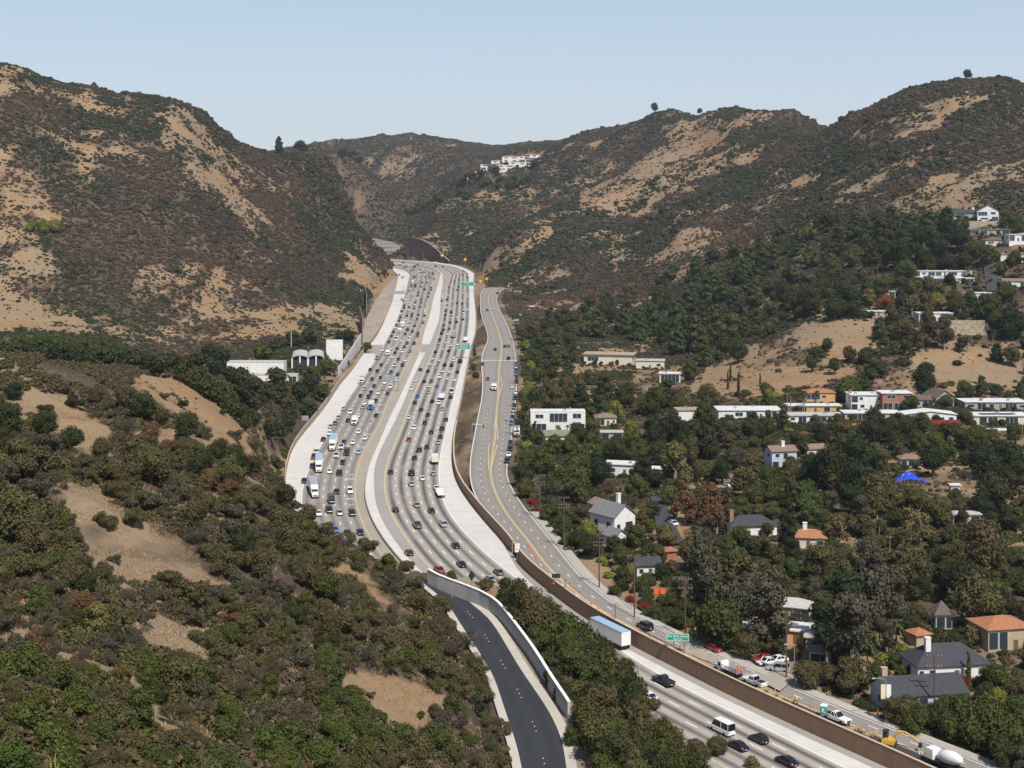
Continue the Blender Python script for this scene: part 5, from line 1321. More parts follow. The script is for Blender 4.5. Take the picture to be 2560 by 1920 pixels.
    H('house with brown roof and dark solar panels at the right picture edge', 2548, 792, 60, .7, 2.8, 0, 'flat', 'brown', 'tile', 2, solar=True)
    # modern hall right of the boulevard
    H('tan roofed modern hall with broad white fascia right of the boulevard', 1520, 912, 122, .5, 5.5, -12, 'flat', 'cream', 'tan', 3, name='hall', cat='hall', over=.9)
    H('cream flat roofed block joined to the tan roofed hall', 1625, 922, 70, .6, 4.2, -8, 'flat', 'cream', 'pale', 3, name='hall_wing', cat='hall')
    H('lowest cream block of the modern hall beside the bare slope', 1675, 958, 52, .7, 4.6, -8, 'flat', 'cream', 'white', 1, name='hall_wing', cat='hall')
    # left side
    H('white box tower beside the arched temple', 836, 900, 41, .9, 10.5, 6, 'flat', 'white', 'white', 0, name='tower', cat='tower', over=.02)
    H('long white curved looking hall front among dark oaks left of the temple', 638, 934, 142, .35, 5.4, 0, 'flat', 'white', 'pale', 0, name='hall', cat='hall', over=.05)
    H('low white wing with ivy strip in front of the white hall', 686, 956, 112, .3, 3.4, 0, 'flat', 'white', 'pale', 5, name='hall_wing', cat='hall', over=.1)
    H('grey flat roofed shelter at the left picture edge above the bare spur', 10, 962, 86, .5, 3.4, 0, 'flat', 'grey', 'blue grey', 2, name='shelter', cat='shelter', over=.8, y=372)
    H('small grey flat roofed hut between the bare spur and the white hall', 508, 962, 2.8, .8, 2.4, 0, 'flat', 'grey', 'blue grey', 1, name='hut', cat='hut', y=520)
    # far hill estate
    q = [(1186,428,30,0),(1212,426,26,0),(1240,424,28,1),(1268,427,24,0),(1293,420,26,1),(1318,414,26,0),(1196,412,24,1),(1222,408,28,0),(1250,410,30,0),(1276,407,26,1),(1300,404,22,0),(1326,400,24,1),(1292,395,16,0),(1330,393,18,1)]
    for i, (u, v, w, t) in enumerate(q):
        H(f"pale house with {'terracotta' if t else 'white'} roof, {ordw(i % 6+1)} in the {'lower' if i < 6 else 'upper' if i < 12 else 'topmost'} row on the far hill", u, v, max(41, w*1.45), .6, 9, 0, 'hip' if t else 'flat', 'white', 'tile' if t else 'white', 2, 2, rise=2, over=.3)
def temple():
    y = find_y(770, 932, lambda Y: 0*Y, 500); x = (770-U0)*y/F; z = tz(x, y)
    t = thing('temple', 'white temple with two barrel vaulted roofs and tall arched glass fronts', 'temple', (x, y, z), math.radians(8))
    k = y/F; w = 40*k; D = 26
    for i, cx in enumerate((-w/2, w/2)):
        rv = MB(); fr = MB(); n = 12
        arc = [(cx+w*.49*math.cos(math.pi-a*math.pi/n), 8+w*.20*math.sin(a*math.pi/n)) for a in range(n+1)]
        for j in range(n):
            (x0, z0), (x1, z1) = arc[j], arc[j+1]
            rv.add([(x0,-1.5,z0),(x1,-1.5,z1),(x1,D,z1),(x0,D,z0),(x0,-1.5,z0-.5),(x1,-1.5,z1-.5),(x1,D,z1-.5),(x0,D,z0-.5)], [(0,1,2,3),(5,4,7,6),(4,5,1,0),(3,2,6,7)])
        rv.build('vault_roof', ROOFM['pale'], t)
        g = MB(); g.add([(cx-w*.46,-.2,0),(cx+w*.46,-.2,0)]+[(px,-.2,pz-.5) for px, pz in arc[::-1]], [tuple(range(n+3))]); g.build('arched_window', WGLASS, t)
        for px in (cx-w*.48, cx, cx+w*.48): MB().box(px-.35, px+.35, -1.2, -.3, -2, 8+(w*.19 if px == cx else -.1)).build('column', WALLM['white'], t)
    MB().box(-w, w, 0, D, -3, 7.4).build('wall', WALLM['white'], t)
# ---------------------------------------------------------------- walls, signs, poles, works
def wall_along(name, line, h, th, m, capm=None, label='', cat='wall', side=1, base=-.6, cap_h=.12):
    """a wall standing on a polyline, h: height per point"""
    line = np.asarray(line); n = len(line); h = np.broadcast_to(h, n)
    d = np.gradient(line[:,:2], axis=0); d /= np.linalg.norm(d, axis=1)[:,None]; nn = np.column_stack([d[:,1], -d[:,0]])*side
    secs = []; caps = []
    for i in range(n):
        x, y, z = line[i]; ox, oy = nn[i]*th
        secs.append([(x,y,z+base),(x+ox,y+oy,z+base),(x+ox,y+oy,z+h[i]),(x,y,z+h[i])])
        e = nn[i]*.06
        caps.append([(x-e[0],y-e[1],z+h[i]+.002),(x+ox+e[0],y+oy+e[1],z+h[i]+.002),(x+ox+e[0],y+oy+e[1],z+h[i]+cap_h),(x-e[0],y-e[1],z+h[i]+cap_h)])
    t = thing(name, label, cat, (0,0,0))
    MB().loft(secs).build('wall_face', m, t)
    if capm: MB().loft(caps).build('coping', capm, t)
    return t
def sp(u, v, off=0.0):
    y = KSP/(v-440); return ((u-U0)*y/F, y, GR*y+2.6+off)
def fwp(u, v):
    y = fw_y(v); return ((u-U0)*y/F, y, GR*y)
def brown_wall_mat():
    m, nt, b = newmat('brown_block_wall'); tc = N(nt, 'ShaderNodeTexCoord')
    br = N(nt, 'ShaderNodeTexNoise'); br.inputs['Scale'].default_value = 1.8; nt.links.new(tc.outputs['Object'], br.inputs['Vector'])
    w = N(nt, 'ShaderNodeTexWave', wave_type='BANDS', bands_direction='Z'); w.inputs['Scale'].default_value = 2.6; w.inputs['Distortion'].default_value = .3; nt.links.new(tc.outputs['Object'], w.inputs['Vector'])
    mp = N(nt, 'ShaderNodeMapping'); mp.inputs['Scale'].default_value = (.9,.9,.08); nt.links.new(tc.outputs['Object'], mp.inputs['Vector'])
    st = noise_(nt, mp.outputs[0], 1.0, 5, .7)
    c = mix_(nt, ramp_(nt, br.outputs['Fac'], .35, .65), (.235,.145,.09), (.275,.175,.11)); c = mix_(nt, math_(nt, 'MULTIPLY', ramp_(nt, w.outputs['Fac'], .2, 0), .35), c, (.14,.085,.055))
    c = mix_(nt, math_(nt, 'MULTIPLY', ramp_(nt, st, .5, .72), .6), c, (.15,.10,.07)); c = mix_(nt, math_(nt, 'MULTIPLY', ramp_(nt, st, .42, .28), .35), c, (.33,.235,.16))
    nt.links.new(c, b.inputs['Base Color']); b.inputs['Roughness'].default_value = .9; return m
def walls():
    H = FW['H']; y = H[:,1]; v = 440+KFW/np.maximum(y, 1)
    bm = brown_wall_mat(); cap = mat('pale_tan_coping', (.52,.40,.28), .8); conc = mat('barrier_concrete', (.44,.40,.35), .9, noise=.25, scale=.4); tanc = mat('tan_barrier', (.47,.36,.24), .9, noise=.2, scale=.3)
    m = np.arange(len(y)) < len(YS)
    hh = np.interp(v, [1060, 1110, 1180, 1260, 1400, 2100], [1.0, 1.7, 2.5, 3.2, 3.6, 3.6])
    off = np.array([.12, 0, 0])
    s1 = m & (v > 1052) & (v < 1392); s2 = m & (v > 1398)
    wall_along('retaining_wall', H[s1]+off, hh[s1], .42, bm, cap, 'brown retaining wall curving beside the northbound shoulder, beyond the white sign', side=-1 if False else 1)
    wall_along('retaining_wall', H[s2]+off, hh[s2], .42, bm, cap, 'long brown retaining wall running into the bottom right corner below the road works', side=1)
    s3 = (np.arange(len(y)) < NST-26) & (v < 1050)
    wall_along('concrete_barrier', H[s3]+off, np.full(s3.sum(), .85), .25, tanc, None, 'low tan concrete barrier along the far northbound shoulder', 'barrier', side=1)
    D = FW['D']; s4 = np.arange(len(D)) < NST-22
    wall_along('median_barrier', D[s4], np.full(s4.sum(), .8), .3, conc, None, 'pale concrete barrier between the two carriageways', 'barrier', side=1)
    A = FW['A']; va = 440+KFW/A[:,1]
    s5 = (np.arange(len(A)) < len(YS)) & (va < 1215) & (va > 700)
    ha = np.interp(va[s5], [700, 740, 800, 812, 880, 912, 960, 1050, 1215], [.9, .9, .9, 2.2, 3.0, 1.0, 2.8, 2.4, 1.0])
    wall_along('concrete_barrier', A[s5]-off, ha, .3, mat('grey_tan_barrier', (.36,.29,.22), .9, noise=.25, scale=.3), tanc, 'tan barrier wall along the outer southbound shoulder', 'barrier', side=-1)
    # white screen fence and grey end walls by the temple
    def seg(name, pts, h, th, mm, label, cat, capm=None, kfun=fwp):
        P_ = np.array([kfun(*p) for p in pts]); P2 = np.vstack([P_[0]+(P_[-1]-P_[0])*t for t in np.linspace(0, 1, 2)]) if len(P_) == 2 else P_
        return wall_along(name, P2, h, th, mm, capm, label, cat, base=-2)
    seg('screen_wall', [(845,940),(872,905),(902,868)], [4.5,6.,8.5], .3, mat('white_panel', (.66,.66,.66), .7), 'tall white panel wall between the temple and the southbound shoulder', 'wall')
    seg('retaining_wall', [(905,862),(906,832),(898,806)], [6.,10.,12.], .5, mat('rough_grey_wall', (.23,.19,.16), .9, noise=.35, scale=.3), 'rough grey retaining wall above the dirt lot, nearer of the two', 'wall')
    seg('retaining_wall', [(915,790),(916,765),(911,745)], [4.,9.,10.], .5, mat('rough_grey_wall', (.23,.19,.16), .9, noise=.35, scale=.3), 'rough grey retaining wall above the dirt lot, farther of the two', 'wall')
    # dark soil nail wall round the far bend
    Hb = FW['H'][len(YS)-4:NST-14]; dd = np.gradient(Hb[:,:2], axis=0); dd /= np.linalg.norm(dd, axis=1)[:,None]
    Bq = Hb+np.column_stack([dd[:,1], -dd[:,0], 0*dd[:,0]])*6.0
    ub, vb = proj(Bq[:,0], Bq[:,1], Bq[:,2]); kk = (ub < 1127) & (ub > 975)
    B = Bq[kk]; tv = np.interp(ub[kk], [975,997,1012,1030,1040,1057,1075,1095,1112,1127], [590,592,592,593,595,601,610,627,643,657]); hh = np.maximum(.5, (vb[kk]-tv)*B[:,1]/F)
    dk = mat('dark_shotcrete', (.075,.058,.055), .9, noise=.4, scale=.12)
    wall_along('retaining_wall', B, hh, 1.2, dk, mat('tan_gutter', (.36,.29,.22), .8), 'tall dark soil nail wall on the outside of the far bend', 'wall', side=1, cap_h=.25)
    # parapet of the hillside drive
    vv = V0-RB*F+F*(ZC-RA)/YR; u = gauss(np.interp(vv, RM_P[:,0], RM_P[:,1]), 1.5); s = (vv < 1803) & (vv > 1452)
    Pp = np.column_stack([(u-U0)*YR/F, YR, RA+RB*YR])[s]
    wall_along('parapet_wall', Pp, np.full(len(Pp), 2.7), .38, mat('smooth_grey_concrete', (.47,.46,.45), .85, noise=.12, scale=.5), mat('white_coping', (.80,.80,.78), .7), 'white topped parapet wall curving along the dark hillside drive', 'wall', side=1, base=-8)
    # guard rail right of the boulevard
    P3 = np.array([sp(u, v, .0) for u, v in ((1455,1418),(1482,1445),(1510,1472),(1540,1500),(1566,1526))]); P3 += [1.2,0,0]
    r = thing('guard_rail', 'thin pale railing above the dry grass strip right of the boulevard', 'railing', (0,0,0))
    MB().tube(P3+[0,0,1.1], .05, 5).build('rail', STEEL, r); MB().tube(P3+[0,0,.6], .04, 5).build('rail', STEEL, r)
    for p in P3: MB().tube([p+[0,0,-.6], p+[0,0,1.1]], .05, 5).build('post', STEEL, r)
GREEN = mat('sign_green', (.012,.30,.19), .4); WSIGN = mat('sign_white', (.80,.80,.78), .4); SIGNBACK = mat('sign_back', (.38,.40,.42), .5, .4); RUSTP = mat('rust_brown_post', (.22,.11,.06), .8); YEL = mat('sign_yellow', (.80,.46,.02), .4)
def text(body, size, loc, parent, m, name='lettering', align='CENTER'):
    cu = bpy.data.curves.new(name, 'FONT'); cu.body = body; cu.size = size; cu.align_x = align; cu.align_y = 'CENTER'; cu.extrude = .004; cu.materials.append(m); cu.resolution_u = 2
    cu.offset = .012*size
    tmp = bpy.data.objects.new(name, cu); C.objects.link(tmp)
    me = bpy.data.meshes.new_from_object(tmp.evaluated_get(bpy.context.evaluated_depsgraph_get())); bpy.data.objects.remove(tmp); me.name = name
    return link(name, me, parent, loc, (math.radians(90), 0, 0))
def signs():
    def gantry(label, ub, vb, h, u0, u1, ph, green, lines, side, span_to=None):
        x, y, z = fwp(ub, vb); k = y/F
        t = thing('overhead_sign', label, 'road sign', (x, y, z))
        L = (u0-ub)*k; R = (u1-ub)*k
        MB().tube([(0,0,-1),(0,0,h)], [.32,.24], 8).build('post', STEEL, t)
        far = L if abs(L) > abs(R) else R
        bm = MB().tube([(0,.25,h-.2),(far,.25,h-.2)], .16, 6).tube([(0,.25,h-1.6),(far,.25,h-1.6)], .16, 6)
        for i in range(9):
            a = far*i/9; b = far*(i+1)/9; bm.tube([(a,.25,h-.2),(b,.25,h-1.6)], .08, 5)
        bm.build('truss_arm', STEEL, t)
        p = MB().box(L, R, -.12, 0, h-ph*.75, h+ph*.25).build('sign_panel', GREEN if green else SIGNBACK, t)
        if green:
            e = MB(); z0, z1 = h-ph*.75, h+ph*.25
            for a in ((L+.1,R-.1,z0+.08,z0+.2),(L+.1,R-.1,z1-.2,z1-.08),(L+.1,L+.22,z0+.2,z1-.2),(R-.22,R-.1,z0+.2,z1-.2)): e.box(a[0], a[1], -.14, -.121, a[2], a[3])
            e.build('border', WSIGN, p)
            for i, s in enumerate(lines): text(s, ph*.22, ((L+R)/2, -.135, h+ph*.25-ph*(.22+.28*i)), p, WSIGN)
        else:
            r = MB()
            for i in range(8): r.box(L+(R-L)*(i+.3)/8, L+(R-L)*(i+.5)/8, -.2, -.125, h-ph*.7, h+ph*.2)
            r.build('rib', STEEL, p)
    gantry('farther green overhead sign hanging over the northbound lanes near the bend', 1190, 733, 9.2, 1152, 1184.5, 3.5, True, ['Mulholland Dr  1', 'Ventura Blvd  3'], 1)
    gantry('nearer green overhead sign hanging over the outer northbound lanes', 1180, 897, 8.2, 1145, 1175.6, 3.7, True, ['Skirball Center Dr', 'Mulholland Dr', 'Ventura Blvd'], 1)
    gantry('grey backed overhead sign on a post beyond the dirt lot, above the southbound shoulder', 977.6, 754, 8.2, 980, 1012, 2.6, False, [], 1)
    gantry('grey backed overhead sign on the median post above the southbound lanes', 995.5, 979, 7.0, 955, 988, 2.4, False, [], -1)
    for i, (u0, u1, v0, v1, up, vp, lab) in enumerate(((787,795.5,1018,1032,791,1041,'small grey sign back on a post left of the southbound shoulder, farther of two'),(758.6,775,1039,1051,772.7,1069,'wide grey sign back on a post left of the southbound shoulder, nearer of two'))):
        x, y, z = fwp(up, vp); k = y/F; t = thing('road_sign', lab, 'road sign', (x-.6, y, z))
        MB().tube([(0,0,-1.5),(0,0,(vp-v0)*k)], .1, 6).build('post', STEEL, t); MB().box((u0-up)*k, (u1-up)*k, -.16, -.08, (vp-v1)*k, (vp-v0)*k).build('sign_panel', SIGNBACK, t)
    # white sign where the brown wall steps
    x, y, z = fwp(1293, 1398); k = y/F
    t = thing('road_sign', 'white road sign with dark marks where the brown wall steps back', 'road sign', (x, y+.3, z))
    MB().tube([(0,0,0),(0,0,(1398-1360)*k)], .09, 6).build('post', STEEL, t)
    p = MB().box(-6*k, 6*k, -.14, -.08, (1398-1381)*k, (1398-1359)*k).build('sign_panel', WSIGN, t)
    text('EXIT', .34, (0, -.15, (1398-1365)*k), p, BLKPL); text('41', .62, (0, -.15, (1398-1373)*k), p, BLKPL)
    # green guide sign
    xa, ya, za = sp(1674, 1625); xb, yb, zb = sp(1706, 1640)
    d = np.array([xb-xa, yb-ya, 0]); L = np.linalg.norm(d); yaw = math.atan2(d[1], d[0])
    t = thing('guide_sign', 'green guide sign with white lettering on two brown posts above the brown wall', 'road sign', ((xa+xb)/2+.4, (ya+yb)/2, (za+zb)/2), -.10)
    k = 300/F; W = 56*k/2
    for s in (-.34, .58): MB().box(s*W-.11, s*W+.11, .02, .22, -1, 4.4 if s > 0 else 4.4).build('post', RUSTP, t)
    p = MB().box(-W, W, -.10, .0, 2.55, 4.2).build('sign_panel', GREEN, t)
    e = MB()
    for a in ((-W+.06,W-.06,2.61,2.70),(-W+.06,W-.06,4.05,4.14),(-W+.06,-W+.15,2.70,4.05),(W-.15,W-.06,2.70,4.05)): e.box(a[0], a[1], -.115, -.101, a[2], a[3])
    e.build('border', WSIGN, p)
    text('The Getty Center', .60, (0, -.112, 3.62), p, WSIGN); text('NEXT EXIT', .40, (0, -.112, 2.98), p, WSIGN)
    # warning diamonds on the bend and by the boulevard
    for (u, v, h, lab) in ((1105,657,8,'yellow diamond warning sign before the dark wall on the far bend'),(1163,668,8,'yellow diamond warning sign on the outer shoulder right of the far bend'),(1217,718,7,'yellow warning sign at the far end of the boulevard'),(1201,722,6,'yellow warning sign by the corner where the boulevard bends')):
        x, y, z = fwp(u, v); t = thing('warning_sign', lab, 'road sign', (x, y, z+1)); q = 2.0 if v < 700 else 1.6
        MB().tube([(0,0,-2),(0,0,h)], .14, 5).build('post', STEEL, t); MB().add([(0,-.2,h-q),(q,-.2,h),(0,-.2,h+q),(-q,-.2,h),(0,-.3,h-q),(q,-.3,h),(0,-.3,h+q),(-q,-.3,h)], [(3,2,1,0),(4,5,6,7),(0,1,5,4),(1,2,6,5),(2,3,7,6),(3,0,4,7)]).build('sign_panel', YEL, t)
    # message board
    x, y, z = sp(1390, 1462); k = y/F; t = thing('message_board', 'black electronic message board on an orange trailer blocking the works lane', 'message board', (x, y, z))
    MB().box(-1.05,1.05,-.1,.08,1.75,2.75).build('display', BLKPL, t); f = MB()
    for s in (-.6, 0, .6): f.tube([(s,0,.3),(s,0,2.6)], .05, 5)
    f.box(-.8,.8,-.5,.5,.3,.55).build('trailer_frame', PAINT['orange'], t)
    for s in (-1, 1): MB().disc((s*.85,0,.3), .3, .18).build('wheel', TYRE, t)
    # marker posts on the boulevard kerb
    for i, (u, v, lab) in enumerate(((1413,1480,'slim brown post on the wall top left of the traffic cones'),(1538,1546,'slim brown post on the wall top above the semi trailer'))):
        x, y, z = sp(u, v); t = thing('marker_post', lab, 'post', (x, y, z)); MB().box(-.13,.13,-.13,.13,-.5,3.0,0,.02).build('post_shaft', RUSTP, t); MB().box(-.16,.16,-.16,.16,3.0,3.08).build('post_cap', RUSTP, t)
    # traffic signal heads on mast arms
    for (ub, vb, uh, vh, lab, blue) in ((1180,1100,1208.5,1066,'traffic signal on a mast arm from the left kerb of the boulevard',0),(1283,1090,1264,1053,'traffic signal with a blue street plate on an arm from the right kerb',1)):
        x, y, z = sp(ub, vb); k = y/F; h = (vb-vh)*k+.4; a = (uh-ub)*k; t = thing('traffic_signal', lab, 'traffic light', (x, y, z))
        MB().tube([(0,0,-.5),(0,0,h+.6)], .12, 6).tube([(0,0,h+.5),(a,0,h+.3)], [.1,.06], 6).build('mast_arm', STEEL, t)
        MB().box(a-.22,a+.22,-.25,.05,h-.9,h+.35).build('signal_head', BLKPL, t)
        if blue: MB().box(a+.5,a+2.3,-.06,-.01,h-.35,h+.15).build('street_plate', PAINT['blue'], t)
WOODP = mat('pole_wood', (.125,.085,.06), .9, noise=.35, scale=1.5); INSUL = mat('insulator', (.5,.5,.48), .4)
def power_pole(u, vb, vt, y, label, n_arm=2):
    x = (u-U0)*y/F; z = tz(x, y); k = y/F; h = ZC-(vt-V0)*k-z
    t = thing('power_pole', label, 'power pole', (x, y, z), 0, 'power poles along the boulevard')
    MB().tube([(0,0,-1),(0,0,h)], [.19,.13], 7).build('pole_shaft', WOODP, t)
    for i in range(n_arm):
        zz = h-.5-i*(2.0 if i < 2 else 1.4)
        a = MB().box(-1.5,1.5,-.08,.08,zz-.08,zz+.08).build('crossarm', WOODP, t)
        for s in (-1.35,-.7,.7,1.35): MB().tube([(s,0,zz+.08),(s,0,zz+.32)], .06, 5).build('insulator', INSUL, a)
    return t, (x, y, z+h)
def lamp(u, v, h, arm, label, plane=sp, dz=0, banner=False, warm=False):
    x, y, z = plane(u, v); t = thing('street_lamp', label, 'street lamp', (x, y, z+dz))
    MB().tube([(0,0,-.3),(0,0,h-.6),(arm*.12,0,h-.1),(arm*.45,0,h+.1),(arm,0,h)], [.14,.09,.07,.06,.05], 7).build('lamp_post', STEEL, t)
    MB().loft([[(arm+s*.1-.12*sg,q,h+zz) for (q, zz) in ((-.14,0),(.14,0),(.1,.12),(-.1,.12))] for s, sg in ((0,0),(np.sign(arm)*6,0))]).build('lamp_head', INSUL, t)
    MB().box(-.22,.22,-.22,.22,-.1,.5).build('lamp_base', INSUL, t)
    if banner:
        for s, m_ in ((-1, mat('banner_yellow', (.75,.66,.40), .7)), (1, mat('banner_white', (.8,.8,.8), .7))):
            MB().box(min(s*.1,s*.95), max(s*.1,s*.95), -.03, .03, 4.3, 7.0).build('banner', m_, t)
    return t
def person_mesh(name, pose):
    """one skinned body: joints with radii"""
    J, E, Rr = pose
    me = bpy.data.meshes.new(name); me.from_pydata(J, E, [])
    o = bpy.data.objects.new(name, me); C.objects.link(o)
    sk = o.modifiers.new('skin', 'SKIN'); o.modifiers.new('sub', 'SUBSURF').levels = 1
    for i, r in enumerate(Rr): me.skin_vertices[0].data[i].radius = r
    me.skin_vertices[0].data[0].use_root = True
    dg = bpy.context.evaluated_depsgraph_get(); ev = o.evaluated_get(dg); m2 = bpy.data.meshes.new_from_object(ev)
    bpy.data.objects.remove(o); m2.name = name; return m2
SKIN_M = mat('skin', (.42,.26,.18), .6); JEANS = mat('blue_jeans', (.06,.08,.15), .9); VEST = mat('hi_vis_orange', (.85,.20,.03), .7); HAT = mat('hard_hat', (.85,.82,.6), .4); LVEST = mat('hi_vis_pale', (.75,.62,.3), .7); HAIRM = mat('dark_hair', (.03,.02,.015), .8)
def pose(bend=0., stride=.12, arm=.2):
    s, c = math.sin(bend), math.cos(bend)
    def up(x, h, f=0): return (x, -(h*s)-f*c, .93+h*c-f*s*0)
    J = [(0,0,.93), up(0,.22), up(0,.44), up(0,.55), up(0,.64), up(0,.74,.01)]
    R_ = [(.15,.12), (.14,.11), (.16,.11), (.06,.06), (.085,.095), (.075,.08)]
    E = [(0,1),(1,2),(2,3),(3,4),(4,5)]
    for sx in (-1, 1):
        b = len(J); J += [up(sx*.19,.46), up(sx*.24,.20,arm*.4), up(sx*.22,-.02,arm)]; R_ += [(.06,.06),(.045,.045),(.035,.035)]; E += [(2,b),(b,b+1),(b+1,b+2)]
        h = J[b+2]
        for fi in range(4):
            q = len(J); J += [(h[0]+(fi-1.5)*.02, h[1]-.03, h[2]-.085-.006*(fi in (1, 2)))]; R_ += [(.011,.011)]; E += [(b+2, q)]
        q = len(J); J += [(h[0]-sx*.045, h[1]-.03, h[2]-.04)]; R_ += [(.012,.012)]; E += [(b+2, q)]
        b = len(J); J += [(sx*.10,.01,.86),(sx*.11,-.03-sx*stride*.4,.48),(sx*.12,.02-sx*stride,.09),(sx*.12,-.14-sx*stride,.04)]; R_ += [(.09,.09),(.065,.065),(.05,.05),(.04,.035)]; E += [(0,b),(b,b+1),(b+1,b+2),(b+2,b+3)]
    return J, E, R_
PB = {}
def person(label, loc, rz, bend=0., arm=.2, vest=None, hat=True):
    key = (bend, arm)
    if key not in PB: PB[key] = person_mesh('body', pose(bend, .10, arm))
    t = thing('person', label, 'person', loc, rz, 'road workers')
    b = link('body', PB[key], t)
    if not PB[key].materials:
        for m_ in (SKIN_M, JEANS): PB[key].materials.append(m_)
        for p in PB[key].polygons: p.material_index = 1 if p.center.z < .95 and abs(p.center.x) < .2 and p.center.z > .0 and not (p.center.z > .75 and abs(p.center.x) > .17) else 0
    s, c = math.sin(bend), math.cos(bend)
    def up(x, h, f=0): return np.array((x, -(h*s)-f*c, .93+h*c))
    secs = []
    for h, w, d in ((.02,.18,.14),(.20,.18,.145),(.42,.21,.15),(.52,.13,.10)):
        p = up(0, h); secs.append([tuple(p+np.array((w*math.cos(a), d*math.sin(a)*c, -d*math.sin(a)*s*-1))) for a in np.linspace(0, 2*math.pi, 11)[:-1]])
    MB().loft(secs).build('vest', vest or VEST, t)
    hp = up(0, .70, .01); iv, jf = ICO1
    MB().add([tuple(hp+np.array((p[0]*.125, p[1]*.14, max(p[2], -.15)*.12+.04))) for p in iv], jf).build('hard_hat' if hat else 'hair', HAT if hat else HAIRM, t)
    return t
CONEM = mat('cone_orange', (.85,.16,.03), .6); CONEW = mat('cone_white_band', (.8,.8,.78), .5)
def cones():
    Z = [((1140,1340,6.144), '1105 145, 1122 172, 1160 230, 1175 268, 1202 312, 1230 356, 1252 410, 1280 452, 1297 500, 1360 598, 1290 266, 1410 276, 1490 398, 1650 610, 1752 730, 1817 803, 1902 868, 1990 960, 2085 1043, 2190 1120'),
         ((1500,1560,6.144), '590 112, 785 192, 1225 388, 1450 490, 1660 588, 2160 795'), ((1640,1640,6.144), '1830 540, 2095 650'), ((2020,1680,6.144), '45 545, 592 765, 917 905, 1070 650')]
    base = MB().box(-.22,.22,-.22,.22,0,.05); cone = MB().tube([(0,0,.05),(0,0,.85)], [.17,.035], 8); band = MB().tube([(0,0,.42),(0,0,.62)], [.105,.072], 8)
    bm, cm, wm = base.mesh('cone_base', BLKPL), cone.mesh('cone_body', CONEM), band.mesh('white_band', CONEW)
    pts = []
    for (x0, y0, s), txt in Z:
        for it in txt.split(','):
            a, b = map(float, it.split()); pts.append((x0+a/s, y0+b/s))
    pts.sort(key=lambda p: p[1])
    for i, (u, v) in enumerate(pts):
        t = thing('traffic_cone', f'orange traffic cone, {ordw(i+1)} counting down the works lane from the far end', 'traffic cone', sp(u, v, .015), 0, 'traffic cones along the works lane')
        link('cone_base', bm, t); link('cone_body', cm, t); link('white_band', wm, t)
    return bm, cm, wm
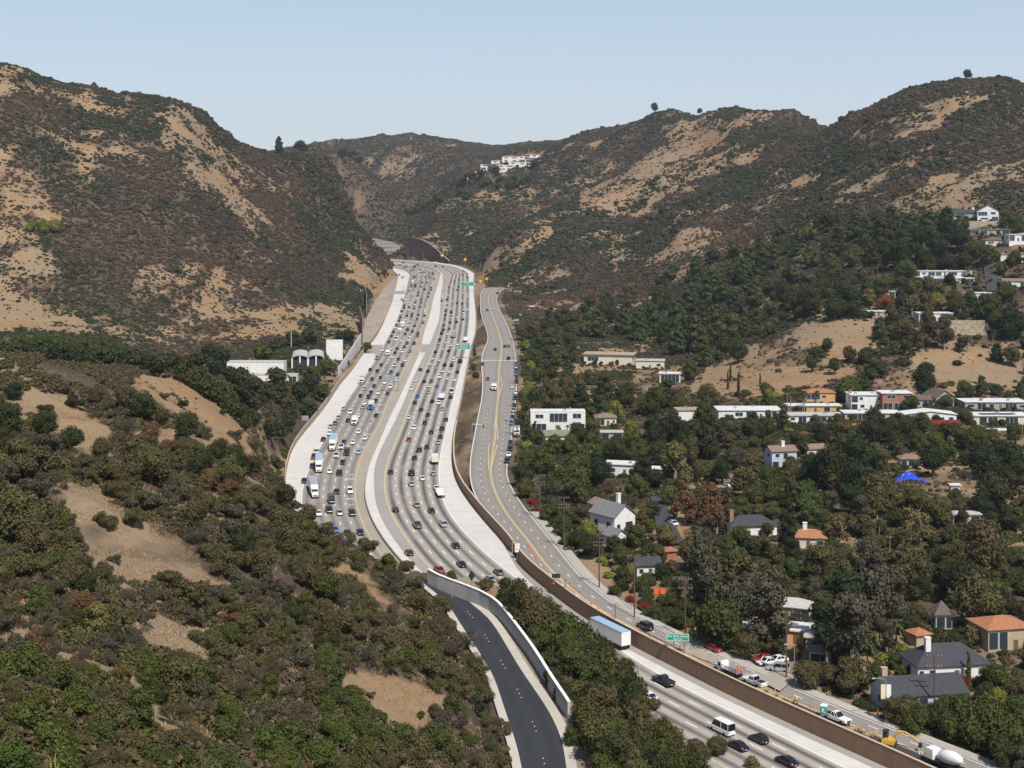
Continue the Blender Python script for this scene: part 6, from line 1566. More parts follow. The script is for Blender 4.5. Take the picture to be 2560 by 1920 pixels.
def works():
    bm, cm, wm = cones()
    # portable toilet
    t = thing('portable_toilet', 'teal portable toilet with white roof beside the white works pickup', 'portable toilet', sp(2060, 1792, .02), -.5)
    MB().box(-.6,.6,-.6,.6,.1,2.15).build('cabin', PAINT['teal'], t); MB().box(-.64,.64,-.64,.64,2.15,2.35,0,.12).build('roof', WSIGN, t)
    MB().box(-.4,.4,-.64,-.603,.2,2.0).build('door', mat('teal_door', (.06,.45,.40), .5), t); MB().box(-.64,.64,-.64,.64,0,.1).build('skid', BLKPL, t)
    MB().box(-.18,.18,-.66,-.645,1.3,1.75).build('notice', WSIGN, t)
    road = lambda v: math.atan2(-(np.interp(KSP/(v-440)+4, SPY[:,1], SPY[:,0])-np.interp(KSP/(v-440)-4, SPY[:,1], SPY[:,0])), 8)
    def veh(kind, col, u, v, label, flip=False, group='vehicles on the boulevard and in its side lots', box=None, roof=None, rz=None, plane=True, detail=True):
        x, y, z = sp(u, v, .02)
        if not plane: y = find_y(u, v, lambda Y: 0*Y, 150); x = (u-U0)*y/F; z = tz(x, y)+.08
        r = (road(v)+(math.pi if flip else 0)) if rz is None else rz
        o = vehicle(kind, col, (x, y, z), r, detail, box, roof); tag(o, label, o['category'], group); return o
    veh('pickup', 'white', 2092, 1803, 'white works pickup truck facing down the lane beside the teal toilet', True)
    veh('pickup', 'white', 1886, 1712, 'white works pickup truck parked behind the flatbed of cones')
    fb = veh('flatbed_truck', 'white', 1822, 1684, 'white flatbed truck loaded with orange traffic cones')
    from mathutils import Matrix
    M_ = Matrix.Rotation(fb.rotation_euler.z, 4, 'Z')
    for i in range(6):
        q = M_ @ __import__('mathutils').Vector(((-.75+.75*(i % 3)), -3.0+.9*(i//3), 1.165))
        t = thing('traffic_cone', f"orange cone standing on the flatbed, {['left','middle','right'][i % 3]} of the {'rear' if i < 3 else 'front'} row", 'traffic cone', (fb.location[0]+q.x, fb.location[1]+q.y, fb.location[2]+q.z), 0, 'cones loaded on the flatbed')
        link('cone_base', bm, t); link('cone_body', cm, t); link('white_band', wm, t)
    veh('suv', 'black', 1612, 1572, 'black SUV driving up the boulevard past the dense green tree')
    veh('sedan', 'red', 1782, 1626, 'red car parked in the shade of the dense green tree', rz=.5)
    veh('sedan', 'red', 1908, 1653, 'red car parked behind the white cars in the boulevard lot', rz=1.9)
    veh('sedan', 'white', 1918, 1661, 'white car parked in front of the red car in the lot', rz=1.9)
    veh('sedan', 'white', 1944, 1656, 'white car parked half hidden right of the red car', rz=1.9)
    veh('suv', 'silver', 1946, 1678, 'silver SUV parked in shade beside the tall power pole', rz=1.2)
    veh('sedan', 'red', 1219.5, 950, 'dark red car on the boulevard below the crossing', True)
    veh('box_truck', 'white', 1235, 975, 'small white box truck on the boulevard below the red car', True)
    veh('sedan', 'white', 1280, 970, 'white car on the boulevard beside the parked row', False)
    veh('sedan', 'white', 1231.7, 773, 'white car on the far boulevard at the bushy corner', False, detail=False)
    veh('sedan', 'black', 1218, 777, 'black car on the far boulevard left of the white car', True, detail=False)
    veh('suv', 'black', 1244, 735, 'black SUV at the far turn of the boulevard', False, detail=False)
    veh('sedan', 'black', 1238, 876, 'black car just beyond the boulevard crossing', True, detail=False)
    veh('suv', 'black', 1271, 899, 'black SUV stopped on the boulevard crossing', False, detail=False)
    veh('sedan', 'black', 1262, 868, 'left black car of the pair beyond the crossing', False, detail=False); veh('sedan', 'grey', 1271.5, 868, 'right grey car of the pair beyond the crossing', False, detail=False)
    veh('sedan', 'black', 1206, 913, 'black car in the left bay beside the crossing', True)
    veh('box_truck', 'cream', 1292, 1088, 'cream box truck parked on the right kerb of the boulevard', True)
    for i, v in enumerate((912, 921, 930, 939, 948, 958, 985, 999, 1016, 1030, 1046, 1062, 1110, 1126, 1140, 1156)):
        u = np.interp(v, SEP_R[:,0], SEP_R[:,1])-3
        veh(('sedan','suv')[i % 2], ('black','silver','black','grey','navy','black','white','black')[i % 8], u, v, f"{('black','silver','black','grey','navy','black','white','black')[i % 8]} {('sedan','SUV')[i % 2]} parked at the right kerb, {ordw(i+1)} from the crossing", True, 'cars parked at the right kerb of the boulevard')
    for i, (u, v, c) in enumerate(((1285,770,'white'),(1300,790,'white'),(1330,768,'white'),(1322,776,'silver'),(1292,803,'white'),(1288,815,'black'),(1300,822,'white'),(1290,832,'silver'))):
        veh('sedan', c, u, v, f'{c} car in the far lot right of the boulevard bend, {ordw(i+1)} from the back', False, 'cars in the far lot', rz=random.uniform(0, 3), plane=False, detail=False)
    veh('sedan', 'white', 1682, 1313, 'white car parked on the shady side street', rz=.3, plane=False)
    veh('sedan', 'silver', 1813, 1222, 'silver car parked left of the white car among the trees', rz=1.4, plane=False); veh('sedan', 'white', 1832, 1223, 'white car parked beside the silver car among the trees', rz=1.4, plane=False)
    # backhoe excavator
    x, y, z = sp(2222, 1866, .02); t = thing('excavator', 'yellow excavator with folded arm digging behind the brown wall', 'excavator', (x, y, z), -.45)
    MB().box(-1.1,1.1,-1.3,1.3,.75,1.5,0,.08).box(-1.05,-.1,-.6,.9,1.5,1.7).build('body', PAINT['yellow'], t); MB().box(-1.0,-.05,-.7,.7,1.7,2.7,0,.1).build('cab', GLASS, t); MB().box(-1.03,-.02,-.73,.73,2.7,2.8).build('cab_roof', BLKPL, t)
    for s in (-1, 1): MB().loft([[(s*.95-.25,a*1.6,.06+b) for a, b in ((-1,.35),(-.8,.0),(.8,.0),(1,.35),(.8,.7),(-.8,.7))],[(s*.95+.25,a*1.6,.06+b) for a, b in ((-1,.35),(-.8,.0),(.8,.0),(1,.35),(.8,.7),(-.8,.7))]]).build('track', BLKPL, t)
    bo = MB().tube([(.5,.2,1.4),(1.7,.2,2.9),(2.9,.2,2.9)], [.24,.26,.18], 6).build('boom', PAINT['yellow'], t); MB().tube([(2.9,.2,2.9),(4.6,.2,2.0),(5.4,.2,1.5)], [.2,.17,.1], 6).build('stick', PAINT['yellow'], t)
    MB().box(5.1,5.8,-.2,.6,.7,1.4,0,.1).build('bucket', BLKPL, t)
    # concrete mixer
    x, y, z = sp(2372, 1925, .02); t = thing('concrete_mixer', 'white concrete mixer truck drum at the bottom right corner', 'truck', (x, y, z), math.radians(30))
    prof = [(-2.9,.35),(-2.4,.8),(-1.0,1.2),(.6,1.22),(1.8,.8),(2.1,.5)]
    MB().tube([(0,a,2.2-a*.12) for a, r in prof], [r for a, r in prof], 16).build('drum', PAINT['white'], t, True)
    MB().box(-1.1,1.1,-3.2,4.6,.7,1.05).build('chassis', BLKPL, t); MB().box(-1.15,1.15,2.6,4.5,1.05,2.7,0,.12).build('cab', PAINT['white'], t); MB().box(-1.0,1.0,4.42,4.52,1.8,2.5).build('window', GLASS, t)
    for yy_ in (-2.4,-1.1,3.6):
        for s in (-1, 1): MB().disc((s*1.0,yy_,.5), .5, .3).build('wheel', TYRE, t)
    person('worker in orange vest standing by the trench planks', sp(1993, 1768, .02), 2.2); person('worker in orange vest bending over the trench behind the first worker', sp(1986, 1762, .02), 1.0, .6, .3)
    person('worker in orange vest left of the excavator', sp(2190, 1853, .02), .8, 0, .3); person('worker in orange vest standing before the excavator cab', sp(2216, 1868, .02), -.6, .25, .3)
    person('worker in pale shirt and jeans walking right of the excavator arm', sp(2297, 1899, .02), 2.6, 0., .2, LVEST); person('worker in orange vest bending beside the pale shirted worker', sp(2311, 1896, .02), 1.6, .6, .3)
    person('pedestrian in dark clothes on the pavement near the hedge', sp(2141, 1757, .1), .3, 0, .2, BLKPL, False); person('worker with orange vest near the concrete mixer wheel', sp(2337, 1893, .02), .4, 0, .2)
    planks = [(1932,1737,2.6,1.3,'tan plywood sheet lying beside the trench, farthest up the lane'),(1948,1748,2.2,1.0,'pale plywood sheet lying beside the trench'),(1982,1752,2.6,1.1,'brown timber pallet on the dark strip'),(2136,1823,2.8,1.2,'tan timber crate lid beside the stake row'),(2172,1838,2.2,.9,'dark plate with rusty edge on the dark strip'),(1900,1726,3.4,1.6,'pale flat trailer load behind the parked pickup')]
    for u, v, a, b, lab in planks:
        o = MB().box(-a/2,a/2,-b/2,b/2,.03,.25).box(-a/2+.1,a/2-.1,-b/2-.06,b/2+.06,.25,.33).build('plywood_stack', mat('plywood', (.42,.30,.15), .9, noise=.3, scale=2), None, False, sp(u, v, .02)); o.rotation_euler.z = .5; tag(o, lab, 'plywood')
    st = MB().box(-.05,.05,-.05,.05,-.3,1.25,0,.008).mesh('wooden_stake', mat('stake_wood', (.55,.42,.24), .9, noise=.3, scale=3))
    for i in range(22):
        f = i/21; u = 2034+f*166; v = 1775+f*84+2*math.sin(i*2.1)
        o = link('wooden_stake', st, None, sp(u, v, 0), (random.uniform(-.08,.08), random.uniform(-.08,.08), 0)); o.location.x += .35; tag(o, f'thin wooden stake on the wall edge, {ordw(i+1)} from the far end of the row', 'stake', 'stakes along the top of the brown wall')
    # orange fence panels and the red deck fence
    for i, (u, lab) in enumerate(((1642,'left orange fence panel of the pair beside the magenta bougainvillea'),(1658,'right orange fence panel of the pair beside the parked cars'))):
        y = find_y(u, 1487, lambda Y: 0*Y, 250); x = (u-U0)*y/F; t = thing('fence_panel', lab, 'fence panel', (x, y, tz(x, y)), -.1)
        MB().box(-.7,.7,-.03,.03,.15,1.5).build('panel', CONEM, t)
        for s in (-.68, .68): MB().box(s-.04,s+.04,-.07,.07,-.3,1.6).build('post', GREYWOOD, t)
    y = find_y(2356, 1066, lambda Y: 0*Y, 250); x = (2356-U0)*y/F; w = 88*y/F/2; t = thing('deck_fence', 'red wooden deck fence under the white gabled house', 'fence', (x, y, tz(x, y)+.6))
    MB().box(-w,w,-.05,.05,0,1.8).build('boards', mat('red_stain', (.26,.035,.03), .8, noise=.3, scale=2), t)
    for i in range(7): MB().box(-w+2*w*i/6-.1,-w+2*w*i/6+.1,-.15,.15,-4,2.0).build('post', mat('red_post', (.2,.03,.03), .8), t)
    # stilted white deck
    y = find_y(2500, 1068, lambda Y: 0*Y, 250)-4; x = (2500-U0)*y/F; z = tz(x, y+6); k = y/F; t = thing('stilted_deck', 'white deck on tall braced stilts in front of the cream house', 'deck', (x, y, z))
    WP = mat('white_timber', (.74,.74,.74), .7); a = 44*k; D = 5
    MB().box(-a,a,-D,D,-.3,0).build('deck_floor', WP, t); r = MB().box(-a,a,-D-.05,-D+.05,.0,1.1)
    for s in (-1, 1): r.box(s*a-.05,s*a+.05,-D+.05,D,0,1.1)
    r.build('railing', WP, t)
    for sx in (-1,-.1,.9):
        MB().box(sx*a-.18,sx*a+.18,-D+.2,-D+.55,-9,-.3).build('stilt', WP, t); MB().tube([(sx*a,-D+.3,-5.5),(sx*a+a*.5,-D+.3,-.4)], .13, 5).build('brace', WP, t)
    # blue tarp tent and the pale stick fence round it
    y = find_y(2279, 1206, lambda Y: 0*Y, 250); x = (2279-U0)*y/F; z = tz(x, y); w = 78*y/F/2; t = thing('tarp_tent', 'bright blue tarp stretched like a tent over a garden plot', 'tarp', (x, y, z))
    rg = np.random.default_rng(3); V = []; n = 13
    for j in range(n):
        for i in range(n):
            a, b = i/(n-1)*2-1, j/(n-1)*2-1; V.append((a*w, b*w*.6, .4+3.1*max(0, 1-abs(a+.2)**1.2)*(1-.55*abs(b))+rg.normal(0, .13)))
    MB().add(V, [(j*n+i, j*n+i+1, (j+1)*n+i+1, (j+1)*n+i) for j in range(n-1) for i in range(n-1)]).build('tarp_sheet', mat('blue_tarp', (.012,.06,.55), .45), t)
    for sx, sy in ((-1,-1),(1,-1),(1,1),(-1,1)): MB().tube([(sx*w*.97,sy*w*.56,-.5),(sx*w*.97,sy*w*.56,.7)], .06, 5).build('pole', WP, t)
    t = thing('stick_fence', 'rough fence of pale upright sticks right of the blue tarp', 'fence', (x, y-3, z))
    for i in range(60):
        xx = -w*1.2+i*w*4.6/60; hh = rg.uniform(1.2, 2.6); zz = tz(x+xx, y-3)-z
        MB().tube([(xx, 0, zz-.3), (xx+rg.normal(0,.15), rg.normal(0,.1), zz+hh)], .07, 4).build('stick', PALEBARK, t)
    lamp(2215, 1806, 8.1, -2.0, 'tall grey street lamp with two banners on the pavement by the dark grey gable', sp, .1, True)
    lamp(1986, 1704, 7.4, -1.4, 'grey street lamp beside the tall power pole and the olive tree', sp, .1)
    lamp(1020, 652, 16, -6, 'left street lamp of the pair before the dark wall', fwp, 0); lamp(1057.5, 655.5, 15, -6, 'right street lamp of the pair before the dark wall', fwp, 0)
    # lone pole with a light head inside the drive parapet
    x, y, z = at(1181, 1507, 258); t = thing('sign_post', 'two slim poles carrying a dark diamond sign seen from behind at the parapet bend', 'road sign', (x, y, RA+RB*y))
    MB().tube([(-.15,0,-.5),(-.15,0,4.6)], .06, 5).build('post', STEEL, t); MB().tube([(.15,0,-.5),(.15,0,3.4)], .05, 5).build('post', STEEL, t)
    MB().add([(-.15,-.05,3.0),(.5,-.05,4.0),(-.15,-.05,5.0),(-.8,-.05,4.0),(-.15,-.09,3.0),(.5,-.09,4.0),(-.15,-.09,5.0),(-.8,-.09,4.0)], [(3,2,1,0),(4,5,6,7),(0,1,5,4),(1,2,6,5),(2,3,7,6),(3,0,4,7)]).build('sign_panel', BLKPL, t)
    # hillside cross and flagpole
    x, y, z = at(1027, 360, 3200); t = thing('mast', 'tall white mast on the farthest hilltop', 'mast', (x, y, z)); MB().tube([(0,0,-5),(0,0,16)], [1.0,.6], 6).build('mast_pole', WSIGN, t); MB().box(-2.5,2.5,-2.5,2.5,-5,2).build('mast_foot', WSIGN, t)
    y = find_y(728, 872, lambda Y: 0*Y, 600); x = (728-U0)*y/F; t = thing('flagpole', 'white flagpole standing left of the arched temple', 'flagpole', (x, y, tz(x, y))); MB().tube([(0,0,-.5),(0,0,10.5)], [.2,.12], 6).build('pole_shaft', WSIGN, t); MB().tube([(0,0,10.5),(0,0,10.8)], .2, 6).build('finial', WSIGN, t)
    # stepped block wall on the right slope
    y = find_y(2425, 838, lambda Y: 0*Y, 400); w = 90*y/F; x = (2425-U0)*y/F; t = thing('block_wall', 'pale stepped block wall with planting holes on the right slope', 'wall', (x, y, tz(x, y)-1))
    for i in range(6):
        m_ = MB().box(-w/2,w/2,i*.9,i*.9+1.6,i*1.35-.5,i*1.35+1.33)
        m_.build('course', mat('pale_block', (.42,.36,.25), .9, noise=.5, scale=.9), t)
    y = find_y(2465, 568, lambda Y: 0*Y, 500); w = 98*y/F; x = (2465-U0)*y/F; t = thing('garden_wall', 'pale tan retaining wall under the white gabled hilltop house', 'wall', (x, y, tz(x, y))); MB().box(-w/2,w/2,0,.5,-2,3.2).build('wall_face', mat('tan_block', (.42,.34,.25), .9, noise=.3, scale=.5), t); MB().box(-w/2-.1,w/2+.1,-.1,.6,3.2,3.4).build('coping', WALLM['cream'], t)
def near_stalk():
    y = 62.0; x = (138-U0)*y/F; z = tz(x, y); top = ZC-(1872-V0)*y/F; h = max(1.5, top-z)
    t = thing('flower_stalk', 'yellow green flowering stalk with bent tips at the bottom left corner', 'plant', (x, y, z), 0)
    gm = mat('stalk_green', (.22,.26,.05), .7); fm = mat('stalk_flower', (.42,.30,.04), .8)
    for dx, hh, b in ((0, 1, .18), (-.16, .93, -.25), (.10, .88, .30)):
        MB().tube([(dx*.4,0,-.2),(dx,0,h*hh*.6),(dx*1.2,0,h*hh*.94),(dx*1.2+b*.5,0,h*hh),(dx*1.2+b,0,h*hh-.12)], [.035,.03,.022,.018,.012], 6).build('stem', gm, t)
        m_ = MB(); iv, jf = ICO0
        for q in range(7): m_.add([tuple(np.array(p)*.035+np.array((dx*1.15-.05*(q % 2), .03*(q % 3), h*hh*.9-.05*q))) for p in iv], jf)
        m_.build('blossom', fm, t)
def poles():
    lst = [(1410,1373,1240,384,3,'power pole with three crossarms beside the boulevard left of the white gabled house'),(1498,1470,1331,348,3,'power pole with two pale crossarms over the bamboo by the guard rail'),(1586,1541,1385,325,2,'power pole beside the magenta bougainvillea'),
           (1713,1600,1443,309,2,'power pole rising behind the dense green tree'),(1966,1682,1526,285,2,'tall power pole beside the silver SUV in the lot'),(2336,1800,1634,266,2,'power pole behind the dark grey gable roof'),(1350,1300,1184.7,417,3,'power pole with pale crossarms among the trees above the bougainvillea')]
    vs = [(1295,1180,484),(1294,1090,551),(1294,1020,618),(1294,960,689),(1295,900,779),(1292,850,874),(1284,806,979)]
    tops = []
    for u, vb, vt, y, n, lab in lst: tops.append((power_pole(u, vb, vt, y, lab, n)[1], y))
    for i, (u, v, y) in enumerate(vs):
        tops.append((power_pole(u, v, v-13.2*F/y, y, f'power pole in the long row at the right kerb, {ordw(i+1)} from the near end', 3)[1], y))
    for i, (u, v, vt, y) in enumerate(((1246,744,693,1190),(1267.5,786,727,1040),(1253,752,706,1150))):
        power_pole(u, v, vt, y, f"power pole at the far turn of the boulevard, {['leftmost','rightmost','middle'][i]} of three", 2)
    tops.sort(key=lambda q: q[1]); wm = mat('wire', (.03,.03,.03), .6)
    for i in range(len(tops)-1):
        a, b = np.array(tops[i][0]), np.array(tops[i+1][0])
        if np.linalg.norm(a-b) > 120: continue
        for k, s in enumerate((-1.2, 1.2)):
            pts = [a+(b-a)*t+np.array([s, 0, -.45-1.6*4*t*(1-t)*.5]) for t in np.linspace(0, 1, 9)]
            o = MB().tube(pts, .028, 4, cap=False).build('power_line', wm); tag(o, f"{'left' if k == 0 else 'right'} wire between the {ordw(i+1)} and {ordw(i+2)} boulevard power poles from the near end", 'power line', 'power lines along the boulevard')
def side_streets():
    m = lane_mat('side_street_asphalt', (.060,.060,.065), (.05,.05,.05), .2, jstep=0)
    def drape(name, L, R, nn=14, mm=None):
        def pl(pts):
            out = []
            for u, v in pts:
                y = find_y(u, v, lambda Y: 0*Y, 200); out.append(((u-U0)*y/F, y, 0))
            out = np.array(out); q = np.linspace(0, len(out)-1, nn); return np.column_stack([np.interp(q, np.arange(len(out)), out[:,k]) for k in range(3)])
        a, b = pl(L), pl(R)
        for P_ in (a, b): P_[:,2] = terrain_z(P_[:,0], P_[:,1])+.45
        zz = np.maximum(a[:,2], b[:,2]); a[:,2] = zz; b[:,2] = zz
        structure(sheet(name, [(a, b, 0, (0,2), 4)], [mm or m]))
    drape('side_street', [(1655,1366),(1640,1320),(1628,1270),(1626,1245)], [(1712,1364),(1690,1320),(1668,1270),(1650,1245)])
    lot = lane_mat('lot_concrete', (.36,.32,.27), (.3,.3,.3), 0, jstep=5)
    drape('parking_lot', [(1690,1648),(1740,1652),(1800,1668),(1880,1702),(1950,1738)], [(1745,1612),(1800,1622),(1860,1634),(1930,1664),(1990,1700)], mm=lot)
    drape('upper_street', [(2466,732),(2463,700),(2460,676),(2456,662)], [(2492,732),(2492,700),(2490,676),(2472,662)])
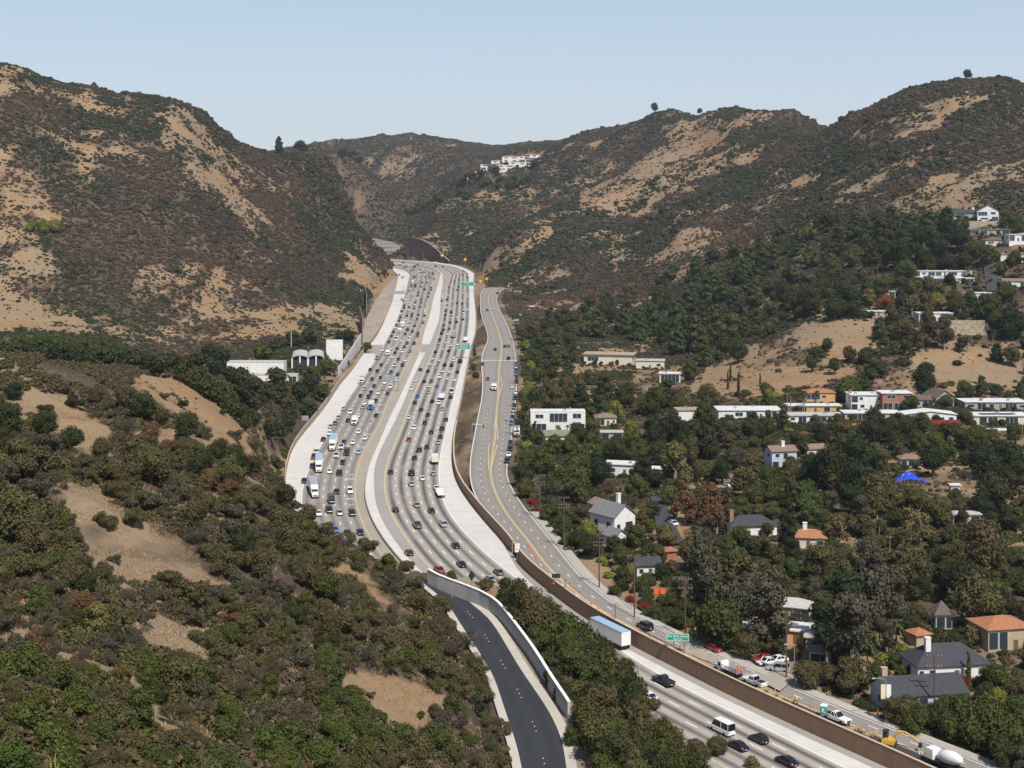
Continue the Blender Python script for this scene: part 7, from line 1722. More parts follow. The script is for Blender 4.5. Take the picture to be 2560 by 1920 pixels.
# ---------------------------------------------------------------- planting, read off the photo window by window: x y radius kind/colour [stretch]
PK = {'o':'oak','f':'oak_far','b':'broad','s':'shrub','d':'dry','e':'eucalyptus','p':'pine','c':'cypress','t':'conifer','y':'sycamore','h':'bush','F':'fan_palm','Q':'feather_palm'}
PC = {'D':'dark','M':'mid','B':'bright','L':'lime','O':'olive','G':'grey','N':'brown','U':'rust','Y':'gold','R':'red','A':'magenta','P':'pine','K':'deep'}
ZW = {1:(1240,940,3.3515), 2:(1900,940,3.3515), 3:(1240,1425,3.3515), 4:(1900,1425,3.3515), 8:(1960,480,3.687), 9:(1400,180,1.907), 5:(0,800,2.989), 6:(0,1355,2.989), 7:(600,1355,2.989), 0:(0,0,1)}
RIGHT = '''1: 660 800 190 bM, 480 570 95 bB, 250 570 75 hL, 620 560 85 bB, 180 820 100 oD, 250 710 85 bM, 820 470 72 eO, 1300 300 105 eD, 1480 430 120 oK, 1760 520 120 pK 1.3, 1150 540 110 bB, 990 620 110 oD, 1500 720 150 yY, 860 800 120 oK, 620 900 180 bM, 250 930 80 oO, 320 1050 60 hA, 380 1120 50 hA, 480 900 110 bM,
 730 1080 75 eG, 930 930 80 dN, 1090 1040 100 dN, 1180 920 110 bM, 1340 860 80 oK, 1290 1250 60 bB, 1170 1330 105 bM, 1000 1400 70 oD, 450 1120 90 bM, 560 1250 90 oM, 760 1270 95 bL, 690 1360 80 oD, 1020 340 26 cK, 1000 270 80 bL, 1450 1000 80 bB, 1590 1080 130 yU, 1790 1060 150 yU, 1720 1350 150 dN, 1640 1480 130 oO,
 2050 1330 105 bB, 2040 1100 110 bM, 1940 1000 70 oM, 2090 870 125 yO, 1900 800 90 oK, 2000 680 100 oG, 1990 470 75 oD, 2130 440 90 oD, 1740 280 90 bM, 700 200 100 pK, 500 190 110 oO, 900 130 120 pD, 1100 120 110 oD, 250 140 60 bL, 250 240 55 bM, 245 300 30 FM, 330 380 24 FM, 510 290 36 QM, 520 420 36 QM, 600 420 30 QM, 1420 1330 95 oY, 1350 1430 95 bO, 940 1560 55 hL, 870 1530 60 hL, 1010 1610 55 hL, 1060 1500 95 bM, 800 1420 100 oD,
 1340 500 90 oK, 1380 640 110 oD, 1120 690 80 oD, 700 690 110 bM, 380 700 110 oM, 900 1190 60 oD, 1310 1120 70 oD, 1420 800 70 yY, 1850 1180 110 yU, 1560 900 90 yY, 1240 760 90 oK, 1650 640 80 eO, 180 560 40 hM, 150 400 45 oD, 130 330 40 oD, 170 160 45 bO, 1060 180 90 oD, 1250 100 80 pD, 1430 150 100 pD, 600 90 90 oO, 430 330 60 bM, 150 450 30 hO, 1130 420 60 bL, 1180 300 50 hU
2: 740 110 105 bB, 1360 60 125 oK, 1530 70 55 hU, 1600 60 50 hB, 1720 95 75 bM, 1920 75 45 hG, 40 430 90 oD, 500 490 95 oK, 960 430 125 oK, 1100 450 105 oD, 1230 420 95 oD, 1350 390 85 oM, 700 470 90 oO, 370 500 55 hO, 400 660 50 hL, 1470 570 115 bB, 1600 620 60 bB, 1450 700 125 oK, 830 640 150 oK, 600 760 170 oK, 420 760 110 oK, 820 860 140 oK, 760 1030 125 oK, 1000 960 170 oO, 1300 1020 115 bO, 1190 930 60 hO, 1880 700 145 oK, 2050 660 140 oK, 2150 820 120 oD, 1960 960 155 oD, 1860 1060 110 oK, 2080 1180 110 oD, 2160 1110 50 FM,
 230 1250 105 tK 1.6, 120 950 120 bM, 400 1000 140 bB, 440 1130 120 bB, 640 1290 125 yY, 880 1240 100 yO, 1000 1200 42 FM, 1090 1290 46 FM, 1300 1260 170 yY, 1500 1130 125 oO, 1250 1440 160 yO, 1850 1430 230 oO, 700 1500 130 dN, 500 1560 150 oO, 900 1490 140 oG, 1270 1570 200 bO, 1600 1610 120 oD, 60 1230 60 oD, 1690 520 90 oM, 1300 530 90 bM, 1800 520 110 oM, 90 210 50 bM, 60 110 70 bM, 110 160 60 hL, 230 90 44 FM, 370 150 38 FM, 480 120 36 FM, 1260 170 70 bM, 2010 250 0 xx, 1720 310 75 bO, 1550 210 70 bO, 640 350 45 bM, 150 430 60 hO, 250 450 45 hL, 960 340 80 oK, 1640 990 60 bM, 1560 1080 70 oO, 1700 1180 60 oD, 540 1230 60 oD, 2140 480 90 oM, 1920 520 100 bO, 1700 820 80 dN, 2000 820 100 oK, 1150 790 50 oO, 260 720 60 bM, 60 820 80 oM, 980 640 90 oO, 1180 620 70 bO, 340 600 60 oD
3: 1650 420 235 bM, 1890 570 85 bL, 2090 640 115 oO, 1110 240 60 hA, 1240 300 72 hA, 1340 350 70 bM, 1480 250 80 bM, 1000 170 60 bM, 1060 60 100 oD, 1200 110 70 bM, 1700 130 110 eG, 1820 60 130 eO, 1950 200 150 eG, 2100 120 150 oG, 1520 140 70 oD, 950 40 60 hL, 1380 240 60 hM, 1100 20 70 bL, 1880 330 80 oG, 2130 300 90 oG
4: 80 150 207 eG .8, 560 250 146 eK, 720 200 183 eK, 900 150 170 eG, 1350 300 183 eG, 1130 180 134 eG, 1700 90 180 oK, 1850 250 220 oO, 2060 330 244 eK .8, 800 500 85 QM, 1000 430 95 QB, 1140 450 100 QM, 900 620 85 QM, 700 560 90 QM, 960 540 85 QM, 380 870 120 oO, 780 880 165 bO, 960 840 95 bM, 1280 870 120 bB, 1010 720 70 hL, 60 600 80 oO, 170 630 65 oD, 640 720 60 bB, 1750 690 52 cM, 1720 850 95 hA, 1780 950 100 oM, 2050 800 190 bM, 2000 1060 90 bL, 1250 1180 130 oO, 1560 1130 110 bM, 1850 1240 230 bM, 2110 1400 210 bM, 1600 1310 130 bM, 1440 1190 95 bO, 870 1130 60 hD, 960 1150 60 hD, 1050 1170 60 hD, 90 830 30 hM, 1460 520 60 bM, 1560 580 90 oD, 1700 520 90 oM, 1850 560 60 bM, 1180 640 75 hL, 1120 760 70 bM, 320 690 60 oM, 300 320 70 yG, 450 350 80 dG, 440 470 60 hM, 1480 760 50 hM, 2000 560 70 oD, 1940 1500 150 bD, 2150 1150 130 bM, 1350 720 60 oD, 1600 900 70 bM, 1200 760 60 bM
8: 1000 240 100 pP, 650 310 110 pP, 900 420 150 pD, 760 330 90 pP, 1330 310 120 pP, 1500 270 110 pK, 1240 470 90 eK, 1420 480 110 oK, 1600 420 120 oK, 1050 570 125 oK, 640 580 105 bO, 500 430 90 pK, 1750 530 90 oM, 1900 560 80 oM, 800 720 22 cK, 860 720 20 cO, 1120 720 105 oM, 700 740 75 oG, 620 790 100 dG, 450 710 90 oM, 900 860 90 oM, 1530 800 55 bK, 1690 690 36 QM, 1770 740 40 QL, 1800 880 60 hM, 780 960 85 bY, 930 1010 75 bR, 600 1010 130 oK, 470 1060 110 oD, 250 990 130 oD, 130 1000 90 oD, 1180 930 95 eO, 1330 930 90 eO, 1400 1000 85 bL, 1560 1010 105 oM, 1000 1170 80 eO, 1100 1260 100 oO, 1330 1200 95 eO, 1480 1270 85 eG, 1900 1050 135 bM, 2050 920 95 oM, 2100 1190 150 oK, 1640 1400 62 oK, 1600 1570 55 hK, 1090 1560 85 hD, 610 1500 65 oD, 740 1520 65 oD, 390 1490 30 FM, 280 1480 55 hD, 1290 1610 100 hK, 1150 300 90 pP, 820 560 90 pD, 1320 620 90 oK, 1500 640 90 oK, 1680 620 80 oD, 2150 300 80 bB, 2060 220 60 bB, 1930 330 60 hM, 2000 700 60 oM, 2080 640 60 oD, 2130 560 60 bM, 1720 980 70 oM, 1830 960 50 hM, 1780 1150 60 hM, 1950 1210 90 oD, 1680 1500 0 xx, 1960 1480 75 pK, 2100 1500 90 oO, 1700 1330 36 FM, 1920 1330 30 FM, 1780 1330 50 hM, 1800 1500 30 hM, 1850 1420 34 hK, 350 880 100 oD, 220 830 90 oG, 100 760 80 oG, 330 640 70 hD, 90 640 70 hD, 1230 800 60 hM, 1430 900 60 oM
9: 620 1080 60 pP, 560 1150 58 pP, 720 1020 68 pP, 230 1130 58 oD, 180 1200 58 pP, 440 1180 65 pP, 660 1150 58 pD, 560 1280 58 pP, 500 1240 50 pD, 640 1250 72 pP, 680 1330 58 pP, 820 1210 65 oO, 380 1210 58 pP, 980 850 50 bO, 900 900 58 pP, 960 920 58 pD, 880 950 50 pP, 1100 960 48 oD, 1050 1000 55 dG, 1080 1060 55 oD, 930 1060 55 pP, 1160 1060 48 oD, 1360 1050 60 oD, 100 1400 80 oD, 60 1450 70 oO, 180 1450 70 oM, 300 1420 85 oO, 400 1490 85 oM, 440 1560 75 bM, 560 1450 48 bO, 500 1540 58 bO, 250 1360 40 pK, 360 1370 38 oK, 790 1300 50 oD, 740 1180 60 pP, 480 1070 48 oD, 300 1190 55 pP, 320 1260 55 pP, 110 1300 55 oD, 830 1100 50 pD, 780 1040 45 pP, 1000 1130 40 oO, 850 1330 50 oD, 560 1370 50 bM, 620 1420 50 bM, 240 1270 50 oD, 60 1360 60 oD, 150 1340 60 oO,
 800 1475 17 cD, 812 1440 16 cK, 850 1500 22 cK, 955 1480 16 cM, 1270 1300 32 oD, 1225 1340 32 oD, 1200 1390 36 oD, 1380 1340 36 oO, 1450 1350 32 oD, 1310 1400 36 oD, 1100 1500 30 FM, 1165 1525 28 FM, 1000 1540 36 bL, 960 1560 30 hL, 880 1530 36 hM, 1380 1500 62 bB, 710 1540 58 oO, 630 1440 30 hM
0: 2235 1775 34 oO, 2290 1792 40 bM, 2350 1787 36 oD, 2405 1770 40 bM, 2285 1712 24 bO, 2490 1690 40 bM, 1345 1078 20 bM, 1442 1072 26 oD, 1395 1100 17 hM, 1420 1098 16 hO, 2130 1560 55 eG, 2260 1560 60 eK, 2180 1480 60 eG, 1760 1420 55 eG, 1850 1440 60 yO'''
OAKBANK = '''3: 80 110 85 oD, 200 250 120 oD, 420 350 150 oD, 560 470 150 oD, 330 560 130 oM, 620 600 130 oM, 880 690 160 oD, 760 820 170 bM, 1060 860 150 oD, 620 760 150 oM, 980 1000 160 oO, 760 1060 150 oM, 1160 990 120 oD, 800 1290 190 oM, 1000 1400 190 oD, 1230 1250 130 dU, 1440 1400 150 oY, 1690 1500 125 bO, 1850 1470 110 oO, 1340 1560 170 bM, 900 1560 210 oM, 1120 1640 180 bM, 1600 1650 150 oO, 2150 1610 70 oY, 60 220 90 oD, 300 400 100 oD, 480 900 110 oD, 560 1020 100 oK, 900 1180 130 oD, 1120 1120 100 oO, 640 1420 110 oM, 720 1640 130 bM, 1320 1120 70 oO'''
FRONT = '''5: 110 520 90 oK, 340 650 72 sD, 560 600 95 sD, 470 505 60 sG, 720 560 90 oO, 880 680 85 sG, 1060 640 145 oD, 1360 620 62 sD, 1230 560 50 sM, 1120 830 105 oU, 1280 930 110 sU, 900 880 120 dN, 1400 800 130 oD, 1200 740 80 oD, 60 740 170 oD, 350 770 130 oD, 540 880 120 oD, 760 960 110 oO, 720 700 60 dN, 300 1050 260 sO, 120 1000 190 oO, 500 1010 130 dO, 900 1120 180 sO, 1130 1080 170 oO, 760 1080 150 sG, 1320 1010 120 sO, 1500 1060 130 oD, 1640 960 110 oD, 1750 1010 120 oD, 1880 1080 110 oD, 1900 920 90 dN, 1760 850 80 sG, 2040 1050 70 sO, 1660 680 45 sG, 1500 780 70 dG, 200 1250 170 sG, 110 1450 260 oO, 350 1480 190 sM, 250 1620 180 oO, 790 1480 115 sO, 1000 1460 125 sO, 1230 1430 95 sG, 1450 1430 145 oO, 1300 1250 140 sG, 1600 1350 160 sO, 1700 1240 120 sU, 1850 1330 130 sO, 1700 1560 180 sG, 1980 1380 150 sO, 2120 1300 110 oD, 2100 1500 140 oO, 2030 1180 110 sG, 1560 1180 110 oU, 1900 1560 130 sG, 60 1120 110 oG, 480 1230 60 dG, 450 1400 60 dN, 1430 1160 60 sO, 1580 1480 60 sO
6: 120 170 200 sO, 420 120 170 sM, 860 120 68 sG, 60 430 130 dN, 300 430 150 oM, 600 430 190 sU, 700 560 160 oY, 870 300 110 dN, 1380 370 200 sO, 1080 540 110 sG, 1680 150 170 sO, 1800 300 150 sG, 1850 520 170 sO, 1180 260 70 sG, 150 900 230 bB, 420 1000 170 oM, 100 1120 160 dO, 600 830 130 dN, 830 850 120 sG, 400 780 130 dG, 700 1000 140 bM, 1120 950 140 oM, 1290 900 90 oD, 1180 1120 110 oD, 900 1120 150 bO, 560 1200 190 bB, 200 1320 220 bB, 1300 1250 190 dO, 1500 1100 150 sG, 1650 850 160 bO, 1750 1080 170 dN, 1900 750 150 sO, 2050 900 150 dN, 2100 600 140 sO, 2100 350 130 sG, 400 1500 240 bB, 750 1420 190 bM, 980 1500 170 bO, 1180 1600 160 bM, 1450 1450 190 dO, 1700 1400 160 oM, 1950 1250 170 sG, 2000 1480 190 bB, 1650 1620 170 bM, 100 1600 210 bB, 1530 700 140 sO, 1980 160 150 oO, 280 1180 140 bM, 1540 480 120 sO
7: 100 120 160 sO, 400 130 150 dO, 480 60 120 sM, 700 70 110 sO, 900 140 100 oO, 1100 160 110 oM, 1250 170 85 sO, 1290 300 110 sG, 1320 430 110 oO, 1500 450 95 oO, 200 300 150 sG, 640 330 140 oM, 760 400 130 dG, 940 440 120 sO, 1000 560 110 sO, 1130 490 90 dN, 1280 580 90 sO, 250 600 200 oO, 560 560 150 sO, 660 700 150 oD, 880 640 130 sO, 1060 720 140 bO, 1100 880 140 sO, 1300 720 130 sO, 1480 640 150 dN, 1560 780 150 dN, 1700 720 110 dN, 1400 900 150 bO, 1560 960 120 sG, 1740 880 120 dN, 1820 1050 120 dN, 1650 1060 120 oO, 1460 1050 100 sO, 950 820 140 dG, 780 860 130 sO, 400 820 160 sG, 200 900 150 dN, 520 980 130 sO, 350 1100 140 dN, 720 1150 130 bM, 830 1180 70 sM, 640 1220 110 oM, 1480 1270 120 sG, 1600 1200 110 bM, 1640 1330 120 dG, 1350 1280 60 sM, 300 1250 140 sN, 1760 1200 80 oK, 420 1420 200 bM, 700 1400 180 bB, 900 1380 160 bM, 1040 1300 90 bM, 1230 1450 150 bB, 1450 1450 150 oM, 900 1560 170 bM, 1150 1580 160 bO, 600 1580 190 bB, 300 1580 180 bB, 1560 1560 140 bM, 1700 1450 100 sM, 970 1130 50 sG, 1580 250 60 bM'''
def read(txt):
    z = None
    for ln in txt.replace('\n', ' ').split(','):
        w = ln.split()
        while w and w[0].endswith(':'): z = ZW[int(w[0][:-1])]; w = w[1:]
        if '|' in w: pass
        if len(w) < 4: continue
        # a window heading may follow the last entry of the previous window
        yield z, w[:5]
def entries(txt):
    import re
    for blk in re.split(r'(?m)(?=^\s*\d:)', txt.strip()):
        if not blk.strip(): continue
        k, body = blk.strip().split(':', 1); x0, y0, s = ZW[int(k)]
        for it in body.replace('\n', ' ').split(','):
            w = it.split()
            if len(w) < 4 or w[3] == 'xx': continue
            yield x0+float(w[0])/s, y0+float(w[1])/s, float(w[2])/s, PK[w[3][0]], PC[w[3][1]], float(w[4]) if len(w) > 4 else 1.0
def clear_of_buildings(x, y, r):
    for h in HOUSES:
        dx, dy = x-h['c'][0], y-h['c'][1]; c, s = math.cos(h['yaw']), math.sin(h['yaw'])
        lx, ly = abs(dx*c+dy*s), abs(-dx*s+dy*c)
        if lx < h['W']/2+r*.55 and ly < h['D']/2+r*.55: return False
    return True
def road_dist(x, y):
    rf = road_field(np.array([x]), np.array([y])); return [float(q[0][0]) for q in rf]
PROTECT = [(1440,853,1605,918),(1590,886,1705,962),(1695,1605,2010,1695),(1425,1395,1600,1550),(1690,1440,1760,1485),(1628,1245,1712,1366),(1880,1635,1965,1690),(2235,1165,2460,1235),(1655,1585,1725,1640),(1600,1545,1640,1580),(1760,1600,1860,1660),(1795,1200,1850,1230),(1630,1465,1668,1492),(2450,655,2500,735),(2375,800,2475,845),(2180,1690,2250,1815),(2410,1045,2560,1105)]
def blocked(u, v, r, y, frac=.25):
    for a, b, c, d in PROTECT:
        if u+r*.7 > a and u-r*.7 < c and v+r > b and v-r*.7 < d: return True
    for h in HOUSES:
        hx, hy = h['c']
        if y > hy: continue
        if 'box' not in h:
            k = F/(hy-h['D']/2); uh, vb = proj(hx, hy-h['D']/2, h['z']); h['box'] = (uh-h['W']*k/2, vb-(h['H']+(h['rise'] if h['roof'] in ('gy','gx','hip') else 0))*k, uh+h['W']*k/2, vb)
        a, b, c, d = h['box']
        ou = min(u+r*.9, c)-max(u-r*.9, a); ov = min(v+r*.9, d)-max(v-r*.8, b)
        if ou > (c-a)*.16 and ov > (d-b)*.35: return True
    return False
def tan_at(u, v, y):
    q = False
    for y0, y1, P in TAN:
        if y0 < y < y1 and in_poly(np.array([u]), np.array([v]), P)[0]: q = True
    return q
def belt(u): return np.interp(u, [1290,1400,1560,1680,1850,2050,2200,2640], [835,775,705,655,615,535,520,570])
def fill_gaps(put, g1, g2, g3):
    rg = np.random.default_rng(77)
    def px():
        return [(proj(t['x'], t['y'], t['z']+t['h']), t['r']*F/t['y']) for t in TREES]
    P_ = [(a, b, r) for ((a, b), r) in px()]
    def try_(u, v, r, k, c, g, y0, y1, pack, rmin=.8):
        if any((u-a)**2+((v-b)*1.25)**2 < ((r+q)*pack)**2 for a, b, q in P_): return False
        if k == 'eucalyptus': r = min(r, 27)
        hf = KIND[k][2]; y = find_y(u, v, lambda Y: hf*r*Y/F, y0, y1); x = (u-U0)*y/F; R_ = r*y/F
        z = tz(x, y); uu_, vv_ = proj(x, y, z)
        if abs(proj(x, y, z+hf*R_)[1]-v) > 25: return False
        if tan_at(uu_, vv_, y) or tan_at(u, v, y) or tan_at(u, v+r*.8, y): return False
        rd = road_dist(x, y)
        if min(rd[:3]) < R_*.8+rmin: return False
        if not clear_of_buildings(x, y, R_) or (blocked(u, v-r*.5, r*1.75, y) if k == 'eucalyptus' else blocked(u, v, r, y)): return False
        if k == 'oak' and r < 26: k = 'oak_far'
        plant(k, x, y, R_, c, None, rg.uniform(.85, 1.15), g); P_.append((u, v, r)); return True
    # gardens on the right
    n = 0
    for _ in range(5200):
        u = rg.uniform(1300, 2780); v = rg.uniform(1075, 1960); r = rg.uniform(17, 30)+max(0, v-1200)*.022
        q = rg.random(); k, c = ('oak','dark') if q < .24 else ('oak','deep') if q < .36 else ('oak','olive') if q < .52 else ('broad','mid') if q < .64 else ('broad','bright') if q < .73 else ('broad','olive') if q < .82 else ('sycamore','gold') if q < .86 else ('eucalyptus','grey') if q < .91 else ('eucalyptus','olive') if q < .96 else ('dry','brown')
        if try_(u, v, r, k, c, g1, 215, 640, .56): n += 1
        if n >= 225: break
    m = 0
    for _ in range(9000):
        u = rg.uniform(1298, 2760) if rg.random() < .6 else rg.uniform(1298, 1480); v = rg.uniform(500, 1075); r = rg.uniform(14, 26)
        if v < belt(u): continue
        q = rg.random(); k, c = ('oak_far','dark') if q < .3 else ('oak_far','olive') if q < .5 else ('pine','pine') if q < .7 else ('oak_far','mid') if q < .85 else ('bush','dark')
        if try_(u, v, r, k, c, g1, 500, 1150, .55): m += 1
        if m >= 260: break
    # thicket on the near slope
    w = 0
    for _ in range(7000):
        u = rg.uniform(-60, 1200); v = rg.uniform(985, 1990); r = rg.uniform(26, 56)+max(0, v-1300)*.022
        low = v > 1640+90*math.sin(u/130) - (u > 760)*120
        q = rg.random()
        if low: k, c = ('broad','mid') if q < .3 else ('broad','bright') if q < .42 else ('shrub','olive') if q < .56 else ('oak','olive') if q < .7 else ('dry','olive') if q < .82 else ('dry','brown')
        else: k, c = ('shrub','olive') if q < .28 else ('shrub','grey') if q < .45 else ('oak','dark') if q < .55 else ('oak','olive') if q < .68 else ('dry','brown') if q < .84 else ('dry','grey') if q < .94 else ('shrub','rust')
        if try_(u, v, r, k, c, g3, 72, 480, .52): w += 1
        if w >= 290: break
    # oak bank
    o = 0
    for _ in range(2500):
        u = rg.uniform(1230, 1900); v = rg.uniform(1450, 1960); r = rg.uniform(22, 42)
        if v < 1440+(u-1230)*.55: continue
        if try_(u, v, r, 'oak' if rg.random() < .8 else 'shrub', ['dark','mid','olive','deep'][rg.integers(0, 4)], g2, 195, 330, .5, .2): o += 1
        if o >= 60: break
    print('filled', n, m, w, o)
    undergrowth()
def undergrowth():
    """low leafy cover between the trees"""
    rg = np.random.default_rng(9); iv = []
    for i in range(3):
        bl = [(rg.uniform(-.5,.5), rg.uniform(-.5,.5), rg.uniform(.1,.4), rg.uniform(.35,.55), rg.uniform(.3,.42)) for k in range(5)]
        iv.append(crown_mesh('undergrowth_leaves', bl, 240, .15, rg, core=.7, sub=0))
    n = 130000
    y = np.exp(rg.uniform(math.log(75), math.log(1150), n)); u = rg.uniform(-80, 2800, n); keep = rg.random(n) < np.clip(y/420, .08, 1)*1.0
    x = (u-U0)*y/F; z = terrain_z(x, y); v = V0+F*(ZC-z)/y
    left = (u < 1230) & (y < 470) | (u < 780) & (y < 720); right = (u > 1290) & (y < 1150) & (v > belt(u)+12)
    rf = road_field(x, y); dm = np.min([q[0] for q in rf[:3]], 0)
    tm = tan_mask(x, y, z)
    cl = fbm(x/9, y/9, 3)
    keep &= (left | right) & (dm > 2.2) & (tm < .35) & (cl > -.22) & (v < 2100)
    for h in HOUSES:
        dx, dy = x-h['c'][0], y-h['c'][1]; c, s = math.cos(h['yaw']), math.sin(h['yaw'])
        keep &= ~((np.abs(dx*c+dy*s) < h['W']/2+1.2) & (np.abs(-dx*s+dy*c) < h['D']/2+1.5))
    for a, b, c, d in PROTECT: keep &= ~((u > a-4) & (u < c+4) & (v > b) & (v < d+12) & (u > 1280))
    gm = leaf_mat('dry_grass_blade', (.30,.205,.105), (.36,.26,.14)); ts = []
    for k in range(3):
        mb = MB()
        for q in range(16):
            a = rg.uniform(0, 6.28); px_, py_ = rg.uniform(-.45,.45,2); l = rg.uniform(.14,.32); w_ = .03; dx_, dy_ = math.cos(a)*.16, math.sin(a)*.16
            mb.add([(px_-w_*math.sin(a),py_+w_*math.cos(a),0),(px_+w_*math.sin(a),py_-w_*math.cos(a),0),(px_+dx_,py_+dy_,l)], [(0,1,2)])
        ts.append(mb.mesh('grass_tuft', gm))
    ng = 110000; gy = np.exp(rg.uniform(math.log(78), math.log(720), ng)); gu = rg.uniform(-80, 2640, ng); gx = (gu-U0)*gy/F; gz = terrain_z(gx, gy)
    grf = np.min([q[0] for q in road_field(gx, gy)[:3]], 0); gk = ((gu < 1230) & (gy < 480) | (gu > 1290) & (gy > 420) | (gu > 1128) & (gu < 1216) & (gy > 380)) & (grf > 1.0) & (rg.random(ng) < np.clip(gy/260, .15, 1)) & (fbm(gx/5, gy/5, 2) > -.25)
    scatter('dry_grass', np.column_stack([gx, gy, gz-.03])[gk], rg.uniform(.6, 1.5, gk.sum())*np.where(gy[gk] > 420, 1.5, 1), ts, 'straw coloured dry grass tufts on the bare slopes', 'grass'); print('grass', gk.sum())
    hue = fbm(x/18+70, y/18, 2)+rg.normal(0, .2, n); sz = rg.uniform(.6, 1.5, n)*np.where(y < 300, .9, 1.25)
    for nm, m, col, lb in (('green_undergrowth', (hue < .0)&right, 'dark', 'dark green undergrowth between the garden trees'), ('olive_undergrowth', (hue >= 0)&right, 'olive', 'olive undergrowth between the garden trees'),
                           ('slope_undergrowth', (hue < .05)&left, 'olive', 'olive low scrub under the shrubs of the near slope'), ('dry_undergrowth', (hue >= .05)&left, 'brown', 'dry brown scrub under the shrubs of the near slope')):
        m = m & keep; ss = []
        for q in iv:
            q = q.copy(); q.materials.clear(); q.materials.append(LM[col]); ss.append(q)
        scatter(nm, np.column_stack([x, y, z-.1])[m], sz[m], ss, lb, 'undergrowth'); print(nm, m.sum())
def bank(u, v, r, col, g):
    # taller trees rooted on the steep bank: height follows the slope under each
    v += 16; y = 246-(v-1450)*.07; x = (u-U0)*y/F; R_ = r*y/F; gz = tz(x, y); h = ZC-(v-V0)*y/F-gz
    plant('oak', x, y, R_, col, None, min(1.75 if v < 1716 else 2.1, max(.75, h/(.95*R_))), g)
def front_gardens(g):
    rg = np.random.default_rng(31)
    for h in HOUSES:
        if h['c'][1] > 1000 or h['u'] < 1290 or h['W'] < 4: continue
        c, s = math.cos(h['yaw']), math.sin(h['yaw']); n = max(2, int(h['W']/4.2))
        for i in range(n):
            lx = (i+rg.uniform(.1,.9))/n*h['W']-h['W']/2; ly = -h['D']/2-rg.uniform(2.0, 4.5); x = h['c'][0]+lx*c-ly*s; y = h['c'][1]+lx*s+ly*c
            if min(road_dist(x, y)[:3]) < 2: continue
            q = rg.random(); r = rg.uniform(1.0, 2.3)
            plant('bush' if q < .6 else 'oak_far' if q < .8 else 'broad', x, y, r, ['dark','mid','olive','bright','deep'][rg.integers(0, 5)], None, rg.uniform(.8, 1.2), g)
def make_planting():
    g1 = 'trees and bushes of the canyon gardens'; g2 = 'oaks between the parapet wall and the freeway'; g3 = 'shrubs and trees on the near slope'; g4 = 'oaks of the grove at the foot of the left hill'; g5 = 'trees on the skyline ridges'
    def put(u, v, r, k, c, sz, g, ymin, ymax, rmin=0):
        hf = KIND[k][2]*sz
        y = find_y(u, v, lambda Y: hf*r*Y/F, ymin, ymax); x = (u-U0)*y/F; R_ = r*y/F
        if k in ('fan_palm', 'feather_palm'): pass
        if g == g1 and any(u+r*.6 > a and u-r*.6 < c and v+r*.6 > b and v-r*.6 < d for a, b, c, d in PROTECT[:2]) or (g == g1 and k in ('eucalyptus','oak','broad') and any(u+r*.5 > a and u-r*.5 < c and v+r*(.8 if k != 'eucalyptus' else 1.4) > b and v-r*.4 < d for a, b, c, d in ((2285,1595,2480,1660),(2190,1708,2430,1745),(2340,1530,2382,1570),(2465,1572,2560,1600)))): return
        for _ in range(12):
            if g == g1 and not clear_of_buildings(x, y, R_): y -= 1.5; x = (u-U0)*y/F
            else: break
        rd = road_dist(x, y); m = min(rd[:3])
        if m < R_*.45+rmin:          # step off the pavement away from the road
            if g == g1 and rd[1] < R_*.5: x += (R_*.5+1.2-rd[1]); 
            elif g == g2: x += 0
        if k == 'oak' and R_*F/y < 26: k = 'oak_far'
        plant(k, x, y, R_, c, None, sz, g)
    for u, v, r, k, c, sz in entries(RIGHT): put(u, v, r*(1.12 if k not in ('cypress','fan_palm','feather_palm','bush') else 1), k, c, sz*(1.1 if k in ('oak','oak_far','broad','eucalyptus','sycamore') else 1), g1, 200, 1900)
    front_gardens(g1)
    for i, v in enumerate(range(862, 1010, 17)): put(1314+5*math.sin(i*2.3)+(i%2)*10, v, 15, 'bush' if i % 3 else 'broad', ['lime','bright','mid'][i % 3], 1.2, g1, 500, 1000)
    for u, v, r, k, c, sz in entries(OAKBANK): put(u, v, r, k, c, sz, g2, 195, 330)
    for u, v, r in ((1300,1478,40),(1335,1505,48),(1400,1548,50),(1452,1598,55),(1506,1642,52),(1548,1690,55),(1580,1742,52),(1595,1795,48),(1500,1730,62),(1440,1680,60),(1655,1812,44),(1720,1842,42),(1790,1872,40),(1860,1898,36),(1540,1850,60),(1620,1870,52)):
        bank(u, v, r, ['dark','mid','dark','olive'][int(u) % 4], g2)
    for u, v, r in ((1420,1588,58),(1475,1628,58),(1528,1672,54),(1380,1560,60),(1340,1530,56),(1660,1856,46),(1705,1868,44),(1762,1888,42),(1825,1908,40),(1885,1926,36),(1660,1915,50),(1740,1935,50),(1590,1925,56),(1520,1900,60),(1600,1850,50),(1450,1850,60),(1690,1795,42),(1738,1822,40),(1655,1772,44)):
        bank(u, v, r, ['mid','dark','olive','dark'][int(v) % 4], g2)
    for i, y in enumerate(range(184, 208, 3)):
        x = np.interp(y, RMR[:,1], RMR[:,0])+4.3+(i % 2)*1.6; plant('oak', x, y, 2.5+.5*(i % 3), ['mid','dark','olive'][i % 3], None, 1.0, g2)
    for i, y in enumerate(np.arange(186, 250, 2.6)):
        x = np.interp(y, RML[:,1], RML[:,0])-2.4-2.6*((i*7) % 5)/5; plant(['dry','shrub','dry','bush'][i % 4], x, y, 1.3+1.3*((i*3) % 4)/4, ['brown','olive','grey','olive','mid'][i % 5], None, 1.0, g3)
    seen = []
    for u, v, r, k, c, sz in entries(FRONT):
        if any(abs(u-a) < .45*r and abs(v-b) < .45*r for a, b in seen): continue
        seen.append((u, v)); put(u, v, r*.92, k, c, sz, g3, 72, 640)
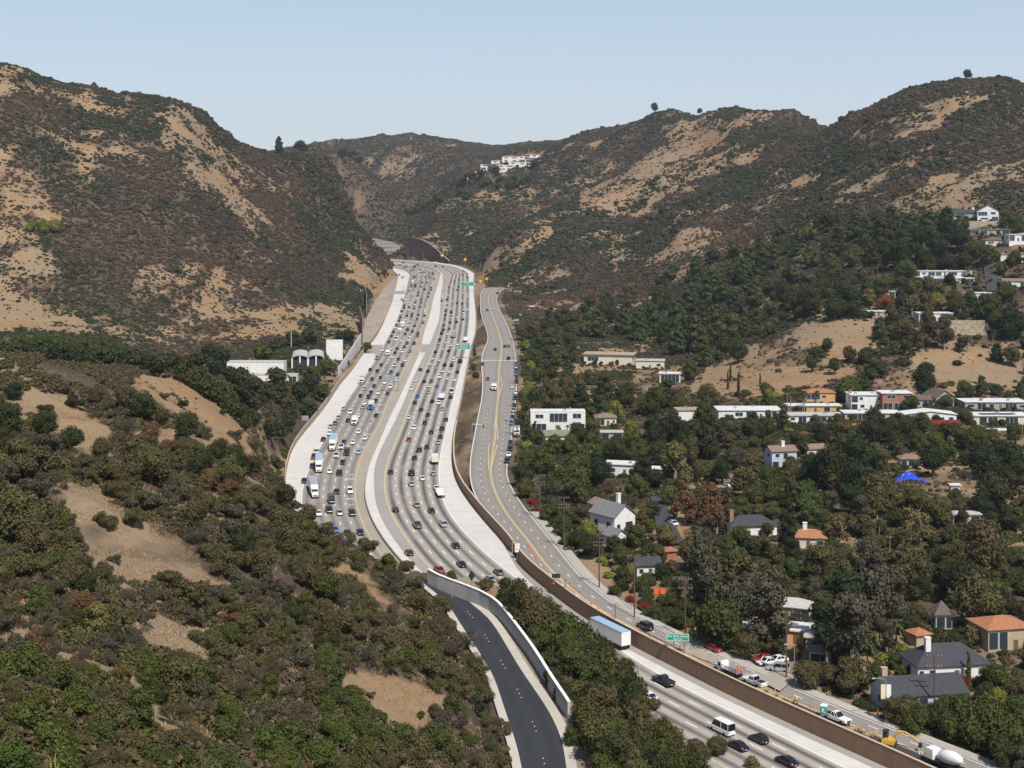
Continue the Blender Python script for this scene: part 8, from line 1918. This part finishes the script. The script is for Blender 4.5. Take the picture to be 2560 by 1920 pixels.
    # oak grove under the left hill, filled at random
    rg = np.random.default_rng(21); pts = []
    tries = 0
    while len(pts) < 86 and tries < 4000:
        tries += 1; u = rg.uniform(-60, 860); v = rg.uniform(845, 1085)
        if v < 850+max(0, u-300)*.12 or (u > 700 and v > 1090-(u-700)*.9) or (u > 560 and v < 935 and u < 720) or (u < 480 and v > 955) or (720 < u < 860 and v < 960): continue
        if u < 60 and v > 925: continue
        r = rg.uniform(24, 40)
        if any((u-a)**2+((v-b)*1.9)**2 < (r*.82)**2 for a, b, _ in pts): continue
        pts.append((u, v, r))
    for u, v, r in pts:
        top = v < 880 and u < 470
        put(u, v, r, 'oak_far' if not top else 'broad', 'mid' if top else ('dark' if rg.random() < .75 else 'deep'), .85, g4, 430, 860)
    for (u, v, r, k, c) in ((702,893,30,'broad','bright'),(806,895,26,'broad','bright'),(815,915,28,'broad','bright'),(780,930,26,'broad','bright'),(745,920,18,'broad','mid'),(690,865,26,'oak_far','dark'),(735,845,24,'oak_far','dark'),(775,838,26,'oak_far','dark'),(870,838,20,'oak_far','deep'),(850,838,14,'oak_far','dark'),(655,880,30,'oak_far','mid'),(915,868,16,'oak_far','mid'),(1185,880,10,'pine','mid'),(1182,915,12,'broad','mid'),(1190,935,12,'broad','mid'),
                            (105,562,24,'broad','lime'),(135,562,22,'broad','lime'),(75,565,16,'broad','lime')):
        put(u, v, r, k, c, 1.0, g4, 500, 1400)
    # green canyon trees far up the pass and the skyline trees
    for (u, v, y, r, k, c) in ((697,372,1552,7.0,'pine','dark'),(753,371,1560,8.4,'oak_far','dark'),(1637,291,2290,9.0,'oak_far','dark'),(735,378,1560,4,'bush','olive'),(1750,288,2140,5,'oak_far','dark'),(2418,201,1350,5.5,'oak_far','dark'),(235,215,1335,3,'oak_far','dark')):
        zc_ = column(u); vv_ = V0+F*(ZC-zc_)/TZ_Y; mm = (TZ_Y > y-260) & (TZ_Y < y+260); y = TZ_Y[mm][vv_[mm].argmin()]
        x = (u-U0)*y/F; plant(k, x, y, r, c, None, 1.25 if k == 'pine' else 1.05, g5)
    n = 0
    for i in range(400):
        u = rg.uniform(830, 1340); v = rg.uniform(372, 560)
        inn = (1040 < u < 1330 and 425 < v < 470 and v > 425+(u-1040)*.02) or (820 < u < 930 and 378 < v < 392) or (1010 < u < 1180 and 440 < v < 500) or (1330 < u < 1400 and 385 < v < 420)
        if not inn: continue
        y = find_y(u, v, lambda Y: 0*Y+5, 1900, 3250); plant('oak_far', (u-U0)*y/F, y, rg.uniform(6, 10), 'dark' if rg.random() < .6 else 'mid', None, .8, 'trees of the green canyon far up the pass'); n += 1
        if n > 60: break
    fill_gaps(put, g1, g2, g3)

def label_trees():
    from collections import Counter
    LMK = []      # landmarks with a picture place
    for h in HOUSES: LMK.append((h['label'], proj(h['c'][0], h['c'][1], h['z']+2)))
    short = lambda s: s
    names = [('orange stucco house',2050,1000),('two storey brick house',2240,1000),('white villa',1395,1055),('white gabled house with grey roof',1555,1310),('blue tarp',2279,1190),('tall conifer',1968,1335),('dark grey gable roof',2320,1735),('wide dark grey hip roof',2385,1650),
             ('stilted white deck',2500,1080),('pale blue house',1961,1145),('tan roofed modern hall',1520,885),('red tree',2212,755),('white gabled hilltop house',2470,530),('white terraced house',2365,700),('upper street',2476,700),('side street',1665,1310),('green guide sign',1690,1605),('flatbed truck of cones',1820,1670),
             ('orange fence panels',1650,1480),('message board',1390,1440),('arched temple',770,900),('white hall front',638,920),('grey shelter at left edge',30,945),('left bare spur',130,1010),('middle bare spur',420,1010),('large bare slope',330,1250),('lower bare slope',960,1760),('small bare patch',430,1610),
             ('parapet wall bend',1180,1480),('lower end of the parapet',1437,1790),('bottom left corner',0,1920),('bottom end of the dark drive',1300,1910),('left picture edge',0,1400),('near freeway bend',760,1310),('white box tower',836,875),('white modern house',1560,1175),('brown wall step',1293,1380),('semi trailer beside the brown wall',1535,1600),
             ('stepped block wall',2425,820),('bare slope above the house row',1900,900),('right picture edge',2560,1400),('bottom right corner',2560,1920),('queen palms',2200,1560),('green overhead signs',1165,860),('far hill estate',1250,410),('white mast',1027,350),('white sign on the brown wall',1293,1370),('stick fence',2330,1200),('yellow house',1975,1510),('grey roofed house below the hilltop',2494,600)]
    size = lambda t: None
    cw = {'dark':'dark green','mid':'green','bright':'bright green','lime':'yellow green','olive':'olive','grey':'grey green','brown':'dry brown','rust':'rusty brown','gold':'golden brown','red':'red','magenta':'crimson flowering','pine':'mid green','deep':'blackish green'}
    kw = {'oak':'oak','oak_far':'oak','broad':'leafy tree','shrub':'open shrub','dry':'twiggy shrub','eucalyptus':'tall eucalyptus','pine':'pine','cypress':'slim cypress','conifer':'tall pointed conifer','sycamore':'thin crowned sycamore','bush':'bush','fan_palm':'fan palm','feather_palm':'feathery palm'}
    for t in TREES:
        u, v = proj(t['x'], t['y'], t['z']+t['h']); t['u'], t['v'] = u, v
        t['lm'] = min(names, key=lambda q: (q[1]-u)**2+(q[2]-v)**2); t['d'] = math.hypot(t['lm'][1]-u, t['lm'][2]-v)
    cat = lambda t: f"{cw[t['col']]} {kw[t['kind']]}"
    G = {}
    for t in TREES: G.setdefault((cat(t), t['lm'][0]), []).append(t)
    tot = Counter(cat(t) for t in TREES)
    for (c, lm), L in G.items():
        L.sort(key=lambda t: t['d'])
        for i, t in enumerate(L):
            dx, dy = t['u']-t['lm'][1], t['v']-t['lm'][2]
            side = ('right of' if dx > 0 else 'left of') if abs(dx) > abs(dy) else ('below' if dy > 0 else 'above')
            if any(q in lm for q in ('edge', 'corner', 'end of', 'bend')): side = 'near'
            if tot[c] == 1: lab = f"{c} {side} the {lm}"
            elif len(L) == 1: lab = f"only {c} {side} the {lm}"
            else: lab = f"{c} {side} the {lm}, {ordw(i+1)} nearest such"
            tag(t['o'], lab, t['o']['category'], t['group'])
TPOLY(840, 1500, '903 866 910 800 950 725 990 690 985 745 958 806 922 862')
make_plant_meshes()
list_houses(); place_houses()
make_ground(); make_roads(); make_markings()
make_brush()
walls(); signs(); poles(); side_streets(); works()
for h in HOUSES: build_house(h)
temple(); near_stalk()
cars = make_traffic()
o = vehicle('semi_truck', 'white', (0,0,0), 0, True, 'white', 'pale blue')
for ub, vb in ((1566, 1628),):
    y = fw_y(vb); x = (ub-U0)*y/F; way, lane, tan, s, i = lane_of(x, y)
    o.location = (x+tan[0]*8.3, y+tan[1]*8.3, GR*(y+tan[1]*8.3)+.012); o.rotation_euler = (0, 0, math.atan2(-tan[0], tan[1]))
cars.append(dict(o=o, col='white', kind='semi_truck', way='northbound', lane=5, s=0, u=1566, v=1628)); o['group'] = 'traffic on the northbound carriageway'
make_planting()
label_traffic(cars, [('grey sign by the dirt lot', 754), ('farther green overhead sign', 733), ('nearer green overhead sign', 897), ('median post sign', 979), ('white road sign', 1398), ('far bend', 660)])
label_trees()
for _l in USED:
    if len(_l.split()) > 16: print('LONG', _l)
# ---------------------------------------------------------------- light, sky, camera
def make_world():
    w = bpy.data.worlds.new('World'); SC.world = w; w.use_nodes = True
    nt = w.node_tree; bg = nt.nodes['Background']
    sky = N(nt, 'ShaderNodeTexSky', sky_type='NISHITA'); sky.sun_disc = False
    sky.sun_elevation = math.radians(53); sky.sun_rotation = math.radians(180-24)
    sky.altitude = 150; sky.air_density = 1.0; sky.dust_density = 1.0; sky.ozone_density = 1.0
    bg.inputs['Strength'].default_value = .098
    tc = N(nt, 'ShaderNodeTexCoord'); sp_ = N(nt, 'ShaderNodeSeparateXYZ'); nt.links.new(tc.outputs['Generated'], sp_.inputs[0])
    f = math_(nt, 'MULTIPLY', ramp_(nt, sp_.outputs[2], .42, .0), .8)       # pale smog band towards the horizon
    hz = mix_(nt, ramp_(nt, sp_.outputs[2], .0, .17), (8.0,8.75,9.4), (6.5,8.0,10.1))
    nt.links.new(mix_(nt, f, sky.outputs[0], hz), bg.inputs[0])
    L = bpy.data.lights.new('sun', 'SUN'); L.energy = 5.0; L.angle = math.radians(.53); L.color = (1,.955,.89)
    o = link('sun', L)
    e, a = math.radians(53), math.radians(24)
    d = (math.sin(a)*math.cos(e), -math.cos(a)*math.cos(e), math.sin(e))
    from mathutils import Vector
    o.rotation_euler = Vector(d).to_track_quat('Z', 'Y').to_euler(); o.location = (60, -60, 260)
    cam = bpy.data.cameras.new('camera'); co = link('camera', cam); SC.camera = co
    co.location = (0, 0, ZC); co.rotation_euler = (math.radians(90), 0, 0)
    cam.sensor_width = 36; cam.lens = F/2560*36; cam.clip_start = .5; cam.clip_end = 20000
    cam.shift_y = -(960-V0)/2560
    SC.view_settings.view_transform = 'Standard'; SC.view_settings.look = 'None'
    SC.view_settings.exposure = 0; SC.view_settings.gamma = 1
    SC.cycles.max_bounces = 5; SC.cycles.diffuse_bounces = 2; SC.cycles.glossy_bounces = 2; SC.cycles.transparent_max_bounces = 4
def make_haze():
    m = bpy.data.materials.new('haze_air'); m.use_nodes = True; nt = m.node_tree; nt.nodes.clear()
    out = N(nt, 'ShaderNodeOutputMaterial'); pv = N(nt, 'ShaderNodeVolumePrincipled')
    pv.inputs['Color'].default_value = (.80,.88,1.0,1); pv.inputs['Density'].default_value = 5.0e-5; pv.inputs['Anisotropy'].default_value = .2
    nt.links.new(pv.outputs[0], out.inputs['Volume'])
    o = MB().box(-4200, 4200, -420, 5400, -140, 420).build('haze', m); o['kind'] = 'stuff'
make_world(); make_haze()
